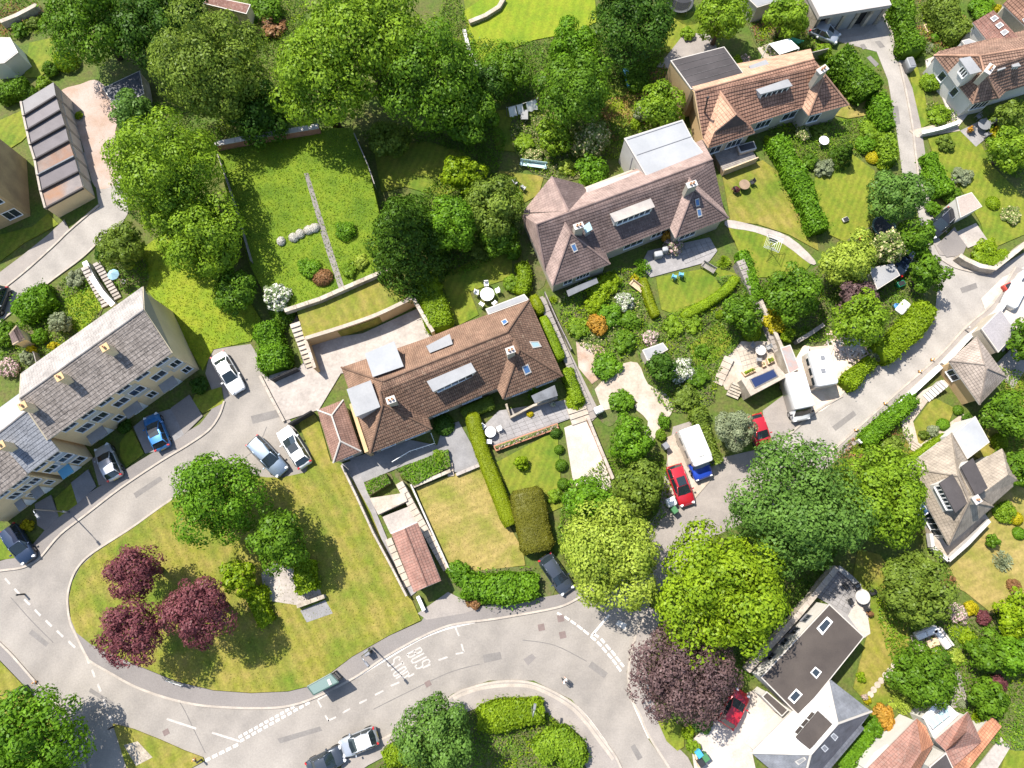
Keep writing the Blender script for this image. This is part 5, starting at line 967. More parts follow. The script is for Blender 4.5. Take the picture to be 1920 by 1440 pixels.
# clumped low growth that nobody could count
def inside(poly, x, y):
    c = np.zeros(len(x), bool); n = len(poly)
    for i in range(n):
        x0, y0 = poly[i][:2]; x1, y1 = poly[i - 1][:2]
        c ^= ((y0 > y) != (y1 > y)) & (x < (x1 - x0) * (y - y0) / ((y1 - y0) or 1e-9) + x0)
    return c
BEDS = dict(fresh=('bright', 'lime', 'mid', 'cream', 'fresh'), mid=('fresh', 'bright', 'olive', 'mid', 'lime'), olive=('fresh', 'mid', 'rust', 'lime'), dark=('mid', 'bright', 'mid'))
def scatter(name, label, cat, pts, mat, dens, size, h, z=0.1, seed=1, clump=.8, upright=.35, curve=0):
    """leaf tufts over a plot"""
    rg = np.random.default_rng(seed); P = [G(x, y, z) for x, y in (smooth_line(pts, curve, True) if curve else pts)]
    xs = [p.x for p in P]; ys = [p.y for p in P]; A = (max(xs) - min(xs)) * (max(ys) - min(ys)); n = int(A * dens)
    x = rg.uniform(min(xs), max(xs), n); y = rg.uniform(min(ys), max(ys), n); k = inside([(p.x, p.y) for p in P], x, y); x, y = x[k], y[k]
    f = .5 + .5 * np.sin(x * 1.7 + np.sin(y * 1.1) * 2) * np.sin(y * 1.9 + np.sin(x * .9) * 2); f = f * clump + (1 - clump) * rg.uniform(0, 1, len(x))
    zz = z + h * f * rg.uniform(.3, 1, len(x)); Q = np.stack([x, y, zz], 1); Nn = np.stack([rg.normal(size=len(x)), rg.normal(size=len(x)), np.abs(rg.normal(size=len(x))) + upright], 1)
    c = np.array([np.mean(xs), np.mean(ys), z]); mix = BEDS.get(mat) if isinstance(mat, str) else None
    me = leaf_mesh(name, quads(Q - c, Nn, size, .5, rg), lf[mat] if isinstance(mat, str) else mat)
    if mix:
        for q in mix: me.materials.append(lf[q])
        g = np.sin(x * 1.3 + seed) * np.cos(y * 1.5 - seed * .7) + np.sin(x * .55 - y * .8 + seed) + rg.normal(size=len(x)) * .35
        me.polygons.foreach_set('material_index', np.clip(((g + 1.9) / 3.8 * (len(mix) + 1)).astype(np.int32), 0, len(mix)))
    o = bpy.data.objects.new(name, me); COL.objects.link(o); o.location = c; return tag(o, label, cat, None, 'stuff')

TREES = [  # label, px, py, r, height, leaf colour, extra
 ('broad mid green tree overhanging the top edge at the upper left', 170, 40, 88, 10, 'mid', {}), ('dark green tree behind it, shading the slate outbuilding', 290, 55, 82, 9, 'dark', {}),
 ('olive green rounded tree left of the huge tree', 395, 130, 112, 13, 'olive', dict(leaf=.24)), ('huge spreading yellow-green tree in the top middle', 690, 75, 130, 15, 'fresh', dict(leaf=.3)),
 ('left bough mass of fresh green tree above the walled meadow', 600, 160, 92, 13, 'fresh', dict(leaf=.28)), ('dark green tree in the shade right of the huge tree', 805, 150, 102, 13, 'mid', dict(leaf=.28)), ('slim green tree below the dark shaded one', 882, 222, 52, 8, 'mid', dict(ry=66)),
 ('tall light green feathery tree beside the garage lane', 312, 325, 104, 13, 'fresh', dict(leaf=.24)), ('lower light green tree on the grass bank', 392, 450, 78, 9.5, 'fresh', dict(leaf=.24)), ('light green tree joining the tall feathery one and the lower one', 340, 405, 66, 9, 'fresh', dict(leaf=.24)), ('bluish green sapling at the edge of the garage yard', 250, 215, 42, 7, 'blue', {}),
 ('dark tree between the two upper left trees at the top edge', 345, 20, 52, 9, 'dark', {}), ('deep green tree above the brick meadow wall', 490, 215, 60, 8, 'dark', {}), ('shaded tree at the foot of the light feathery tree', 440, 545, 46, 5, 'mid', {}), ('dark undergrowth tree between lime lawn and huge tree', 905, 170, 48, 6, 'dark', {}), ('bright green tree next to the dark conifer', 850, 422, 56, 7, 'bright', dict(leaf=.22)), ('dull olive tree left of the plum-brown houses', 925, 395, 60, 7, 'olive', {}), ('green bush tree at the corner of the plum-brown houses', 940, 445, 40, 4.5, 'mid', {}),
 ('rounded green tree in the garden left of the terracotta houses', 1080, 170, 74, 9, 'mid', dict(ry=82)), ('dark spreading tree cut by the top edge', 1185, 38, 84, 9, 'dark', {}), ('bright green shrub-tree below the lime lawn', 1075, 88, 52, 5, 'bright', {}), ('flowering green shrub-tree left of the rounded tree', 950, 135, 48, 5, 'mid', {}),
 ('small light tree against the ochre side wall', 1240, 198, 46, 5, 'fresh', {}), ('yellow-olive tree near the top edge', 1355, 35, 52, 7, 'fresh', {}), ('loose green tree in the top edge gardens', 1475, 35, 40, 5, 'fresh', {}),
 ('large round green tree on the grass island', 408, 930, 92, 9.5, 'bright', dict(leaf=.24)), ('second green tree of the island beside the paved pad', 525, 1018, 56, 7.5, 'mid', {}), ('lime green small tree left of the paved pad', 448, 1082, 34, 4, 'lime', {}),
 ('upper burgundy tree of the three on the island', 255, 1072, 56, 7.5, 'burg', dict(leaf=.2, rzf=.36, n=60, lobe=.36, low=-.2)), ('largest burgundy tree of the three, on the right', 375, 1145, 68, 9, 'burg', dict(leaf=.2, rzf=.36, n=60, lobe=.36, low=-.2)), ('lower burgundy tree of the three, nearest the footway', 252, 1184, 62, 8.5, 'burg', dict(leaf=.2, rzf=.36, n=60, lobe=.36, low=-.2)),
 ('bright green tree cut by the lower left corner', 55, 1395, 104, 8.5, 'bright', dict(leaf=.26)), ('green tree below the parked silver car', 825, 1382, 76, 8, 'blue', dict(leaf=.22)),
 ('wide purple-brown tree over the bend of the road', 1280, 1264, 114, 9, 'purp', dict(leaf=.2, ry=100, n=120, lobe=.34)), ('pale yellow-green tree above the junction', 1145, 1042, 102, 9, 'pale', dict(leaf=.24)), ('huge yellow-green tree right of the junction', 1352, 1105, 132, 11, 'yell', dict(leaf=.28)),
 ('huge bluish green tree over the parking court', 1492, 950, 134, 11.5, 'blue', dict(leaf=.26)), ('olive lime tree beside the conservatory', 1648, 925, 86, 9, 'fresh', dict(ry=98, leaf=.26)), ('olive green tree below the conservatory house', 1715, 1095, 66, 7, 'olive', dict(ry=82)),
 ('dense green tree beside the white drive steps', 1182, 825, 44, 4.5, 'bright', {}), ('olive round tree above the pale tree', 1200, 912, 50, 5.5, 'olive', {}), ('bright green tree at the foot of the white drive', 1102, 935, 46, 5, 'bright', {}),
 ('round green tree on the small lawn of the modern house', 1730, 1266, 56, 5.5, 'mid', {}), ('bluish green tree beside the lane bend', 1680, 368, 54, 6.5, 'blue', {}), ('dark green tree overhanging the lane mouth', 1718, 448, 36, 5, 'mid', {}), ('round green tree at the road corner', 1735, 515, 36, 5, 'mid', {}),
 ('cream flowered tree beside the hidden garage', 1662, 468, 34, 5, 'cream', {}), ('yellow-olive tree below the striped lawn', 1590, 488, 52, 6, 'pale', {}), ('dark olive tree left of the yellow-olive one', 1485, 548, 56, 6, 'mid', {}), ('purple leaved small tree behind the hidden garage', 1605, 558, 36, 4.5, 'purp', {}),
 ('leafy green tree above the caravan yard', 1608, 600, 54, 6, 'fresh', {}), ('thin grey-green airy tree beside the red car', 1376, 806, 42, 6, 'grey', dict(leaf=.16, bare=True)), ('dark olive bush tree by the terrace steps', 228, 462, 44, 4.5, 'olive', {}),
 ('green tree below the pool platform', 1240, 690, 30, 4, 'dark', {}), ('green tree right of the curved hedge lawn', 1390, 590, 40, 4.5, 'mid', {}), ('rounded tree behind the tan garage', 1925, 640, 40, 5, 'mid', {}),
 ('green tree beside the sandstone house wing', 1890, 780, 46, 5, 'mid', {}), ('dark green tree at the right edge, below the wing', 1915, 880, 38, 5, 'mid', {}), ('yellow-green tree in the lower right gardens', 1905, 1150, 42, 5, 'lime', {}), ('dense green tree in the lower right gardens', 1850, 1222, 36, 4.5, 'mid', {}), ('second dense green tree at the right edge gardens', 1905, 1225, 40, 5, 'bright', {}),
 ('dark green tree in the corner garden beside the red house', 1850, 1310, 36, 4, 'mid', {}), ('pale green tree right of the white-walled corner house', 1895, 280, 44, 5, 'fresh', {}), ('olive tree below the white-walled corner house', 1890, 215, 28, 4, 'olive', {}), ('weeping yellow-green tree in the shady garden', 865, 330, 46, 5, 'lime', dict(ry=38)),
 ('shaded shrub tree below the huge tree', 730, 265, 40, 3.5, 'olive', {}), ('mixed green tree left of the washing line garden', 1040, 255, 34, 4, 'fresh', {}), ('cream flowering tree behind the plum-brown houses', 1110, 260, 36, 4, 'cream', {}), ('green bush tree beside the pale flat extension', 1110, 325, 34, 3.5, 'bright', {}),
]
for t in TREES: tree(t[0], t[1], t[2], t[3], t[4], t[5], z0=(2.1 if 410 < t[1] < 700 and 250 < t[2] < 540 else 0), **t[6])
tree('tall dark conifer at the end of the meadow wall', 758, 440, 78, 11, 'conif', ry=112, form='cone', name='conifer_tree', leaf=.24, n=110, rzf=.48)
tree('dark clipped cone tree beside the round white table', 1583, 288, 22, 3.2, 'conif', form='cone', name='conifer_tree', leaf=.12, n=40)

# ---- hedges: a solid clipped body under a skin of leaves
def hedge(label, pts, wpx, h, mat, leaf=.085, rough=.1, dens=150, z0=0.0, curve=4, name='hedge', core='hedge'):
    L = smooth_line(pts, curve) if curve and len(pts) > 2 else pts
    mx = sum(p[0] for p in pts) / len(pts); my = sum(p[1] for p in pts) / len(pts); w = wpx * mpp(mx, my, h)
    C_ = [G(x, y, z0 + h * .9) for x, y in L]; Q = [C_[0]]
    for a, b in zip(C_[:-1], C_[1:]):
        k = max(1, int((b - a).length / .5)); Q += [a.lerp(b, (i + 1) / k) for i in range(k)]
    seed = int(mx * 3 + my * 5); rg = np.random.default_rng(seed); base_ = Vector((Q[0].x, Q[0].y, z0))
    root = empty(name, base_, 0, label, 'hedge')
    A, B = strip_poly(Q, w * .86); prof = [(-.5, 0), (-.52, .45), (-.5, .82), (-.36, .97), (0, 1.0), (.36, .97), (.5, .82), (.52, .45), (.5, 0)]; v = []; f = []; n = len(prof)
    wob = rg.normal(size=(len(Q), n)) * rough * .35
    hv = np.convolve(rg.normal(size=len(Q) + 4), np.ones(3) / 3, 'valid')[:len(Q)] * min(1.6, rough * 6) * .14
    for i, (a, b) in enumerate(zip(A, B)):
        e = (1.0 if 0 < i < len(Q) - 1 else .72) * (1 + hv[i])
        for j, (u, t) in enumerate(prof): p = a.lerp(b, .5 + u * e); v.append((p.x + wob[i, j], p.y + wob[i, j] * .7, z0 + h * .94 * t * (1 + hv[i] * .8) * (1 if 0 < i < len(Q) - 1 else .9) + (wob[i, j] * .5 if t else 0)))
    for i in range(len(Q) - 1):
        for j in range(n - 1): f.append((i * n + j, i * n + j + 1, (i + 1) * n + j + 1, (i + 1) * n + j))
    f += [tuple(range(n - 1, -1, -1)), tuple((len(Q) - 1) * n + j for j in range(n))]
    new('body', v, f, lf[mat], root, smooth=True)
    # leaves over the body's faces
    V_ = np.array(v) - np.array(base_); F4 = np.array([q for q in f if len(q) == 4]); a, b, c, d = (V_[F4[:, k]] for k in range(4)); nn = np.cross(b - a, d - a); ar = np.linalg.norm(nn, axis=1)
    cen = V_.mean(0); cnt = rg.poisson(ar * dens); idx = np.repeat(np.arange(len(F4)), cnt); u = rg.uniform(size=(len(idx), 1)); t = rg.uniform(size=(len(idx), 1))
    p = (a[idx] * (1 - u) + b[idx] * u) * (1 - t) + (d[idx] * (1 - u) + c[idx] * u) * t; N_ = nn[idx] / np.maximum(ar[idx], 1e-6)[:, None]; N_ *= -1 if (N_[:, 2].mean() < 0) else 1
    p += N_ * rg.uniform(-.02, rough * 1.1, (len(idx), 1)) + N_ * (rg.uniform(size=(len(idx), 1)) < .04) * rough * 1.6; N_ = N_ + rg.normal(size=N_.shape) * .5
    o = bpy.data.objects.new('foliage', leaf_mesh('foliage', quads(p, N_, leaf, .6, rg), lf[mat])); COL.objects.link(o); o.parent = root
    return root
HEDGES = [
 ('long clipped olive hedge curving between the two front lawns', [(884, 772), (898, 830), (925, 900), (958, 985)], 31, 1.5, 'hedgeo', dict(leaf=.06, rough=.05, dens=220)),
 ('dark clipped hedge arm against the middle house front', [(868, 778), (890, 765), (925, 752)], 30, 1.2, 'hedge', dict(leaf=.07, rough=.06)),
 ('broad brown-olive clipped yew block in front of the small lawn', [(985, 915), (1010, 1035)], 72, 2.0, 'hedgeb', dict(leaf=.07, rough=.07, dens=200)),
 ('bright green boxed hedge beside the back yard wall', [(795, 515), (825, 612)], 52, 2.2, 'hedgel', dict(leaf=.11, rough=.14)),
 ('lime hedge mass at the corner of the parking court', [(495, 605), (515, 690)], 52, 2.0, 'bright', dict(leaf=.13, rough=.25)),
 ('upper half of the narrow clipped hedge right of the middle house', [(1000, 552), (1015, 585)], 22, 1.8, 'hedgeo', dict(leaf=.06, rough=.05)),
 ('long half of the narrow clipped hedge right of the middle house', [(1018, 592), (1038, 640), (1052, 672)], 22, 1.7, 'hedgel', dict(leaf=.07, rough=.06)),
 ('lower end of the narrow hedge beside the strip path', [(1062, 690), (1072, 715), (1085, 755)], 26, 1.4, 'hedgel', dict(leaf=.09, rough=.1)),
 ('curved clipped hedge around the small lawn below the plum-brown houses', [(1280, 592), (1330, 565), (1365, 540), (1382, 518)], 20, 1.0, 'hedgel', dict(leaf=.07, rough=.07)),
 ('thin olive hedge between the two front gardens of the plum-brown pair', [(1206, 520), (1218, 560), (1232, 592)], 18, 1.1, 'hedgeo', dict(leaf=.07, rough=.06)),
 ('leafy hedge between the lawns of the terracotta houses', [(1458, 255), (1482, 300), (1512, 360), (1540, 430)], 34, 1.8, 'bright', dict(leaf=.14, rough=.25)),
 ('tall rounded hedge between the terracotta houses and the lane', [(1575, 95), (1612, 130), (1640, 165)], 62, 2.8, 'mid', dict(leaf=.16, rough=.3)),
 ('lower stretch of the lane hedge opposite the white house', [(1648, 175), (1660, 215), (1668, 235)], 30, 1.8, 'bright', dict(leaf=.14, rough=.25)),
 ('ragged hedge along the lane near the bluish tree', [(1662, 250), (1672, 300)], 32, 1.6, 'fresh', dict(leaf=.14, rough=.25)),
 ('overgrown hedge along the right side of the upper lane', [(1690, -10), (1702, 40), (1715, 95)], 34, 1.8, 'mid', dict(leaf=.15, rough=.3)),
 ('wild hedge leading down to the red-roofed wing', [(1762, -10), (1785, 35), (1808, 62)], 40, 2.0, 'olive', dict(leaf=.16, rough=.3)),
 ('thick clipped hedge along the right road above the caravan yard', [(1745, 570), (1725, 600), (1690, 635), (1655, 662)], 44, 2.2, 'hedgel', dict(leaf=.12, rough=.18)),
 ('lower end of the roadside hedge beside the white caravan', [(1640, 675), (1610, 700), (1590, 722)], 30, 1.6, 'hedgel', dict(leaf=.12, rough=.18)),
 ('hedge beside the lawn right of the lane', [(1748, 285), (1758, 320), (1775, 360)], 34, 1.6, 'bright', dict(leaf=.14, rough=.25)),
 ('low clipped hedge on the stone wall at the road corner', [(1832, 478), (1862, 490), (1890, 470)], 24, 1.2, 'hedgel', dict(leaf=.08, rough=.08)),
 ('hedge above the white roadside wall of the sandstone house', [(1622, 830), (1660, 795), (1700, 762), (1715, 745)], 26, 1.4, 'bright', dict(leaf=.12, rough=.2)),
 ('thin green hedge along the edge of the sandstone roof', [(1700, 868), (1740, 838), (1775, 815)], 10, 1.0, 'hedgel', dict(leaf=.08, rough=.1)),
 ('olive hedge beside the white and blue camper', [(1308, 765), (1325, 820), (1345, 870)], 30, 1.5, 'olive', dict(leaf=.12, rough=.2)),
 ('ivy-clad wall hedge on the right of the paved pad', [(572, 1050), (568, 1080), (575, 1110)], 34, 1.8, 'lime', dict(leaf=.12, rough=.2)),
 ('lime hedge strip below the paved pad', [(478, 1100), (485, 1145), (500, 1170)], 30, 1.4, 'lime', dict(leaf=.12, rough=.2)),
 ('dark front hedge above the bus-stop footway, beside the garage', [(868, 1095), (930, 1105), (1010, 1098)], 52, 1.6, 'bright', dict(leaf=.15, rough=.3)),
 ('clipped green hedge on the corner below the bend', [(895, 1352), (960, 1340), (1020, 1335)], 48, 1.6, 'hedgel', dict(leaf=.12, rough=.2)),
 ('second clipped hedge on the corner, nearer the bottom edge', [(1010, 1420), (1055, 1390), (1085, 1440)], 56, 1.6, 'fresh', dict(leaf=.13, rough=.22)),
 ('low hedge beside the bottom edge footway under the green tree', [(720, 1425), (760, 1412), (800, 1430)], 36, 1.2, 'hedgel', dict(leaf=.12, rough=.2)),
 ('green hedge beside the slate wing of the modern house', [(1580, 1440), (1605, 1405), (1635, 1370)], 34, 1.4, 'bright', dict(leaf=.12, rough=.2)),
 ('leafy bank hedge between the terrace gardens and the service road', [(30, 590), (60, 565), (90, 545)], 46, 1.8, 'bright', dict(leaf=.14, rough=.3)),
 ('hedge behind the lock-up garages', [(-10, 175), (20, 165), (45, 160)], 28, 1.5, 'mid', dict(leaf=.13, rough=.25)),
 ('right yard hedge next to the garden steps of the plum-brown pair', [(1392, 470), (1408, 520), (1425, 560)], 22, 1.2, 'bright', dict(leaf=.12, rough=.2)),
 ('narrow hedge left of the plum-brown houses', [(978, 490), (985, 520), (975, 548)], 26, 1.4, 'hedgel', dict(leaf=.1, rough=.15)),
]
for hd in HEDGES: hedge(hd[0], hd[1], hd[2], hd[3], hd[4], **hd[5])

# ---- shrubs: a few leafy forms, copied, turned and sized one by one
def shrub_form(kind, seed):
    if kind == 'round': P, Nn = crown_pts(1, 1, .8, 34, 75, .4, seed, -.5); s = .1
    elif kind == 'clip': rg = np.random.default_rng(seed); d = sph(1500, rg); d[:, 2] = np.abs(d[:, 2]) * 1.0 - .25 * (rg.uniform(size=1500) < .3); P = d * rg.uniform(.88, 1.03, (1500, 1)) * np.array([1, 1, .85]); Nn = d + rg.normal(size=d.shape) * .35; s = .09
    elif kind == 'loose': P, Nn = crown_pts(1, 1, .75, 26, 70, .34, seed, -.6); s = .11
    elif kind == 'tall': P, Nn = crown_pts(.9, .9, 1.2, 40, 40, .36, seed, -.8); s = .13
    elif kind == 'spiky':
        rg = np.random.default_rng(seed); n = 90; d = sph(n, rg); d[:, 2] = np.abs(d[:, 2]) * .8 + .15; P = np.concatenate([d * t for t in (.25, .5, .75, .95)]); Nn = np.concatenate([np.cross(d, np.cross(d, np.array([0, 0, 1.]))) * -1 + rg.normal(size=d.shape) * .2 for _ in range(4)]); s = .17
    P = P.copy(); P[:, 2] = P[:, 2] - P[:, 2].min() * .85; return leaf_mesh('shrub_foliage', quads(P, Nn, s, .32 if kind == 'spiky' else .62, np.random.default_rng(seed)), lf['mid'])
FORMS = {k: [shrub_form(k, 11 * i + j) for j in range(3)] for i, k in enumerate(('round', 'clip', 'loose', 'tall', 'spiky'))}
m_stem = m_bark
def shrub(label, px, py, rpx, h, mat, form='round', group=None, name='shrub', z0=0.08, cat='shrub'):
    me = FORMS[form][int(px + py) % 3]; r = rpx * mpp(px, py, h * .5); c = G(px, py, z0 + h * .5)
    o = bpy.data.objects.new(name, me); COL.objects.link(o); o.location = (c.x, c.y, z0); top = 1.7 if form != 'tall' else 2.3
    o.scale = (r, r * random.Random(int(px * py)).uniform(.85, 1.1), h / top); o.rotation_euler = (0, 0, (px * 1.7 + py) % 6.28)
    o.material_slots[0].link = 'OBJECT'; o.material_slots[0].material = lf[mat]
    return tag(o, label, cat, group)
ROWG = 'clipped balls along the white drive'
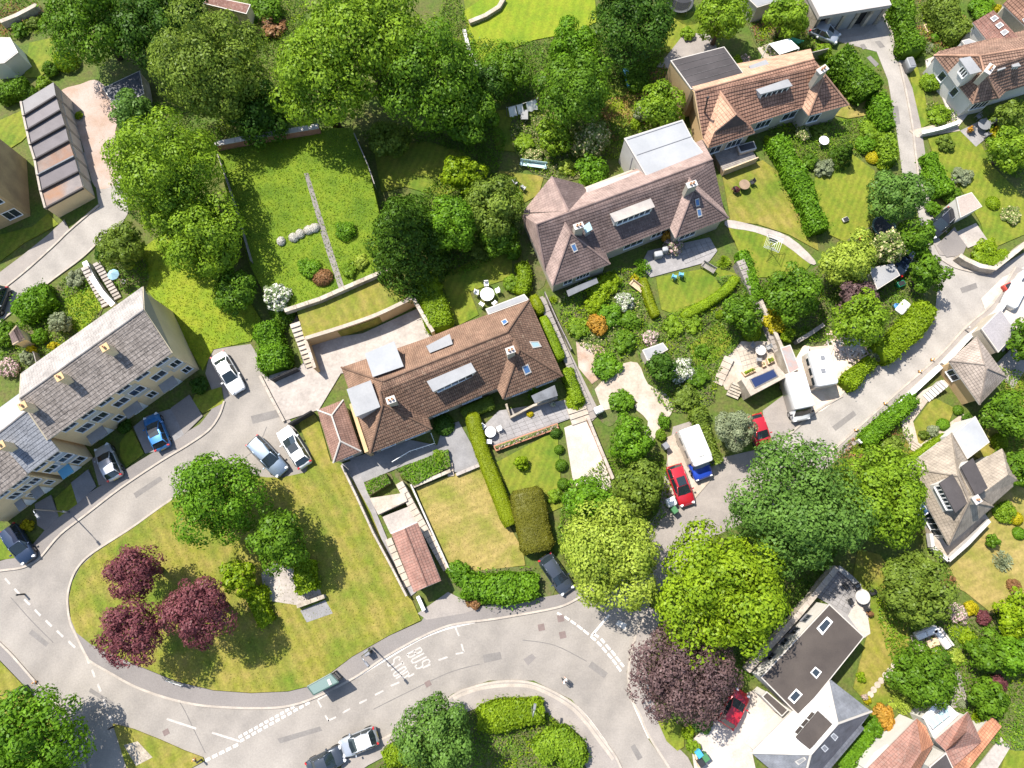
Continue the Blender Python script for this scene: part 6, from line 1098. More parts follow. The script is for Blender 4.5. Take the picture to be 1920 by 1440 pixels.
SHRUBS = [
 ('top clipped ball of the row beside the white drive', 1042, 810, 12, 1.1, 'dark', 'clip', ROWG), ('second clipped ball of the row beside the white drive', 1049, 842, 10, 1.0, 'mid', 'clip', ROWG), ('third clipped ball of the row beside the white drive', 1053, 872, 12, 1.1, 'mid', 'clip', ROWG), ('lowest clipped ball of the row beside the white drive', 1057, 907, 12, 1.1, 'mid', 'clip', ROWG),
 ('small lime sapling alone on the small front lawn', 976, 868, 15, 2.0, 'lime', 'loose'), ('loose green shrub at the end of the clipped row', 1042, 930, 14, 1.0, 'fresh', 'loose'),
 ('orange-gold shrub glowing in the garden right of the middle house', 1120, 608, 18, 1.5, 'orange', 'round'), ('rust-brown ball shrub on the meadow beside the dividing path', 603, 517, 19, 1.5, 'rust', 'clip', None, 2.1), ('green ball shrub touching the rust-brown one', 580, 500, 18, 1.3, 'bright', 'round', None, 2.1), ('round green shrub right of the meadow path', 645, 430, 18, 1.3, 'bright', 'round', None, 2.1), ('ragged green shrub low on the right half of the meadow', 655, 505, 17, 1.1, 'fresh', 'loose', None, 2.1), ('tawny shrub beside the meadow wall', 675, 490, 14, 1.0, 'pale', 'loose', None, 2.1),
 ('white-flowering shrub at the left end of the meadow wall', 515, 552, 26, 1.8, 'white', 'loose', None, 2.1), ('dark shrub below the white-flowering one', 530, 590, 22, 1.2, 'mid', 'round'),
 ('bright yellow-green conical bush by the upper left lawn', 116, 105, 22, 2.6, 'lime', 'clip'), ('green shrub left of the yellow-green conical bush', 93, 128, 14, 1.4, 'mid', 'round'), ('light green shrub behind the first garage', 80, 155, 16, 1.3, 'fresh', 'loose'), ('clipped dark green shrub behind the garages', 48, 172, 18, 1.5, 'mid', 'clip'),
 ('yellow flowering shrub beside the small brown shed', 57, 655, 8, 1.6, 'gold', 'tall'), ('grey-green shrub below the yellow flowers', 48, 668, 15, 1.3, 'grey', 'loose'), ('feathery grey-green shrub behind the terrace roof edge', 112, 605, 20, 2.2, 'grey', 'tall'), ('green shrub right of the brown shed', 72, 630, 14, 1.3, 'bright', 'round'), ('small dark shrub by the terrace garden path', 88, 545, 12, 1.2, 'mid', 'round'), ('shrub at the top of the terrace garden steps', 140, 520, 18, 1.4, 'grey', 'loose'), ('tawny flowering shrub against the terrace rear eave', 98, 647, 10, .9, 'gold', 'loose'), ('dark green shrub left of the brown shed', 5, 625, 24, 1.8, 'mid', 'round'), ('pale blossom shrub at the left edge behind the terrace', 12, 690, 18, 1.5, 'pink', 'round'), ('green shrub beside the blue cloth yard', 200, 505, 16, 1.2, 'olive', 'round'), ('glossy green shrub left of the dark olive bush', 188, 470, 16, 1.5, 'dark', 'loose'),
 ('dark shaded shrub at the end terrace house corner', 232, 798, 12, 1.2, 'dark', 'round'), ('yellow-green shrub in front of the left-edge terrace', 50, 985, 12, .9, 'gold', 'loose'), ('dark shrub by the right terrace corner', 372, 722, 16, 1.4, 'dark', 'round'),
 ('rusty brown dry shrub in the front hedge bed by the forecourt', 890, 1125, 16, 1.1, 'rust', 'loose'), ('green leafy shrub left end of the front hedge bed', 860, 1075, 22, 1.4, 'bright', 'round'), ('pale shrub in front of the middle house terrace', 822, 858, 14, 1.2, 'fresh', 'loose'), ('speckled shrub beside the front steps', 765, 890, 15, 1.1, 'olive', 'loose'),
 ('dark round shrub against the middle house wall', 832, 795, 22, 1.2, 'dark', 'clip'), ('yellow potted shrub on the porch paving', 994, 776, 6, .6, 'gold', 'round'), ('palm-like shrub on the plum-brown house gutter line', 1000, 735, 13, 3.0, 'bright', 'spiky'),
 ('hollow clipped lime bush at the top of the strip path', 1080, 752, 19, 1.3, 'lime', 'clip'), ('clipped cloud shrub in front of the plum-brown left wing', 1120, 545, 22, 1.5, 'lime', 'round'), ('second cloud shrub, right of the first', 1145, 528, 20, 1.5, 'lime', 'round'), ('small lime cloud shrub nearest the strip path', 1112, 572, 16, 1.3, 'lime', 'round'),
 ('white blossom shrub in the plum-brown front garden', 1172, 565, 18, 1.5, 'white', 'loose'), ('green shrub below the cloud shrubs', 1143, 590, 22, 1.4, 'bright', 'round'), ('dark leafy shrub under the white blossom', 1180, 600, 22, 1.3, 'mid', 'loose'), ('flower-flecked shrub left of the orange one', 1085, 615, 22, 1.2, 'fresh', 'loose'), ('lime fern-like shrub beside the strip path', 1038, 560, 9, .9, 'lime', 'spiky'), ('palm with feathery fronds below the plum-brown wall', 1205, 497, 18, 2.0, 'bright', 'spiky'), ('yellow shrub at the foot of the thin olive hedge', 1190, 522, 9, .8, 'gold', 'round'),
 ('white flower bush above the grey shed', 1218, 632, 16, 1.2, 'pink', 'loose'), ('green shrub left of the grey shed', 1172, 640, 22, 1.3, 'mid', 'loose'), ('broad green shrub beside the dirt patch', 1140, 685, 26, 1.3, 'bright', 'round'), ('white blossom shrub below the pool garden', 1278, 692, 24, 1.6, 'white', 'round'), ('mid green shrub right of the dark tree', 1310, 705, 22, 1.4, 'mid', 'loose'), ('red-flecked shrub right of the grey shed', 1262, 610, 20, 1.1, 'fresh', 'loose'), ('yellow-green ball by the garden steps', 1352, 588, 10, 1.1, 'lime', 'clip'), ('leafy green shrub below the curved hedge', 1300, 605, 20, 1.0, 'fresh', 'loose'), ('round lime shrub beside the pool steps', 1412, 622, 17, 1.4, 'lime', 'clip'), ('small sapling shrub on the lower pool lawn', 1318, 655, 14, 1.2, 'mid', 'loose'), ('bright fan palm by the garden steps', 1360, 488, 13, 1.4, 'lime', 'spiky'), ('rose bush with pink flowers against the plum-brown wall', 1262, 460, 18, 1.6, 'pink', 'loose'), ('rusty climbing shrub on the plum-brown wall', 1250, 440, 10, 2.2, 'orange', 'tall'),
 ('golden shrub beside the pool terrace wall', 1455, 600, 22, 1.6, 'gold', 'round'), ('conical green bush next to the golden shrub', 1478, 628, 14, 2.0, 'hedgel', 'tall'), ('green shrub by the curved path', 1165, 752, 22, 1.3, 'bright', 'round'), ('trailing green shrub above the camper', 1245, 790, 14, 1.1, 'bright', 'loose'), ('small shrub at the head of the path', 1240, 815, 10, .9, 'fresh', 'round'), ('tall green shrub beside the camper drive', 1285, 745, 24, 1.6, 'olive', 'loose'),
 ('yellow dome shrub on the lawn beside the lane', 1640, 292, 14, 1.0, 'gold', 'clip'), ('lime ball shrub beside the yellow dome', 1662, 303, 16, 1.2, 'lime', 'clip'), ('green shrub left of the yellow dome', 1625, 268, 18, 1.3, 'bright', 'round'), ('flecked green shrub above the yellow dome', 1635, 245, 20, 1.3, 'fresh', 'loose'), ('pale shrub left of the clipped cone tree', 1545, 312, 18, 1.2, 'grey', 'loose'), ('green shrub between hedge and pale shrub', 1520, 300, 14, 1.2, 'mid', 'round'), ('shrub beside the dwarf wall of the terracotta houses', 1445, 262, 12, 1.0, 'lime', 'loose'), ('tawny shrub by the terracotta bay window', 1507, 248, 14, 1.0, 'cream', 'round'), ('olive shrub in the shade of the terracotta bay', 1540, 245, 16, 1.0, 'olive', 'loose'), ('bright green bush on the white side passage', 1747, 150, 18, 1.5, 'fresh', 'round'), ('green shrub above the low stone raised bed', 1765, 212, 20, 1.2, 'fresh', 'loose'), ('bright golden shrub below the corner house patio', 1872, 248, 13, 1.1, 'gold', 'round'),
 ('silvery shrub on the lawn below the lane bend', 1805, 328, 18, 1.1, 'grey', 'loose'), ('round clipped lime shrub on the right lawn', 1866, 378, 14, 1.1, 'lime', 'clip'), ('flower ring shrub on the right lawn', 1900, 400, 18, 1.0, 'cream', 'loose'), ('big lime ball on the corner wall', 1848, 468, 22, 1.6, 'lime', 'round'), ('small green shrub beside the black car', 1752, 390, 16, 1.0, 'bright', 'loose'), ('shrub above the small pinkish garage', 1785, 365, 16, 1.2, 'mid', 'round'), ('grey bush on the upper lawn beside the lane', 1775, 265, 16, 1.2, 'olive', 'loose'),
 ('pale bush beside the clipped wall end', 1652, 650, 24, 1.6, 'grey', 'loose'), ('round clipped ball in the sandstone house garden', 1800, 768, 10, .9, 'mid', 'clip'), ('grey-green shrub on the sandstone front bed', 1750, 808, 12, 1.0, 'grey', 'loose'), ('green ball on the sandstone front bed', 1772, 795, 12, 1.0, 'bright', 'clip'), ('tawny shrub on the sandstone front bed', 1735, 815, 10, .9, 'olive', 'loose'), ('round bush beside the olive lime tree', 1675, 840, 22, 1.5, 'olive', 'loose'), ('clipped ball right of the pale flat roof', 1880, 828, 17, 1.5, 'hedgel', 'clip'), ('grey-green spiky pampas on the dry lawn', 1887, 1052, 20, 1.4, 'grey', 'spiky'), ('golden yellow round bush right of the terrace', 1910, 972, 13, 1.2, 'gold', 'clip'), ('bright green bush left of the golden one', 1885, 960, 20, 1.3, 'fresh', 'round'), ('oval green shrub on the dry lawn', 1862, 1015, 14, 1.5, 'mid', 'tall'), ('emerald bush below the golden one', 1915, 1000, 12, 1.0, 'bright', 'clip'), ('tiny red shrub at the top of the white terrace wall', 1905, 1100, 14, .9, 'rust', 'round'),
 ('copper-brown shrub beside the olive tree', 1780, 1090, 14, 1.3, 'rust', 'tall'), ('pale pink blossom shrub in the lower right beds', 1800, 1150, 18, 1.4, 'pink', 'loose'), ('lemon shrub next to the pink blossom', 1823, 1142, 13, 1.2, 'gold', 'round'), ('dark purple shrub next to the lemon one', 1845, 1158, 13, 1.2, 'burg', 'round'), ('yellow-green shrub below the pink blossom', 1820, 1200, 18, 1.2, 'lime', 'loose'), ('wine red shrub in the lowest right garden', 1873, 1285, 17, 1.3, 'burg', 'round'), ('amber orange shrub beside the red house', 1658, 1345, 19, 1.3, 'orange', 'round'), ('golden grass clump beside the red house', 1692, 1318, 24, 1.0, 'pale', 'spiky'), ('green shrub between slate wing and red house', 1640, 1362, 20, 1.2, 'bright', 'round'), ('lime shrub in front of the red house porch', 1622, 1392, 16, 1.2, 'lime', 'round'), ('lime bush on the orange lean-to roof edge', 1848, 1348, 12, 2.4, 'lime', 'round'), ('yellow flower shrub at the slate wing corner', 1626, 1312, 7, .7, 'gold', 'round'), ('round shrub on the modern house lawn edge', 1616, 1270, 9, .8, 'lime', 'loose'), ('rough green shrub at the foot of the round lawn tree', 1770, 1330, 14, 1.0, 'mid', 'loose'), ('grey shrub on the path by the red house', 1808, 1322, 9, .9, 'grey', 'clip'), ('yellow-green loose shrub right of the round lawn tree', 1795, 1232, 14, 1.0, 'pale', 'loose'), ('little green shrub on the lowest right lawn', 1880, 1315, 12, .9, 'bright', 'round'),
 ('blue-green shrub below the purple tree', 1320, 1355, 20, 1.0, 'blue', 'loose'), ('lime shrub by the lower drive bins', 1290, 1375, 12, .9, 'lime', 'round'), ('green shrub beside the white gravel drive bins', 1300, 1400, 14, 1.0, 'fresh', 'loose'),
 ('shrub by the trampoline garden path', 1290, 60, 14, 1.0, 'fresh', 'loose'), ('yellow-flecked shrub behind the black flat roof', 1380, 115, 14, 1.1, 'lime', 'round'), ('lilac flower shrub behind the black flat roof', 1398, 110, 11, 1.1, 'pink', 'loose'), ('olive shrub beside the white canopy', 1515, 80, 14, 1.2, 'olive', 'loose'), ('dark shrub by the dwarf wall of the garage court', 1545, 95, 16, 1.3, 'fresh', 'round'), ('bush above the canopy near the garage block', 1500, 30, 20, 1.5, 'olive', 'round'), ('yellow-green bush at the top edge behind the red-roofed wing', 1845, 12, 24, 1.5, 'bright', 'round'), ('golden bush beside the top edge passage', 1868, 15, 10, 1.0, 'gold', 'round'), ('blue-grey spiky plant in the upper kitchen garden', 1742, 85, 12, 1.0, 'grey', 'spiky'), ('green bush in the upper kitchen garden', 1755, 68, 10, .9, 'bright', 'clip'), ('second green bush in the upper kitchen garden', 1778, 75, 10, .9, 'lime', 'clip'),
 ('green shrub in the washing line garden', 985, 265, 20, 1.2, 'fresh', 'loose'), ('flowering shrub beside the turquoise bench', 1000, 290, 16, 1.1, 'cream', 'loose'), ('clump of green at the back of the shady garden', 950, 345, 20, 1.2, 'olive', 'round'), ('sunlit shrub behind the plum-brown rear wing', 1060, 310, 16, 1.0, 'pale', 'loose'), ('green shrub in the shady lawn corner', 960, 470, 16, 1.1, 'bright', 'round'), ('olive bush below the bright green tree', 900, 470, 22, 1.3, 'olive', 'loose'), ('lavender mound shrub by the shady lawn table', 960, 530, 16, 1.0, 'fresh', 'round'), ('bush against the purple shed fence', 1195, 150, 22, 1.4, 'mid', 'round'), ('pale shrub between lawn and black flat roof', 1205, 205, 18, 1.6, 'grey', 'round'), ('low shrub at the foot of the small light tree', 1190, 230, 12, .8, 'lime', 'loose'),
 ('low bush left of the huge tree in the top edge gap', 500, 45, 30, 1.6, 'rust', 'loose'), ('green bush at the top edge left of the huge tree', 490, 15, 32, 2.5, 'mid', 'round'), ('lime tuft growing out of the garage yard', 146, 215, 8, .6, 'lime', 'loose'), ('shrub at the top left corner garden', 35, 55, 16, 1.1, 'mid', 'loose'), ('green bush between fence and top left lawn', 60, 40, 14, 1.0, 'olive', 'loose'),
]
for s_ in SHRUBS:
    s_ = list(s_) + [None] * 2; shrub(*s_[:7], group=s_[7], z0=s_[8] if s_[8] else .08)
# white-topped low shrubs in a row on the meadow
for i, (x, y) in enumerate([(525, 450), (549, 443), (561, 436), (577, 429), (588, 425)]):
    shrub(['lone pale round bush left of the row on the meadow', 'leftmost pale bush of the four in a row on the meadow', 'second pale bush of the four in a row on the meadow', 'third pale bush of the four in a row on the meadow', 'pale bush of the row nearest the meadow path'][i], x, y, 9, .9, 'palebush', 'clip', 'pale round bushes on the meadow', z0=2.15)

# ---- uncountable growth
scatter('meadow_grass', 'long uneven meadow grass behind the retaining walls', 'grass', [(402, 275), (480, 255), (590, 240), (660, 240), (690, 310), (735, 500), (640, 543), (548, 575), (500, 560), (470, 500), (430, 380)], leafy('meadow_blades', (.2, .3, .01), (.12, .19, .007)), 26, .08, .3, 2.15, 3)
scatter('bank_grass', 'rough lime grass on the bank behind the terrace', 'grass', [(380, 695), (400, 655), (470, 640), (490, 600), (440, 520), (400, 440), (330, 420), (260, 470), (265, 530), (330, 610)], leafy('bank_blades', (.22, .29, .012), (.15, .2, .01)), 26, .08, .2, .1, 4)
for i, (pts, mat, hh) in enumerate([([(1060, 545), (1200, 505), (1210, 620), (1150, 680), (1060, 620)], 'fresh', .7), ([(1200, 620), (1340, 560), (1400, 600), (1350, 700), (1330, 760), (1250, 770), (1210, 700)], 'mid', .7), ([(742, 880), (840, 842), (845, 873), (777, 910)], 'bright', .601), ([(682, 905), (723, 887), (733, 905), (692, 928)], 'bright', .602),
    ([(885, 1335), (1000, 1320), (1055, 1370), (1100, 1450), (1040, 1490), (730, 1490), (705, 1440), (800, 1392)], 'mid', .5), ([(40, 600), (150, 505), (195, 540), (160, 635), (60, 685), (0, 685), (0, 620)], 'mid', .6), ([(1400, 10), (1500, 0), (1540, 90), (1440, 105)], 'olive', .6), ([(1690, 0), (1780, 0), (1825, 80), (1760, 105), (1715, 60)], 'olive', .5),
    ([(1640, 1100), (1800, 1165), (1920, 1145), (1955, 1380), (1870, 1395), (1780, 1325), (1705, 1325)], 'mid', .6), ([(1340, 522), (1500, 522), (1640, 425), (1735, 520), (1700, 615), (1600, 635), (1480, 635)], 'mid', .7), ([(880, 80), (1000, 80), (1110, 60), (1240, 60), (1230, 130), (1130, 160), (1000, 190), (910, 190)], 'dark', .8), ([(700, 240), (930, 230), (930, 330), (880, 300), (800, 268), (700, 278)], 'dark', .7), ([(800, 350), (960, 330), (980, 400), (960, 470), (830, 520), (790, 440)], 'dark', .6),
    ([(1840, 690), (1940, 720), (1940, 900), (1880, 900), (1860, 830), (1890, 750)], 'mid', .6), ([(1560, 850), (1700, 800), (1700, 870), (1720, 960), (1640, 1000)], 'olive', .5), ([(1130, 860), (1240, 850), (1250, 960), (1150, 1060), (1060, 1060), (1050, 960)], 'mid', .5), ([(1350, 1180), (1450, 1000), (1560, 1000), (1560, 1060), (1430, 1250), (1380, 1270)], 'dark', .4),
    ([(960, 220), (1060, 232), (1130, 300), (1060, 335), (980, 310)], 'fresh', .6), ([(0, 0), (60, 0), (95, 45), (50, 70), (0, 66)], 'olive', .6), ([(240, 420), (280, 500), (260, 560), (210, 530), (180, 480)], 'dark', .6), ([(1440, 240), (1560, 225), (1650, 230), (1670, 300), (1600, 290), (1520, 320), (1470, 270)], 'mid', .6), ([(1740, 190), (1790, 215), (1780, 240), (1740, 230)], 'fresh', .5), ([(1850, 220), (1920, 190), (1930, 330), (1880, 320), (1850, 270)], 'mid', .5), ([(270, 190), (400, 235), (410, 290), (260, 420), (225, 300)], 'dark', .5), ([(440, 10), (560, -30), (570, 120), (520, 235), (410, 250), (400, 60)], 'mid', .6), ([(850, -20), (900, 110), (930, 190), (860, 190), (820, 60)], 'mid', .6), ([(1240, 100), (1130, 170), (1130, 300), (1240, 240)], 'olive', .35)]):
    scatter('ground_cover', None, None, pts, mat, 62 if hh not in (.601, .602) else 90, .115, hh * 1.1 if hh not in (.601, .602) else .4, {.601: .75, .602: .9}.get(hh, .12), 20 + i, .85, .4, 3 if hh not in (.601, .602) else 0)
GC = ['mixed flowering ground cover right of the middle house', 'dense ground cover around the grey garden shed', 'bright ground cover in the front terrace bed', 'small bright bed beside the front steps', 'ground cover on the corner below the road bend', 'overgrown ground cover behind the terrace', 'ground cover near the garage block', 'ground cover of the upper kitchen gardens', 'ground cover in the lower right gardens', 'thicket floor above the caravan yard', 'shaded undergrowth below the lime lawn', 'deep shaded undergrowth below the huge tree', 'undergrowth around the dark conifer', 'ground cover right of the tan house', 'ground cover beside the sandstone house', 'undergrowth around the pale junction tree', 'shaded floor under the huge yellow-green tree', 'ground cover behind the plum-brown houses', 'rough growth in the upper left corner', 'ground cover by the service road bend', 'border growth below the terracotta houses', 'border growth beside the white passage', 'growth along the right edge below the corner house', 'shaded ground cover between garage yard and meadow', 'leafy undergrowth left of the huge tree', 'undergrowth beside the lime lawn path', 'rough growth left of the ochre side wall']
for o, l in zip([o for o in COL.objects if o.name.split('.')[0] == 'ground_cover'], GC): tag(o, l, 'ground cover')

scatter('island_grass', 'grass tufts and clover over the big traffic island', 'grass', [(380, 905), (320, 942), (250, 994), (180, 1040), (140, 1090), (132, 1130), (145, 1184), (200, 1220), (330, 1275), (470, 1297), (590, 1282), (660, 1229), (785, 1162), (715, 1010), (665, 905), (640, 872), (575, 890), (500, 900)], leafy('island_blades', (.23, .22, .03), (.13, .16, .015)), 16, .055, .06, .15, 71, .5)
scatter('lawn_tufts', 'grass tufts on the dry front lawn', 'grass', [(782, 918), (898, 875), (933, 950), (978, 1032), (982, 1056), (880, 1068), (842, 1056), (802, 970)], leafy('dry_blades', (.34, .26, .08), (.22, .2, .05)), 22, .055, .06, .11, 72, .5)
# ------------------------------------------------------------------ walls, fences, gates, steps
def wall(name, label, pts, w, h, mat, cap=None, z0=0.0, cat='wall', curve=0, capw=.08):
    o = empty(name, G(*pts[0], z0), 0, label, cat); L = smooth_line(pts, curve) if curve else pts
    Q = [G(x, y, z0 + h) for x, y in L]
    def run(nm, ww, a0, a1, mt):
        A, B = strip_poly(Q, ww); v = []; f = []
        for a, b in zip(A, B): v += [(a.x, a.y, a0), (a.x, a.y, a1), (b.x, b.y, a1), (b.x, b.y, a0)]
        for i in range(len(A) - 1):
            for k in range(4): f.append((i * 4 + k, i * 4 + (k + 1) % 4, i * 4 + 4 + (k + 1) % 4, i * 4 + 4 + k))
        n = len(A) - 1; f += [(3, 2, 1, 0), (n * 4, n * 4 + 1, n * 4 + 2, n * 4 + 3)]; new(nm, v, f, mt, o)
    run('wall_body', w, z0 - .1, z0 + h - (.08 if cap else 0), mat)
    if cap:
        if curve: run('coping', w + capw, z0 + h - .08, z0 + h, cap)
        else:
            for a, b in zip(Q[:-1], Q[1:]):      # coping stones one by one
                n = max(1, round((b - a).length / 1.1)); d = (b - a).normalized(); rz = math.atan2(d.y, d.x)
                for k in range(n): c = a.lerp(b, (k + .5) / n); mb = MB(); mb.box((c.x, c.y, z0 + h - .04), ((b - a).length / n - .03, w + capw, .08 + .012 * (k % 2)), rz); mb.build('coping_stone', cap, o)
    return o
wall('retaining_wall', 'curved ochre retaining wall with pale coping behind the middle house', [(572, 634), (640, 613), (700, 592), (740, 574), (774, 557)], .3, 2.35, m_ochre_l, m_cream, curve=4)
wall('retaining_wall', 'short ochre wall closing the right side of the back yard', [(775, 559), (800, 603), (812, 622)], .3, 2.2, m_ochre_l, m_cream)
wall('retaining_wall', 'ochre wall beside the back yard steps', [(572, 636), (580, 660), (590, 690)], .25, 1.9, m_ochre_l, m_cream)
wall('garden_wall', 'pale stone wall between the meadow and the upper lawn', [(533, 582), (600, 560), (645, 540), (700, 516), (738, 500)], .35, .75, m_stone, m_stone, ZU)
wall('garden_wall', 'red brick wall with white coping along the top of the meadow', [(400, 270), (480, 255), (597, 236)], .5, 1.3, m_brick, m_offwhite, 1.9)
wall('garden_wall', 'white-capped wall in steps along the right side of the grass island', [(640, 872), (668, 930), (700, 1000), (735, 1065), (762, 1118)], .14, 1.1, m_slab, m_kerb, capw=.05)
wall('garden_wall', 'white kerb wall beside the long front steps', [(770, 908), (800, 975), (843, 1070)], .12, .6, m_white_r, m_offwhite, capw=.04)
wall('garden_wall', 'grey retaining wall above the dry front lawn', [(775, 912), (845, 882)], .25, .7, m_stoned, m_stone)
wall('garden_wall', 'stone retaining wall with paving above the dry lawn', [(855, 890), (908, 868)], .25, .5, m_stone, m_conc)
wall('garden_wall', 'white roadside wall in front of the sandstone house', [(1612, 828), (1665, 778), (1727, 721), (1765, 686)], .4, .9, m_white_r, m_white)
wall('garden_wall', 'white roadside wall joining the tan house and its garage', [(1770, 682), (1822, 627), (1840, 612)], .35, 1.0, m_white_r, m_white)
wall('garden_wall', 'pale roadside wall beside the white yard', [(1845, 606), (1878, 578), (1905, 535), (1922, 508)], .35, 1.0, m_white_r, m_white)
wall('garden_wall', 'long stone wall along the wooded side of the modern house', [(1402, 1258), (1450, 1205), (1500, 1150), (1545, 1095), (1570, 1064)], .45, 1.4, m_stone, m_kerb)
wall('garden_wall', 'low grey wall around the modern house patio', [(1572, 1064), (1598, 1085), (1612, 1100)], .4, .7, m_slab, m_lead)
wall('garden_wall', 'rough stone wall at the road corner under the clipped hedge', [(1800, 478), (1812, 486), (1838, 498), (1865, 503), (1900, 475), (1925, 455)], .5, 1.1, m_stone, None)
wall('garden_wall', 'pale wall edging the white parking drive of the middle house', [(487, 704), (508, 745), (532, 790)], .2, .35, m_cream_r, m_kerb)
wall('garden_wall', 'stone wall with pale coping beside the white drive steps', [(1102, 782), (1124, 836), (1150, 898)], .22, .8, m_brick, m_kerb)
wall('garden_wall', 'stone wall along the right side of the garden steps', [(1395, 490), (1430, 570), (1468, 655)], .3, .9, m_stone, m_kerb)
wall('garden_wall', 'white wall between the two flights of terrace garden steps', [(158, 490), (172, 520), (190, 548), (212, 572)], .45, 1.2, m_white_r, m_white)
wall('garden_wall', 'curving pale wall at the edge of the lime lawn', [(870, 55), (880, 95), (893, 125)], .4, .5, m_offwhite, None)
wall('garden_wall', 'rubble wall along the bend of the lime lawn', [(880, 40), (910, 28), (935, 12), (945, -5)], .5, .6, m_stone, None)
wall('garden_wall', 'ochre wall with timber sleepers above the caravan yard', [(1495, 640), (1520, 625), (1545, 608)], .4, .9, m_woodg, None)
wall('garden_wall', 'low wall at the front of the forecourt beside the garage', [(783, 1118), (795, 1145)], .25, .7, m_white_r, m_white)
wall('garden_wall', 'stone edge wall of the raised paved pad', [(556, 1137), (608, 1118)], .3, .8, m_slab, m_stone)
wall('garden_wall', 'dark stone wall at the upper left corner', [(0, 40), (30, 28), (68, 8)], .5, 1.1, m_stone, None)
wall('garden_wall', 'white wall running from the corner house patio to the lane', [(1730, 248), (1765, 240), (1800, 228)], .3, .8, m_white_r, m_white)
wall('garden_wall', 'timber garden edge at the side of the white drive', [(1300, 1402), (1312, 1440)], .15, .6, m_woodl, None)
def fence(label, pts, h, mat, z0=0.0, panel=1.8):
    o = empty('fence', G(*pts[0], z0), 0, label, 'fence'); Q = [G(x, y, z0 + h) for x, y in pts]
    for a, b in zip(Q[:-1], Q[1:]):
        n = max(1, round((b - a).length / panel)); d = (b - a).normalized(); rz = math.atan2(d.y, d.x); L = (b - a).length / n
        for k in range(n):
            c = a.lerp(b, (k + .5) / n); p = a.lerp(b, k / n)
            mb = MB(); mb.box((c.x, c.y, z0 + h / 2 - .02), (L - .12, .05, h - .1), rz); mb.box((c.x, c.y, z0 + h - .05), (L - .1, .09, .05), rz); mb.build('fence_panel', mat, o)
            mb = MB(); mb.box((p.x, p.y, z0 + h / 2), (.1, .1, h + .06), rz); mb.build('fence_post', mat, o)
    return o
fence('grey timber fence on the right of the meadow', [(664, 250), (690, 310), (702, 345)], 1.2, m_woodg, 1.9)
fence('dark timber fence behind the terracotta houses', [(1522, 98), (1555, 90)], 1.6, m_woodg)
fence('weathered fence beside the left strip path', [(1022, 548), (1045, 600), (1072, 655)], 1.0, m_greenp if False else m_woodg)
fence('low timber fence by the terrace garden shed', [(62, 660), (70, 690)], 1.1, m_woodg)
fence('weathered fence left of the meadow', [(408, 290), (440, 385), (470, 490)], 1.0, m_woodg, 1.9)
def gate(label, a, b, h, mat=m_greyp):
    A, B = G(*a, h), G(*b, h); d = (B - A).normalized(); rz = math.atan2(d.y, d.x); L = (B - A).length; o = empty('gate', (A.x, A.y, 0), 0, label, 'gate')
    for k in range(6): c = A.lerp(B, (k + .5) / 6); mb = MB(); mb.box((c.x, c.y, h / 2), (L / 6 - .02, .06, h), rz); mb.build('board', mat, o)
    mb = MB(); c = A.lerp(B, .5); mb.box((c.x, c.y, h - .05), (L, .14, .1), rz); mb.build('top_rail', mat, o)
gate('dark sliding gate at the lower entrance of the white drive', (540, 795), (584, 770), 1.5, surf('charcoal_boards', (.06, .058, .06), fine=.1)); gate('dark gate at the hedge end of the parking court', (507, 712), (556, 690), 1.3, surf('charcoal_boards', (.06, .058, .06), fine=.1))
def steps(label, p0, p1, wpx, n, z0, z1, mat=m_cream, side=None, name='garden_steps'):
    """flight of single treads from p0 (at z0) to p1 (at z1)"""
    o = empty(name, G(*p0, 0), 0, label, 'steps'); A, B = G(*p0, z0), G(*p1, z1); d = Vector((B.x - A.x, B.y - A.y, 0)); L = d.length; d.normalize(); rz = math.atan2(d.y, d.x); w = wpx * mpp(*p0)
    for k in range(n):
        z = z0 + (z1 - z0) * (k + 1) / n; c = A + d * L * (k + .5) / n; mb = MB(); mb.box((c.x, c.y, z / 2), (L / n * .97, w, z), rz); mb.build('step', mat, o)
    return o
steps('long shallow steps beside the white-edged front lawn', (838, 1068), (748, 905), 14, 16, .15, 1.3, m_cream)
steps('narrow steps between the garage and the island wall', (765, 1100), (728, 1010), 12, 7, .15, .9, m_cream)
steps('steps from the yard up to the meadow', (585, 688), (553, 605), 20, 10, .1, 1.9, m_cream)
steps('strip steps on the right of the middle house', (1112, 785), (1015, 560), 14, 18, .12, 1.2, m_pavel)
steps('long strip steps beside the pool platform', (1462, 662), (1388, 488), 15, 20, .12, 1.4, m_pavel)
steps('left flight of terrace garden steps', (198, 575), (158, 500), 13, 12, .1, 1.5, m_conc); steps('right flight of terrace garden steps', (222, 560), (180, 492), 13, 12, .1, 1.5, m_conc)
steps('three brick-edged steps down to the white drive', (1090, 792), (1080, 762), 36, 3, .12, .5, m_cream); steps('small steps down to the dry lawn', (846, 893), (842, 868), 12, 3, .12, .45, m_cream)
steps('steps down through the sandstone house garden', (1710, 845), (1722, 830), 16, 4, .12, .5, m_cream); steps('stairs down beside the tan house', (1735, 748), (1772, 718), 16, 7, .1, 1.0, m_offwhite); steps('steps beside the pool platform', (1372, 745), (1385, 720), 22, 5, .12, 1.0, m_stone); steps('pale steps at the end of the garage block', (1678, 32), (1672, 8), 16, 5, .05, .8, m_offwhite, name='stone_steps'); steps('curved slab steps beside the white pool patio', (1345, 720), (1368, 670), 18, 5, .1, .5, m_cream)
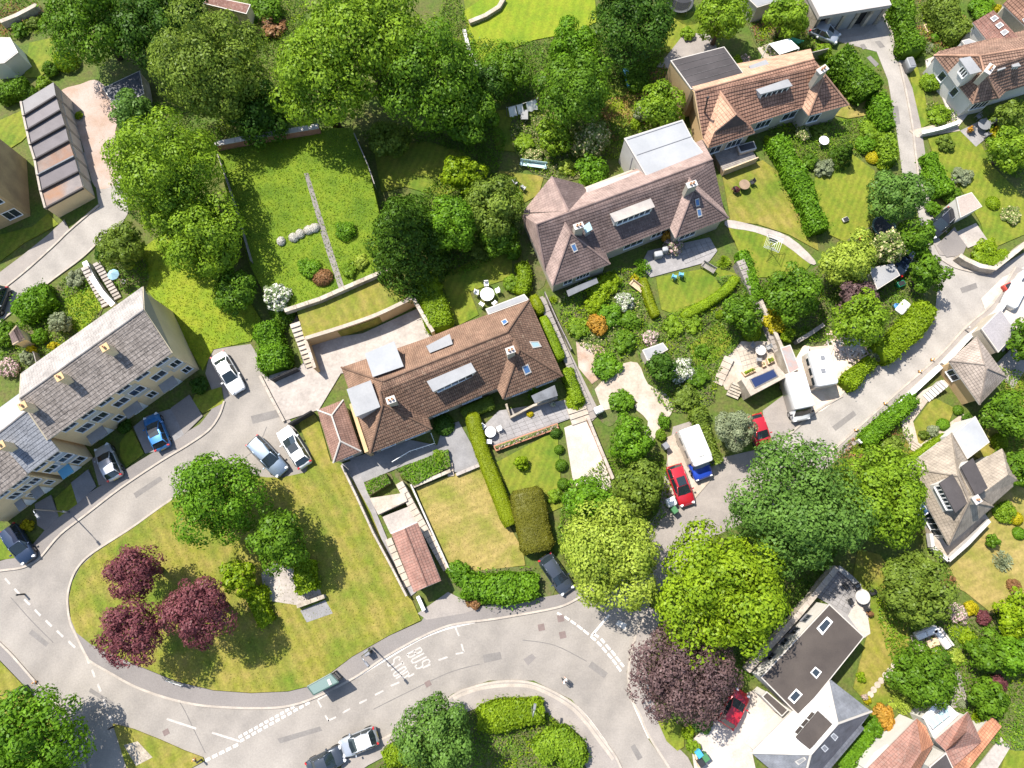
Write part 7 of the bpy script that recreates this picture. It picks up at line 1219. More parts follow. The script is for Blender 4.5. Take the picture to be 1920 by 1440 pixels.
# slabs stepping down towards the garage
for pts, z, mt in (([(693, 934), (758, 924), (764, 939), (709, 965)], 1.3, m_cream), ([(717, 969), (768, 949), (781, 979), (732, 1001)], .75, m_conc)): patch('flat_terrace', pts, mt, z)
patch('planted_terrace', [(682, 905), (723, 887), (733, 905), (692, 930)], m_soil, .9); patch('planted_terrace', [(742, 880), (840, 842), (845, 875), (776, 911)], m_soil, .75)
# paving joints in the large patios: single slabs
def slabs(parent_name, label_pts, nx, ny, mat, z, gap=.04):
    a, b, c, d = [G(x, y, z) for x, y in label_pts]; par = patch(parent_name, label_pts, m_stoned, z - .02)
    for i in range(nx):
        for j in range(ny):
            u0, u1, v0, v1 = i / nx, (i + 1) / nx, j / ny, (j + 1) / ny
            f_ = lambda u, v: a.lerp(b, u).lerp(d.lerp(c, u), v); q = [f_(u0, v0), f_(u1, v0), f_(u1, v1), f_(u0, v1)]; m = sum(q, Vector()) / 4; L = max((q[1] - q[0]).length, .1)
            q = [m + (p - m) * (1 - gap / L) for p in q]; mb = MB(); mb.prism(q, z - .03, z + .004 * ((i * 7 + j * 3) % 4)); mb.build('paving_slab', mat, par)
slabs('slab_patio', [(1572, 1066), (1610, 1100), (1588, 1150), (1530, 1114)], 6, 7, m_slab, .16); slabs('slab_patio', [(925, 834), (1090, 776), (1072, 752), (915, 806)], 12, 4, m_slab, .2); slabs('slab_patio', [(1270, 462), (1332, 447), (1345, 470), (1285, 495)], 6, 4, m_slab, .14); slabs('slab_patio', [(1385, 660), (1432, 648), (1445, 680), (1395, 696)], 6, 4, m_cream, .16)

# ------------------------------------------------------------------ vehicles
def car_paint(name, c, metal=.15): return plain(name, c, .28, metal, .5, .7)
def car(label, front, rear, paint, L=None, W=1.78, Hh=1.48, style='hatch', roof=None, cat='car'):
    A, B = G(*front, .6), G(*rear, .6); d = A - B; rz = math.atan2(d.y, d.x); L = L or max(3.5, min(4.8, d.length)); c = (A + B) / 2
    o = empty('parked_car', (c.x, c.y, .04), rz, label, cat, 'parked cars')
    w = W / 2; S = [(-.5, .66, .62, .36), (-.485, .8, .8, .3), (-.455, .9, .92, .24), (-.4, .96, .97, .2), (-.28, 1, .98, .19), (-.1, 1, .96, .19), (.1, 1, .95, .19), (.22, .99, .93, .19), (.32, .97, .89, .19), (.41, .93, .8, .2), (.465, .84, .68, .24), (.488, .74, .58, .3), (.5, .6, .5, .36)]
    prof = lambda hw, tp, bt: [(0, tp + .03), (.45, tp + .02), (.75, tp), (.9, tp - .05), (.985, tp - .14), (1, tp - .26), (.99, .42), (.93, bt), (0, bt)]
    v = []; f = []; n = None
    for t, hw, tp, bt in S:
        half = [(a * hw * w, max(b, bt)) for a, b in prof(hw, tp, bt)]; ring = [(t * L, y, z) for y, z in half] + [(t * L, -y, z) for y, z in half[-2:0:-1]]; n = len(ring); v += ring
    for i in range(len(S) - 1):
        for k in range(n): f.append((i * n + k, (i + 1) * n + k, (i + 1) * n + (k + 1) % n, i * n + (k + 1) % n))
    f += [tuple(range(n)), tuple((len(S) - 1) * n + k for k in range(n - 1, -1, -1))]
    new('body', v, f, paint, o, smooth=True, world=False)
    xb = {'hatch': (-.445, -.33, .02, .235), 'saloon': (-.34, -.2, .04, .235), 'estate': (-.465, -.4, .02, .23), 'suv': (-.46, -.38, .03, .25)}[style]
    zb, zr = .93, Hh; wb, wr = w * .93, w * .72; x0, x1, x2, x3 = (q * L for q in xb)
    base_ = [(x0, wb * .86), (x0 + .25, wb), (x3 - .45, wb), (x3, wb * .8)]; top = [(x1, wr * .92), (x1 + .2, wr), (x2 - .12, wr), (x2, wr * .92)]
    def pane(nm, pts, mt):
        m = len(pts); return new(nm, pts, [tuple(range(m))], mt, o, world=False)
    def pt(q, z, s=1): return (q[0], q[1] * s, z)
    g = m_carglass
    new('windscreen', [pt(base_[3], zb), (x3 + .1, 0, zb - .01), pt(base_[3], zb, -1), pt(top[3], zr - .03, -1), (x2 + .06, 0, zr), pt(top[3], zr - .03)], [(0, 1, 4, 5), (1, 2, 3, 4)], g, o, smooth=True, world=False)
    new('rear_window', [pt(base_[0], zb + .02), (x0 - .06, 0, zb + .02), pt(base_[0], zb + .02, -1), pt(top[0], zr - .05, -1), (x1 - .04, 0, zr - .02), pt(top[0], zr - .05)], [(5, 4, 1, 0), (4, 3, 2, 1)], g, o, smooth=True, world=False)
    for s in (1, -1):
        m = len(base_); vv = [pt(q, zb, s) for q in base_] + [pt(q, zr - .05, s) for q in top]
        new('side_window', vv, [(0, 1, 5, 4), (1, 2, 6, 5), (2, 3, 7, 6)], g, o, world=False)
    nx, ny = 6, 6; v = []; f = []
    for i in range(nx + 1):
        x = x1 - .05 + (x2 - x1 + .1) * i / nx; e = math.sin(math.pi * min(1, max(0, (i + .4) / (nx + .8))))
        for j in range(ny + 1): y = (j / ny * 2 - 1); v.append((x, y * wr * (.95 + .05 * e), zr - .05 * abs(y) ** 2.5 + .035 * e))
    for i in range(nx):
        for j in range(ny): f.append((i * (ny + 1) + j, (i + 1) * (ny + 1) + j, (i + 1) * (ny + 1) + j + 1, i * (ny + 1) + j + 1))
    new('roof_panel', v, f, roof or paint, o, smooth=True, world=False)
    mb = MB()
    for s in (1, -1):
        for q, t in ((base_[3], top[3]), (base_[0], top[0])): mb.tube([pt(q, zb, s), pt(t, zr - .03, s)], .05, 5)
        mb.tube([pt(top[0], zr - .03, s), pt(top[3], zr - .03, s)], .045, 5); xm = (x1 + x2) / 2; mb.tube([(xm, wb * s, zb), (xm, wr * s, zr - .04)], .04, 5)
    mb.build('pillars', paint, o, True, world=False)
    for sx in (-.3, .31):
        for s in (1, -1):
            prof_ = [(.2, -.1), (.32, -.1), (.34, -.06), (.34, .06), (.32, .1), (.2, .1)]; vv = []; ff = []; k = 16
            for r_, y in prof_: vv += [(sx * L + r_ * math.cos(6.2832 * i / k), s * (w - .1) + y, .33 + r_ * math.sin(6.2832 * i / k)) for i in range(k)]
            for a in range(len(prof_) - 1):
                for i in range(k): ff.append((a * k + i, a * k + (i + 1) % k, (a + 1) * k + (i + 1) % k, (a + 1) * k + i))
            wl_ = new('wheel', vv, ff, m_tyre, o, smooth=True, world=False); rv = [(sx * L, s * (w - .02), .33)] + [(sx * L + .22 * math.cos(6.2832 * i / 10), s * (w - .03), .33 + .22 * math.sin(6.2832 * i / 10)) for i in range(10)]
            new('rim', rv, [(0, 1 + i, 1 + (i + 1) % 10) for i in range(10)], m_rim, wl_, world=False)
    for s in (1, -1):
        mb = MB(); mb.box((.455 * L, s * w * .66, .68), (.26, .34, .14), -s * .5, top=.8); mb.build('headlight', m_lamp, o, world=False)
        mb = MB(); mb.box((-.468 * L, s * w * .76, .83), (.16, .26, .2), s * .35, top=.85); mb.build('tail_light', m_tail, o, world=False)
        mb = MB(); mb.box((x3 - .32, s * (w + .09), .98), (.14, .2, .13), 0, top=.8); mb.build('wing_mirror', paint, o, world=False)
    mb = MB(); mb.box((-.5 * L, 0, .55), (.03, .5, .11)); mb.build('number_plate', plain('yellow_plate', (.7, .55, .05), .4), o, world=False)
    mb = MB(); mb.box((.495 * L, 0, .45), (.05, .7, .14)); mb.build('grille', m_black, o, world=False)
    return o
m_carglass = plain('car_glass', (.018, .026, .03), .05, 0, .9); m_lamp = plain('headlight_glass', (.7, .7, .7), .1, 0, .8); m_tail = plain('tail_light_red', (.45, .02, .02), .15)
p_white, p_silver, p_blue, p_navy, p_black, p_red, p_grey = (car_paint(n, c, m) for n, c, m in (('car_white', (.72, .71, .69), 0), ('car_silver', (.42, .44, .46), .5), ('car_blue', (.03, .17, .42), .3), ('car_navy', (.02, .035, .07), .3), ('car_black', (.015, .016, .02), .2), ('car_red', (.42, .015, .025), .2), ('car_graphite', (.05, .06, .075), .4)))
p_steel = car_paint('car_steel_blue', (.2, .25, .31), .5)
car('white saloon parked alone at the top of the court', (450, 737), (407, 662), p_white, style='saloon')
car('steel blue estate half under the round island tree', (532, 888), (472, 824), p_steel, style='estate', W=1.82)
car('white hatchback with panoramic roof beside the steel blue estate', (530, 804), (574, 874), p_white, style='hatch')
car('bright blue hatchback on the terrace driveway', (282, 778), (307, 842), p_blue)
car('silver car on the shaded driveway at the end of the blue-panelled house', (190, 836), (218, 898), p_silver)
car('navy car parked nose to the road at the left edge', (56, 1052), (16, 988), p_navy, style='estate')
car('dark car cut off by the left edge on the service road', (-14, 584), (2, 545), p_grey)
car('graphite car parked beside the front hedge and pale tree', (1066, 1110), (1020, 1042), p_grey)
car('dark red estate with black sunroof in the parking court', (1290, 948), (1262, 872), p_red, style='estate')
car('red hatchback half hidden by the thin grey-green tree', (1432, 832), (1414, 784), p_red)
car('black car with roof rails in front of the small pinkish garage', (1742, 440), (1786, 398), p_black, style='suv')
car('dark blue car under the trees beside the hidden garage', (1702, 470), (1678, 512), p_navy)
car('pale silver hatchback parked below the bus bay', (642, 1404), (705, 1378), p_silver, roof=p_white)
car('black car parked nose to nose with the silver hatchback', (643, 1412), (580, 1444), p_grey, style='saloon')
car('red car half under the purple-brown tree', (1390, 1302), (1362, 1354), p_red)
car('navy car inside the first bay of the garage block', (1541, 62), (1535, 32), p_navy)
car('silver car parked in front of the garage block', (1562, 70), (1530, 56), p_silver)
o = [q for q in COL.objects if q.get('label', '').startswith('dark red estate')][0]; mb = MB(); mb.box((-.35, 0, 1.545), (.85, .85, .03)); mb.build('sunroof', m_carglass, o, world=False)
o = [q for q in COL.objects if q.get('label', '').startswith('black car with roof rails')][0]
for s in (1, -1): mb = MB(); mb.tube([(-1.5, s * .52, 1.58), (.1, s * .52, 1.58)], .035, 5); mb.build('roof_rail', m_rim, o, world=False)
for s in ('white hatchback with panoramic', 'bright blue hatch'):
    o = [q for q in COL.objects if q.get('label', '').startswith(s)][0]; mb = MB(); mb.box((-.25, 0, 1.53), (.8, .95, .02)); mb.build('glass_roof', m_carglass, o, world=False)
def rbox(L, W, z0, z1, r=.12, x0=0.0, taper=.94):
    """rounded box body: rings of a rounded rectangle"""
    def ring(s, z):
        out = []
        for cx, cy, a0 in ((1, 1, 0), (-1, 1, 90), (-1, -1, 180), (1, -1, 270)):
            for k in range(4): a = math.radians(a0 + 30 * k); out.append((x0 + cx * (L / 2 * s - r) + r * math.cos(a), cy * (W / 2 * s - r) + r * math.sin(a), z))
        return out
    rings = [ring(1, z0), ring(1, z1 - r), ring(.985, z1 - r * .4), ring(taper, z1)]; v = sum(rings, []); n = 16; f = []
    for i in range(3):
        for k in range(n): f.append((i * n + k, i * n + (k + 1) % n, (i + 1) * n + (k + 1) % n, (i + 1) * n + k))
    f += [tuple(range(n - 1, -1, -1)), tuple(3 * n + k for k in range(n))]; return v, f
def wheels(o, xs, w, r=.34):
    for x in xs:
        for s in (1, -1):
            k = 14; vv = []; ff = []
            for r_, y in ((.2, -.1), (r, -.1), (r, .1), (.2, .1)): vv += [(x + r_ * math.cos(6.2832 * i / k), s * (w - .12) + y, r + r_ * math.sin(6.2832 * i / k)) for i in range(k)]
            for a in range(3):
                for i in range(k): ff.append((a * k + i, a * k + (i + 1) % k, (a + 1) * k + (i + 1) % k, (a + 1) * k + i))
            q = new('wheel', vv, ff, m_tyre, o, world=False); mb = MB(); mb.tube([(x, s * (w - .1), r), (x, s * (w - .01), r)], .2, 10); mb.build('rim', m_rim, q, world=False)
def van(label, front, rear, zt, W, kind, cab):
    A, B = G(*front, 1.0), G(*rear, 1.0); d = A - B; L = d.length; c = (A + B) / 2; o = empty(kind, (c.x, c.y, .05), math.atan2(d.y, d.x), label, {'camper_van': 'camper van', 'delivery_van': 'van', 'caravan': 'caravan'}[kind])
    w = W / 2
    if kind == 'caravan':
        v, f = rbox(L, W, .45, zt, .22); new('body', v, f, p_white, o, smooth=True, world=False); wheels(o, [-.1 * L], w, .3)
        for k in range(3):
            for s in (1, -1): mb = MB(); mb.box((L * (-.3 + .27 * k), s * (w + .005), 1.55), (.75, .03, .5)); mb.build('side_window', m_carglass, o, world=False)
        mb = MB(); mb.box((L * .5, 0, 1.5), (.03, W * .7, .55)); mb.build('front_window', m_carglass, o, world=False)
        for x, y in ((-.1, .2), (.25, -.1)): mb = MB(); mb.box((x * L, y, zt + .05), (.45, .45, .1), 0, top=.85); mb.build('roof_vent', m_greyp, o, world=False)
        mb = MB(); mb.tube([(L / 2, .3, .45), (L / 2 + .9, 0, .45)], .04); mb.tube([(L / 2, -.3, .45), (L / 2 + .9, 0, .45)], .04); mb.build('tow_bar', m_metal, o, world=False); return o
    lb = L * (.66 if kind == 'camper_van' else .78); xb = -L / 2 + lb / 2
    v, f = rbox(lb, W, .4, zt, .14, xb, .97); new('body', v, f, p_white, o, smooth=True, world=False)
    xc = -L / 2 + lb; lc = L - lb
    v = []; f = []; ST = [(xc - .05, .98, 1.95 if kind != 'camper_van' else 1.4, .35), (xc + lc * .12, .96, 1.85 if kind != 'camper_van' else 1.32, .35), (xc + lc * .55, .95, 1.15, .35), (xc + lc * .85, .9, 1.02, .35), (xc + lc * .97, .82, .85, .38), (xc + lc, .66, .7, .4)]
    for x, q, tp, bt in ST: v += [(x, a * w * q, z) for a, z in ((0, tp + .03), (.6, tp), (.88, tp - .08), (1, min(tp - .2, 1.0)), (1, .55), (.95, bt), (-.95, bt), (-1, .55), (-1, min(tp - .2, 1.0)), (-.88, tp - .08), (-.6, tp))]
    n = 11
    for i in range(len(ST) - 1):
        for k in range(n): f.append((i * n + k, (i + 1) * n + k, (i + 1) * n + (k + 1) % n, i * n + (k + 1) % n))
    f.append(tuple((len(ST) - 1) * n + k for k in range(n - 1, -1, -1))); new('cab', v, f, cab, o, smooth=True, world=False)
    xa, xz, za, zz = (xc + .02, xc + lc * .52, 2.0, 1.17) if kind != 'camper_van' else (xc - .02, xc + lc * .35, 1.75, 1.25)
    new('windscreen', [(xz, w * .86, zz), (xz + .08, 0, zz), (xz, -w * .86, zz), (xa, -w * .8, za), (xa + .05, 0, za + .02), (xa, w * .8, za)], [(0, 1, 4, 5), (1, 2, 3, 4)], m_carglass, o, smooth=True, world=False)
    if kind == 'camper_van':
        v, f = rbox(1.3, W * .96, 1.85, zt - .04, .2, xc - .25, .9); new('overcab_pod', v, f, p_white, o, smooth=True, world=False)
        for k in range(2): [MB().box((-L / 2 + lb * (.3 + .4 * k), s * (w + .005), 1.7), (.8, .03, .45)).build('side_window', m_carglass, o, world=False) for s in (1, -1)]
        for x in (-.3, .05): mb = MB(); mb.box((x * L, 0, zt + .04), (.5, .5, .08), 0, top=.85); mb.build('roof_vent', m_offwhite, o, world=False)
    else:
        for k in range(4): mb = MB(); mb.box((-L / 2 + lb * (.2 + .2 * k), 0, zt + .012), (.04, W * .8, .03)); mb.build('roof_rib', m_offwhite, o, world=False)
    for s in (1, -1):
        mb = MB(); mb.box((xc + lc * .35, s * (w + .14), 1.3), (.14, .22, .26)); mb.build('wing_mirror', m_black, o, world=False)
        mb = MB(); mb.box((L / 2 - .08, s * w * .7, .8), (.14, .3, .18), 0, top=.8); mb.build('headlight', m_lamp, o, world=False)
        mb = MB(); mb.box((-L / 2 - .01, s * w * .85, .9), (.04, .14, .4)); mb.build('tail_light', m_tail, o, world=False)
    wheels(o, [-.3 * L, .32 * L], w); return o
van('white box camper with a bright blue cab in the parking court', (1322, 897), (1284, 806), 2.7, 2.1, 'camper_van', car_paint('cab_blue', (.02, .06, .4), .1))
van('long white delivery van parked beside the pool platform', (1505, 788), (1480, 704), 2.4, 2.0, 'delivery_van', p_white)
van('white caravan with dark side windows in the sandy yard', (1524, 662), (1542, 728), 2.5, 2.1, 'caravan', p_white)

# ------------------------------------------------------------------ street furniture
def bus_shelter():
    z = 2.45; Q = [G(x, y, z) for x, y in [(576, 1287), (620, 1263), (635, 1279), (588, 1303)]]; c = sum(Q, Vector()) / 4; o = empty('bus_shelter', (c.x, c.y, .13), 0, 'green-grey roofed bus shelter with dark frame beside the bus bay', 'bus shelter')
    mb = MB(); mb.prism(Q, z - .12, z); mb.build('roof', m_sheltr, o); I = [Vector((*p, 0)) for p in offset_poly(Q, .12)]
    for i, q in enumerate(I): mb = MB(); mb.box((q.x, q.y, (z - .1) / 2 + .06), (.09, .09, z - .2)); mb.build('post', m_black, o)
    for a, b, nm in ((I[0], I[1], 'back_pane'), (I[1], I[2], 'end_pane'), (I[3], I[0], 'end_pane')):
        d = (b - a).normalized(); m = a.lerp(b, .5); mb = MB(); mb.box((m.x, m.y, 1.25), ((b - a).length - .15, .02, 1.7), math.atan2(d.y, d.x)); mb.build(nm, plain('shelter_glass', (.5, .55, .55), .1, 0, .6, 0, .85), o)
        mb = MB()
        for zz in (.4, 1.2, 2.1): mb.box((m.x, m.y, zz), ((b - a).length, .06, .06), math.atan2(d.y, d.x))
        mb.build('rail', m_black, o)
    d = (I[1] - I[0]).normalized(); n = (I[3] - I[0]).normalized(); m = I[0].lerp(I[1], .5) + n * .35; mb = MB(); mb.box((m.x, m.y, .6), ((I[1] - I[0]).length * .7, .3, .05), math.atan2(d.y, d.x)); mb.build('seat', m_metal, o)
    m = I[0].lerp(I[1], .8) + n * .5; mb = MB(); mb.box((m.x, m.y, z + .02), (.25, .55, .05), math.atan2(d.y, d.x)); mb.build('roof_hatch', m_offwhite, o)
    mb = MB(); mb.prism(Q, z, z + .02); 
    v = [];
    for a, b in zip(Q, Q[1:] + Q[:1]): v.append((a, b))
    e = MB()
    for a, b in v: e.tube([a, b], .06, 5)
    e.build('gutter', m_green, o)
bus_shelter()
def lamp_post(label, px, py, dirpx, h=5.6):
    b = G(px, py, 0); t = G(px + dirpx[0], py + dirpx[1], 0); d = (t - b).normalized(); o = empty('lamp_post', (b.x, b.y, .1), 0, label, 'lamp post', 'street lamps')
    mb = MB(); mb.tube([b, b + Vector((0, 0, 1.2))], .09, 8); mb.tube([b + Vector((0, 0, 1.2)), b + Vector((0, 0, h - .3)), b + Vector((0, 0, h)) + d * .25, b + Vector((0, 0, h + .05)) + d * .6], [.06, .045, .04, .035], 8); mb.build('pole', m_metal, o, True)
    c = b + Vector((0, 0, h + .04)) + d * .85; mb = MB(); mb.box(c, (.55, .24, .12), math.atan2(d.y, d.x), top=.7); mb.build('lamp_head', m_greyp, o)
lamp_post('street lamp beside the bus stop lettering', 700, 1214, (10, 12)); lamp_post('street lamp in the terrace shade with its shadow on the road', 131, 960, (10, 12)); lamp_post('street lamp above the clipped hedge inside the bend', 996, 1318, (2, -12)); lamp_post('street lamp at the left edge below the main road', 46, 1291, (10, -10))
def litter_bin(label, px, py, mat=m_black, h=1.1, s=.5):
    b = G(px, py, .13); o = empty('litter_bin', b, 0, label, 'bin'); mb = MB(); mb.box((b.x, b.y, .13 + h / 2), (s, s, h), .5, top=.95); mb.build('bin_body', mat, o); mb = MB(); mb.box((b.x, b.y, .13 + h + .04), (s * 1.1, s * 1.1, .1), .5, top=.8); mb.build('lid', m_greyp if mat is m_black else m_black, o)
litter_bin('black litter bin on the footway left of the street lamp', 692, 1221); litter_bin('dark utility cabinet on the verge at the left edge', 48, 1293, m_green, 1.0, .7)
def wheelie(label, px, py, mat): 
    b = G(px, py, .14); o = empty('wheelie_bin', b, 0, label, 'bin', 'household bins'); mb = MB(); mb.box((b.x, b.y, .62), (.48, .55, .95), .6, top=1.12); mb.build('bin_body', mat, o); mb = MB(); mb.box((b.x, b.y, 1.14), (.58, .66, .08), .6, top=.9); mb.build('lid', mat, o)
    for s in (-.2, .2): mb = MB(); mb.lathe((b.x + s, b.y + .2, .14), [(.1, 0), (.1, .12)], 8); mb.build('bin_wheel', m_tyre, o)
wheelie('green wheelie bin on the white gravel drive', 1318, 1415, plain('bin_green', (.05, .16, .06), .5)); wheelie('black wheelie bin next to the green one', 1310, 1425, m_black); wheelie('blue recycling box bin beside the gravel drive wall', 1306, 1408, plain('bin_blue', (.05, .3, .55), .5)); wheelie('green bin in the shade beside the dark red estate', 1261, 957, plain('bin_green', (.05, .16, .06), .5)); wheelie('grey lidded bin at the corner of the parking court', 1245, 838, m_greyp)
def cone(label, px, py):
    b = G(px, py, .1); o = empty('kerb_marker', b, 0, label, 'marker post', 'orange kerb markers'); mb = MB(); mb.box((b.x, b.y, .13), (.3, .3, .05)); mb.build('foot', m_black, o); mb = MB(); mb.lathe((b.x, b.y, .15), [(.13, 0), (.09, .25), (.08, .3)], 10); mb.lathe((b.x, b.y, .44), [(.08, 0), (.03, .22)], 10); mb.build('cone', m_orange, o); mb = MB(); mb.lathe((b.x, b.y, .34), [(.105, 0), (.085, .12)], 10); mb.build('band', m_white, o)
for t in (('orange marker on the kerb by the left edge cabinet', 67, 1279), ('orange marker under the corner tree', 122, 1350), ('orange kerb marker opposite the small tan house', 1747, 675), ('orange kerb marker below the tan house stairs', 1724, 697), ('orange kerb marker opposite the white delivery van', 1659, 757), ('orange kerb marker near the bluish green tree', 1604, 807), ('orange marker on the small grass island tip', 365, 1424)): cone(*t)
def bollard(label, px, py, h=1.0, mat=m_black): b = G(px, py, .12); mb = MB(); mb.lathe((b.x, b.y, .1), [(.09, 0), (.08, h * .8), (.1, h * .82), (.1, h * .95), (.05, h)], 10); tag(mb.build('bollard', mat), label, 'bollard')
bollard('black bollard on the tip of the small grass island', 214, 1362); bollard('black bollard at the right tip of the small grass island', 378, 1424); bollard('slim dark post beside the broken line on the left', 45, 1114, 1.1); bollard('pale bollard on the footway opposite the thick hedge', 1809, 618, .9, m_offwhite)
def sign(label, p0, p1):
    a, b = G(*p0, 1.1), G(*p1, 1.1); d = (b - a).normalized(); rz = math.atan2(d.y, d.x); c = a.lerp(b, .5); o = empty('road_sign', (c.x, c.y, .13), 0, label, 'road sign'); mb = MB(); mb.box((c.x, c.y, .95), ((b - a).length, .04, .45), rz); mb.build('board', m_white, o)
    n = Vector((d.y, -d.x, 0))
    for k in range(3):
        q = a.lerp(b, .2 + .3 * k) + n * .03; mb = MB(); v = [q - d * .12 + Vector((0, 0, .03)), q + d * .1 - Vector((0, 0, .15)), q + d * .22 - Vector((0, 0, .15)), q + d * 0, q + d * .22 + Vector((0, 0, .2)), q + d * .1 + Vector((0, 0, .2))]; mb.add(v, [(0, 1, 2, 3), (0, 3, 4, 5)]); mb.build('chevron', m_black, o)
    for p in (a.lerp(b, .12), a.lerp(b, .88)): mb = MB(); mb.tube([Vector((p.x, p.y, .1)), Vector((p.x, p.y, 1.2))], .035, 6); mb.build('post', m_greyp, o)
sign('white and black chevron sign on the footway of the island', (311, 1276), (340, 1286))

# ------------------------------------------------------------------ garden things
def chair(label, px, py, rz, mat, group='garden chairs', z=.15, seat=.44):
    b = G(px, py, z); o = empty('garden_chair', b, rz, label, 'chair', group); mb = MB(); mb.box((0, 0, seat), (.46, .46, .05)); mb.build('seat', mat, o, world=False); mb = MB(); mb.box((-.21, 0, seat + .27), (.05, .44, .5)); mb.build('backrest', mat, o, world=False)
    for x in (-.19, .19):
        for y in (-.19, .19): mb = MB(); mb.tube([(x * 1.1, y * 1.1, 0), (x, y, seat)], .02, 5); mb.build('leg', mat, o, world=False)
    for y in (-.22, .22): mb = MB(); mb.box((0, y, seat + .2), (.42, .05, .03)); mb.build('armrest', mat, o, world=False)
def table(label, px, py, r, mat, z=.15, h=.72, square=None, rz=0):
    b = G(px, py, z); o = empty('garden_table', b, rz, label, 'table'); mb = MB()
    if square: mb.box((0, 0, h), (square[0], square[1], .05))
    else: mb.lathe((0, 0, h - .03), [(r * .97, 0), (r, .02), (r, .045), (r * .97, .055)], 20)
    mb.build('table_top', mat, o, world=False)
    for k in range(4):
        a = k * 1.5708 + .785; q = (r * .6) if not square else min(square) * .42; mb = MB(); mb.tube([(math.cos(a) * q, math.sin(a) * q, 0), (math.cos(a) * q * .8, math.sin(a) * q * .8, h)], .025, 5); mb.build('leg', mat, o, world=False)
def dining(px, py, r, mat, n, where, z=.15, cm=None, a0=0, square=None):
    table('%s garden table %s' % (where[0], where[1]), px, py, r, mat, z, square=square, rz=a0); b = G(px, py, z); ords = ['first', 'second', 'third', 'fourth', 'fifth', 'sixth']
    for k in range(n):
        a = a0 + 6.2832 * k / n + .4; m = mpp(px, py); q = (r + .42) / m; chair('%s chair clockwise around the %s garden table %s' % (ords[k], where[0], where[1]), px + math.cos(-a) * q, py + math.sin(-a) * q, a + math.pi, cm or mat, 'chairs %s' % where[1], z)
dining(914, 556, .75, m_white, 5, ('round white', 'behind the middle house')); dining(920, 812, .55, m_white, 3, ('small white', 'on the front slab terrace'), .2); dining(1422, 660, .55, m_offwhite, 3, ('round cream', 'on the pool patio'), .16, m_lead); dining(1611, 1118, .7, m_offwhite, 4, ('pale oval', 'on the modern house patio'), .18, m_black); dining(1838, 240, .7, m_greyp, 4, ('dark', 'below the corner house'), .15, m_greyp)
dining(1392, 352, .6, m_wood, 2, ('wooden', 'on the lawn of the terracotta houses'), .12, m_black)
table('round white garden table in the terracotta side garden', 1540, 270, .55, m_white); table('small grey table near the washing line', 983, 222, .5, m_lead, square=(.8, 1.2))
for t in (('pale blue lounger chair in the shady garden', 965, 346, .6, m_leadw), ('second pale lounger chair in the shady garden', 981, 356, .9, m_leadw), ('left one of two teal chairs on the small curved lawn', 1262, 522, 1.2, m_bluep), ('right one of two teal chairs on the small curved lawn', 1275, 518, 1.4, m_bluep), ('dark patio chair by the modern house wall', 1582, 1098, .7, m_black)): chair(t[0], t[1], t[2], t[3], t[4])
def bench(label, px, py, rz, mat, L=1.6): 
    b = G(px, py, .12); o = empty('garden_bench', b, rz, label, 'bench')
    for k in range(4): mb = MB(); mb.box((0, -.2 + .13 * k, .44), (L, .11, .035)); mb.build('seat_slat', mat, o, world=False)
    for k in range(3): mb = MB(); mb.box((0, .27, .58 + .14 * k), (L, .035, .1)); mb.build('back_slat', mat, o, world=False)
    for x in (-L * .44, L * .44):
        for y in (-.18, .26): mb = MB(); mb.box((x, y, .22), (.07, .07, .44)); mb.build('leg', mat, o, world=False)
        mb = MB(); mb.box((x, .04, .64), (.07, .5, .05)); mb.build('armrest', mat, o, world=False)
bench('pale timber bench in the plum-brown front garden', 1192, 540, -.7, m_woodl); bench('long pale turquoise bench in the shady garden', 1000, 313, -.15, plain('turquoise_paint', (.4, .55, .55), .5), 3.0); bench('grey timber bench on the small curved lawn edge', 1326, 505, -.6, m_woodg); bench('wooden bench on the lawn beside the lane hedge', 1618, 155, -.6, m_wood)
def sofa(label, px, py, rz, L, mat=m_offwhite):
    b = G(px, py, .13); o = empty('garden_sofa', b, rz, label, 'sofa', 'garden sofas'); mb = MB(); v, f = rbox(L, .8, .1, .4, .1); new('base', v, f, mat, o, smooth=True, world=False); mb.box((0, .34, .58), (L, .18, .4), 0, top=.92); mb.build('backrest', mat, o, world=False)
    for k in range(2): v, f = rbox(L / 2 - .05, .62, .4, .54, .07, (k - .5) * L / 2); new('cushion', v, f, m_white, o, smooth=True, world=False)
sofa('white garden sofa behind the round lawn tree', 1732, 1186, .35, 2.2); sofa('white garden sofa at right angles to the other', 1762, 1196, -1.0, 2.0); table('low wooden table between the white garden sofas', 1745, 1204, .5, m_woodl, .13, .4, (1.1, .7), .35)
def trampoline(label, px, py, rpx, net=True):
    b = G(px, py, .1); r = rpx * mpp(px, py); o = empty('trampoline', b, 0, label, 'trampoline'); mb = MB(); mb.lathe((0, 0, .8), [(r * .84, 0), (r * .84, .03)], 28); mb.build('jumping_mat', m_black, o, world=False); mb = MB(); k = 28
    v = []; f = []
    for q in (r * .84, r): v += [(q * math.cos(6.2832 * i / k), q * math.sin(6.2832 * i / k), .84) for i in range(k)]
    for i in range(k): f.append((i, (i + 1) % k, k + (i + 1) % k, k + i))
    new('safety_pad', v, f, m_slateg if net else m_green, o, world=False)
    for i in range(6):
        a = i * 1.0472; mb = MB(); mb.tube([(r * math.cos(a), r * math.sin(a), 0), (r * math.cos(a), r * math.sin(a), 2.4 if net else .8)], .03, 6); mb.build('pole', m_metal, o, world=False)
    if net:
        v = []; f = []
        for z in (.9, 2.3): v += [(r * math.cos(6.2832 * i / k), r * math.sin(6.2832 * i / k), z) for i in range(k)]
        for i in range(k): f.append((i, (i + 1) % k, k + (i + 1) % k, k + i))
        new('net', v, f, plain('trampoline_net', (.05, .05, .055), .8, alpha=.55), o, world=False)
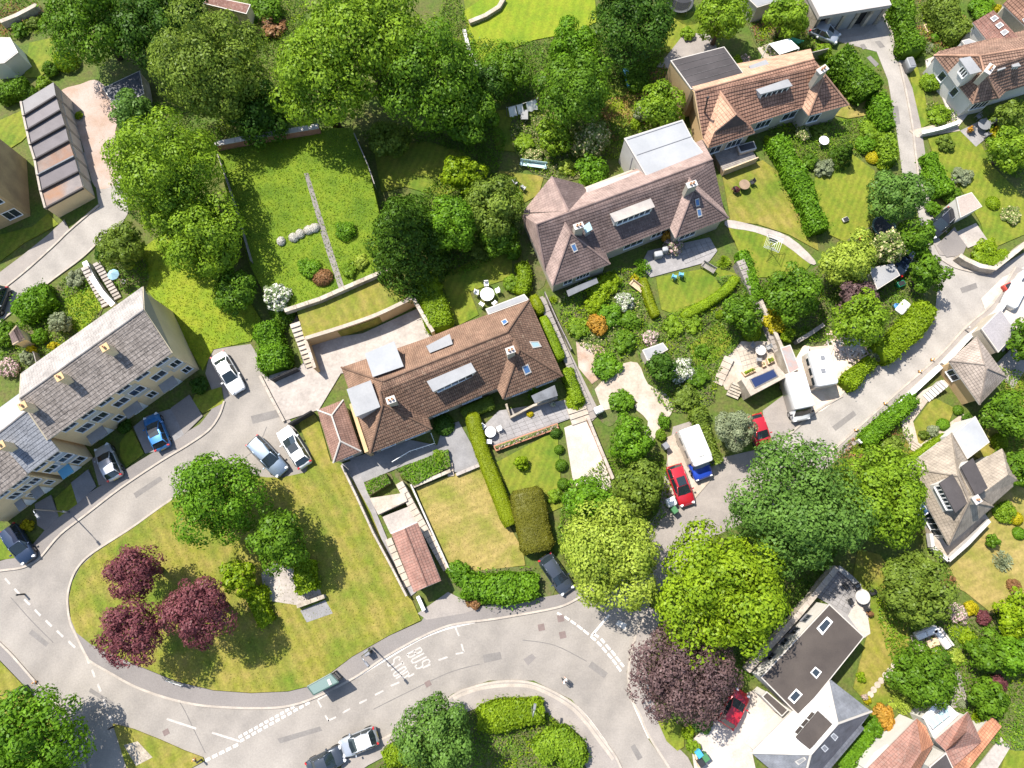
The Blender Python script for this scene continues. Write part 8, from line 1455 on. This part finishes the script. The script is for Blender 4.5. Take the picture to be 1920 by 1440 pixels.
trampoline('round trampoline with grey safety net by the top edge', 1272, 12, 25); trampoline('black trampoline half under the bluish lane tree', 1650, 430, 22, False)
def airer(label, px, py):
    b = G(px, py, .1); o = empty('rotary_airer', b, .4, label, 'clothes airer'); mb = MB(); mb.tube([(0, 0, 0), (0, 0, 1.9)], .03, 6); mb.build('pole', m_metal, o, world=False)
    for k in range(4):
        a = k * 1.5708; mb = MB(); mb.tube([(0, 0, 1.2), (math.cos(a) * 1.2, math.sin(a) * 1.2, 1.95)], .025, 5); mb.build('arm', m_metal, o, world=False)
    for q in (.4, .65, .9, 1.15): mb = MB(); P = [(math.cos(k * 1.5708) * q, math.sin(k * 1.5708) * q, 1.2 + .62 * q) for k in range(5)]; mb.tube(P, .018, 4); mb.build('line', m_white, o, world=False)
    mb = MB(); mb.add([(.2, .75, 1.6), (.75, .2, 1.6), (.75, .2, .9), (.2, .75, .9)], [(0, 1, 2, 3)]); mb.build('cloth', m_leadw, o, world=False)
airer('white rotary clothes airer on the lawn below the curved path', 1438, 470)
def laundry(label, pts):
    A, B = G(*pts[0], 1.6), G(*pts[1], 1.6); o = empty('washing_line', (A.x, A.y, .1), 0, label, 'washing line'); d = (B - A)
    for p in (A, B): mb = MB(); mb.tube([Vector((p.x, p.y, .1)), Vector((p.x, p.y, 1.8))], .04, 6); mb.build('post', m_metal, o)
    mb = MB(); mb.tube([A + Vector((0, 0, .1)), A.lerp(B, .5), B + Vector((0, 0, .1))], .012, 4); mb.build('line', m_white, o)
    for k, (a, b) in enumerate(((.05, .28), (.32, .5), (.62, .95))):
        P, Q = A.lerp(B, a), A.lerp(B, b); n = Vector((-d.y, d.x, 0)).normalized(); v = []; f = []
        for i in range(7):
            p = P.lerp(Q, i / 6)
            for j in range(4): v.append(p + Vector((0, 0, -.28 * j)) + n * (.06 * math.sin(i * 1.9) * j * .5 - .22 * j))
        for i in range(6):
            for j in range(3): f.append((i * 4 + j, i * 4 + j + 1, i * 4 + 5 + j, i * 4 + 4 + j))
        new('hanging_sheet', v, f, m_white, o, smooth=True)
laundry('washing line with white sheets in the shady garden', [(950, 203), (1008, 186)])
def parasol(label, px, py, r, mat, h=2.1):
    b = G(px, py, .12); o = empty('parasol', b, 0, label, 'parasol'); mb = MB(); mb.tube([(0, 0, 0), (0, 0, h + .3)], .03, 6); mb.build('pole', m_woodl, o, world=False); v = [(0, 0, h + .3)] + [(r * math.cos(k * .785), r * math.sin(k * .785), h - .1) for k in range(8)]; new('canopy', v, [(0, 1 + k, 1 + (k + 1) % 8) for k in range(8)], mat, o, world=False)
    mb = MB(); mb.lathe((0, 0, 0), [(.28, 0), (.28, .08), (.08, .1)], 12); mb.build('foot', m_slab, o, world=False)
parasol('pale blue parasol in the small yard behind the terrace', 232, 528, .62, plain('faded_blue_cloth', (.26, .42, .5), .7))
def pot(label, px, py, r, mat, leafm, z=.14): 
    b = G(px, py, z); o = empty('plant_pot', b, 0, label, 'plant pot', 'potted plants'); mb = MB(); mb.lathe((0, 0, 0), [(r * .7, 0), (r, .4), (r * 1.08, .42), (r * .9, .44), (r * .85, .36)], 12); mb.build('pot', mat, o, world=False)
    q = bpy.data.objects.new('foliage', FORMS['loose'][int(px) % 3]); COL.objects.link(q); q.parent = o; q.location = (0, 0, .36); q.scale = (r * 1.4, r * 1.4, r * 1.2); q.material_slots[0].link = 'OBJECT'; q.material_slots[0].material = lf[leafm]
for t in (('terracotta pot with orange flowers by the corner house patio', 1815, 247, .25, m_tile_pot, 'orange'), ('dark pot with rust-red plant on the terracotta lawn', 1378, 360, .28, m_greyp, 'burg'), ('clay pot with pink flowers at the slate wing corner', 1617, 1305, .2, m_tile_pot, 'pink'), ('grey pot at the edge of the modern house patio', 1627, 1150, .22, m_greyp, 'rust'), ('second pot at the edge of the modern house patio', 1630, 1105, .22, m_tile_pot, 'olive'), ('pot with pale flowers on the porch slabs', 1036, 760, .2, m_tile_pot, 'white'), ('big round pot by the sandstone house front', 1806, 786, .35, m_greyp, 'mid')): pot(*t)
def planter(label, pts, z, wallm, leafm, dens=60, hh=.35):
    o = empty('planter', G(*pts[0], 0), 0, label, 'planter'); P = [G(x, y, z) for x, y in pts]; mb = MB(); mb.prism(P, 0, z); mb.build('planter_wall', wallm, o); I = [Vector((*q, 0)) for q in offset_poly(P, .12)]; mb = MB(); mb.prism(I, z - .05, z + .012); mb.build('soil', m_soil, o)
    rg = np.random.default_rng(int(pts[0][0])); xs = [p.x for p in I]; ys = [p.y for p in I]; n = int((max(xs) - min(xs)) * (max(ys) - min(ys)) * dens); x = rg.uniform(min(xs), max(xs), n); y = rg.uniform(min(ys), max(ys), n); k = inside([(p.x, p.y) for p in I], x, y); Q = np.stack([x[k], y[k], z + rg.uniform(.02, hh, k.sum())], 1) - np.array(ORG[o.name]); me = leaf_mesh('foliage', quads(Q, rg.normal(size=Q.shape) + np.array([0, 0, .8]), .1, .6, rg), lf[leafm]); q = bpy.data.objects.new('foliage', me); COL.objects.link(q); q.parent = o
planter('long brick planter with flowers along the front terrace edge', [(924, 836), (930, 846), (1048, 803), (1045, 793)], .55, m_brick, 'pink'); planter('square raised bed of bright lettuce nearest the plunge pool', [(1391, 697), (1412, 687), (1418, 695), (1397, 705)], .5, m_woodl, 'lime', 150); planter('small raised bed on the pool terrace', [(1437, 672), (1449, 667), (1453, 677), (1441, 683)], .5, m_woodl, 'lime', 150); planter('narrow raised bed beside the small one', [(1428, 679), (1434, 676), (1437, 685), (1431, 688)], .5, m_woodl, 'olive', 120)
for i, (x, y) in enumerate(((1738, 34), (1750, 28), (1740, 52), (1758, 50))): planter(['white-edged vegetable bed nearest the upper lane', 'second white-edged vegetable bed', 'lower timber vegetable bed beside the lane hedge', 'lower right timber vegetable bed of the four'][i], [(x - 8, y - 6), (x - 1, y - 8), (x + 6, y + 5), (x - 1, y + 8)], .3, m_woodl if i > 1 else m_offwhite, 'fresh', 110)
# timber deck of the terracotta house with its tub
o = empty('timber_deck', G(1375, 300), 0, 'raised timber deck with pale skirt in front of the terracotta bay', 'deck'); a, b, c, d = [G(x, y, .9) for x, y in [(1337, 285), (1402, 268), (1420, 298), (1357, 322)]]
for k in range(14): t0, t1 = k / 14 + .006, (k + 1) / 14 - .006; mb = MB(); mb.prism([a.lerp(d, t0), b.lerp(c, t0), b.lerp(c, t1), a.lerp(d, t1)], .8, .9); mb.build('deck_board', m_woodg, o)
mb = MB(); A, B = strip_poly([d, c], .12); mb.prism([Vector((p.x, p.y, 0)) for p in A + B[::-1]], 0, 1.25); mb.build('skirt', m_woodl, o); mb = MB(); mb.prism([p - Vector((0, 0, 0)) for p in (a, b, c, d)], 0, .78); mb.build('under_frame', m_wood, o)
q = empty('hot_tub', G(1398, 280, .9), .3, 'dark rectangular hot tub on the timber deck', 'hot tub'); mb = MB(); v, f = rbox(2.0, 1.0, 0, .5, .1); new('shell', v, f, m_offwhite, q, smooth=True, world=False); mb.box((0, 0, .47), (1.7, .75, .08)); mb.build('cover', m_black, q, world=False)
# odds and ends
def blob(name, label, cat, px, py, size, mat, rz=.4, z=.13, top=.85, lid=None):
    b = G(px, py, z); o = empty(name, b, rz, label, cat); v, f = rbox(size[0], size[1], 0, size[2], min(size[:2]) * .2, 0, top); new('body', v, f, mat, o, smooth=True, world=False)
    if lid: mb = MB(); mb.box((0, 0, size[2] + .03), (size[0] * .8, size[1] * .8, .06), 0, top=.9); mb.build('lid', lid, o, world=False)
    return o
blob('water_tank', 'white plastic tank beside the strip steps', 'tank', 1121, 771, (.9, .7, 1.0), m_white, lid=m_offwhite); blob('rubbish_sack', 'white builders bag beside the dark red estate', 'bag', 1256, 942, (.95, .9, .85), m_white, top=.7); blob('robot_mower', 'white robot lawn mower on the striped lawn', 'lawn mower', 1584, 413, (.7, .5, .28), m_offwhite, lid=m_black); blob('toy_car', 'red ride-on toy by the trampoline', 'toy', 1614, 448, (.6, .4, .4), m_red, lid=m_black); blob('toy_car', 'second smaller red toy by the trampoline', 'toy', 1626, 443, (.5, .35, .35), m_red, lid=m_black); blob('storage_box', 'green garden storage box in the cluttered yard', 'box', 1685, 535, (.9, .6, .6), m_greenp, lid=m_black); blob('tarpaulin', 'white tarpaulin heap in the cluttered yard', 'tarpaulin', 1690, 578, (1.6, 1.0, .5), m_white, .8, top=.6); blob('tarpaulin', 'small blue tarpaulin beside the white heap', 'tarpaulin', 1678, 575, (.6, .5, .4), plain('tarp_blue', (.05, .2, .55), .5), top=.6); blob('patio_heater', 'covered white barbecue on the plum-brown patio', 'barbecue', 1232, 482, (.9, .6, 1.0), m_leadw, .2, top=.7); blob('barbecue', 'second covered barbecue beside it', 'barbecue', 1244, 474, (.6, .5, 1.1), m_leadw, .2, top=.6); blob('kayak', 'upturned blue kayak leaning in the shady garden corner', 'kayak', 1176, 148, (.6, 2.4, .4), m_bluep, .2, top=.6); blob('green_slide', 'green plastic slide behind the terracotta houses', 'slide', 1493, 82, (1.8, .6, .5), m_greenp, -.3, top=.7); blob('trailer', 'white tarpaulined trailer in the yard by the lane', 'trailer', 1895, 555, (3.2, 1.6, .9), m_white, 1.0, top=.9); blob('storage_box', 'red storage box in the yard by the lane', 'box', 1885, 540, (.9, .7, .6), m_red, lid=m_black); blob('compost_bin', 'grey stone-like water butt beside the white passage', 'water butt', 1752, 118, (.7, .7, 1.0), m_navyp if False else m_greyp, lid=m_black); blob('oil_tank', 'grey-green oil tank beside the lane', 'tank', 1700, 128, (.8, 1.4, 1.1), m_leadw, .2, lid=m_greyp)
# rubble and planks of the demolished garden building
rg = random.Random(5); mb = MB()
for k in range(420):
    x = rg.gauss(1595, 17); y = rg.gauss(640, 14); p = G(x, y, .1 + rg.random() * .35 * max(0, 1 - abs(x - 1595) / 40)); L = rg.uniform(.2, 1.3); mb.box(p, (L, rg.uniform(.08, .3), rg.uniform(.04, .12)), rg.uniform(0, 3.14), rg.choice((0, 0, 1, 2)))
tag(mb.build('rubble', [surf('pink_rubble', (.6, .48, .41), (.48, .37, .31), 3), m_woodl, m_offwhite], kind='stuff'), 'heap of pale planks and rubble in the sandy yard', 'rubble')
# stepping stones across the modern house lawn
for i, (x, y) in enumerate(((1632, 1302), (1638, 1293), (1645, 1284), (1652, 1276), (1660, 1266), (1668, 1258), (1676, 1248), (1690, 1238))):
    b = G(x, y, .1); mb = MB(); mb.lathe((b.x, b.y, .1), [(.3, 0), (.3, .05), (.27, .06)], 9); tag(mb.build('stepping_stone', m_cream), '%s pale stepping stone counted from the slate wing corner' % ('first', 'second', 'third', 'fourth', 'fifth', 'sixth', 'seventh', 'eighth')[i], 'stepping stone', 'stepping stones')
# ------------------------------------------------------------------ the walker on the road
def person(label, px, py, face):
    b = G(px, py, .035); me = bpy.data.meshes.new('person'); J = dict(pel=(0, 0, .95), sp=(.01, 0, 1.15), ch=(.02, 0, 1.36), nk=(.03, 0, 1.5), hd=(.06, 0, 1.62), tp=(.05, 0, 1.76), sl=(.01, .18, 1.43), el=(-.1, .24, 1.16), wl=(.06, .24, .95), fl=(.1, .24, .86), sr=(.01, -.18, 1.43), er=(.08, -.24, 1.17), wr=(.26, -.22, 1.02), fr=(.32, -.2, .96), hl=(0, .1, .9), kl=(.2, .1, .5), al=(.12, .1, .1), tl=(.3, .1, .05), hr=(0, -.1, .9), kr=(-.05, -.1, .5), ar=(-.3, -.1, .14), tr=(-.15, -.1, .05))
    R = dict(pel=.15, sp=.14, ch=.17, nk=.06, hd=.1, tp=.07, sl=.075, el=.05, wl=.035, fl=.04, sr=.075, er=.05, wr=.035, fr=.04, hl=.095, kl=.065, al=.045, tl=.035, hr=.095, kr=.065, ar=.045, tr=.035); K = list(J); E_ = [('pel', 'sp'), ('sp', 'ch'), ('ch', 'nk'), ('nk', 'hd'), ('hd', 'tp'), ('ch', 'sl'), ('sl', 'el'), ('el', 'wl'), ('wl', 'fl'), ('ch', 'sr'), ('sr', 'er'), ('er', 'wr'), ('wr', 'fr'), ('pel', 'hl'), ('hl', 'kl'), ('kl', 'al'), ('al', 'tl'), ('pel', 'hr'), ('hr', 'kr'), ('kr', 'ar'), ('ar', 'tr')]
    me.from_pydata([J[k] for k in K], [(K.index(a), K.index(c)) for a, c in E_], []); t = bpy.data.objects.new('tmp', me); COL.objects.link(t); md = t.modifiers.new('s', 'SKIN'); sv = me.skin_vertices[0].data
    for i, k in enumerate(K): sv[i].radius = (R[k], R[k] * (1.15 if k in ('ch', 'sp', 'pel') else 1)); sv[i].use_root = k == 'pel'
    t.modifiers.new('u', 'SUBSURF').levels = 2; bpy.context.view_layer.update(); dg = bpy.context.evaluated_depsgraph_get(); m2 = bpy.data.meshes.new_from_object(t.evaluated_get(dg)); bpy.data.objects.remove(t)
    m2.materials.clear()
    for m in (plain('skin', (.5, .3, .22), .6), plain('white_shirt', (.78, .77, .75), .8), plain('dark_trousers', (.03, .03, .04), .8), plain('dark_hair', (.05, .035, .025), .7)): m2.materials.append(m)
    for p in m2.polygons: z = p.center.z; p.use_smooth = True; p.material_index = 3 if z > 1.68 or (z > 1.56 and p.center.x < .04) else 0 if (z > 1.5 or (abs(p.center.y) > .17 and z < 1.2 and z > .8)) else 1 if z > .96 else 2
    o = bpy.data.objects.new('person', m2); COL.objects.link(o); o.location = b; o.rotation_euler = (0, 0, face); tag(o, 'person in white shirt and dark trousers walking across the road', 'person')
person('p', 1058, 1273, 2.4)
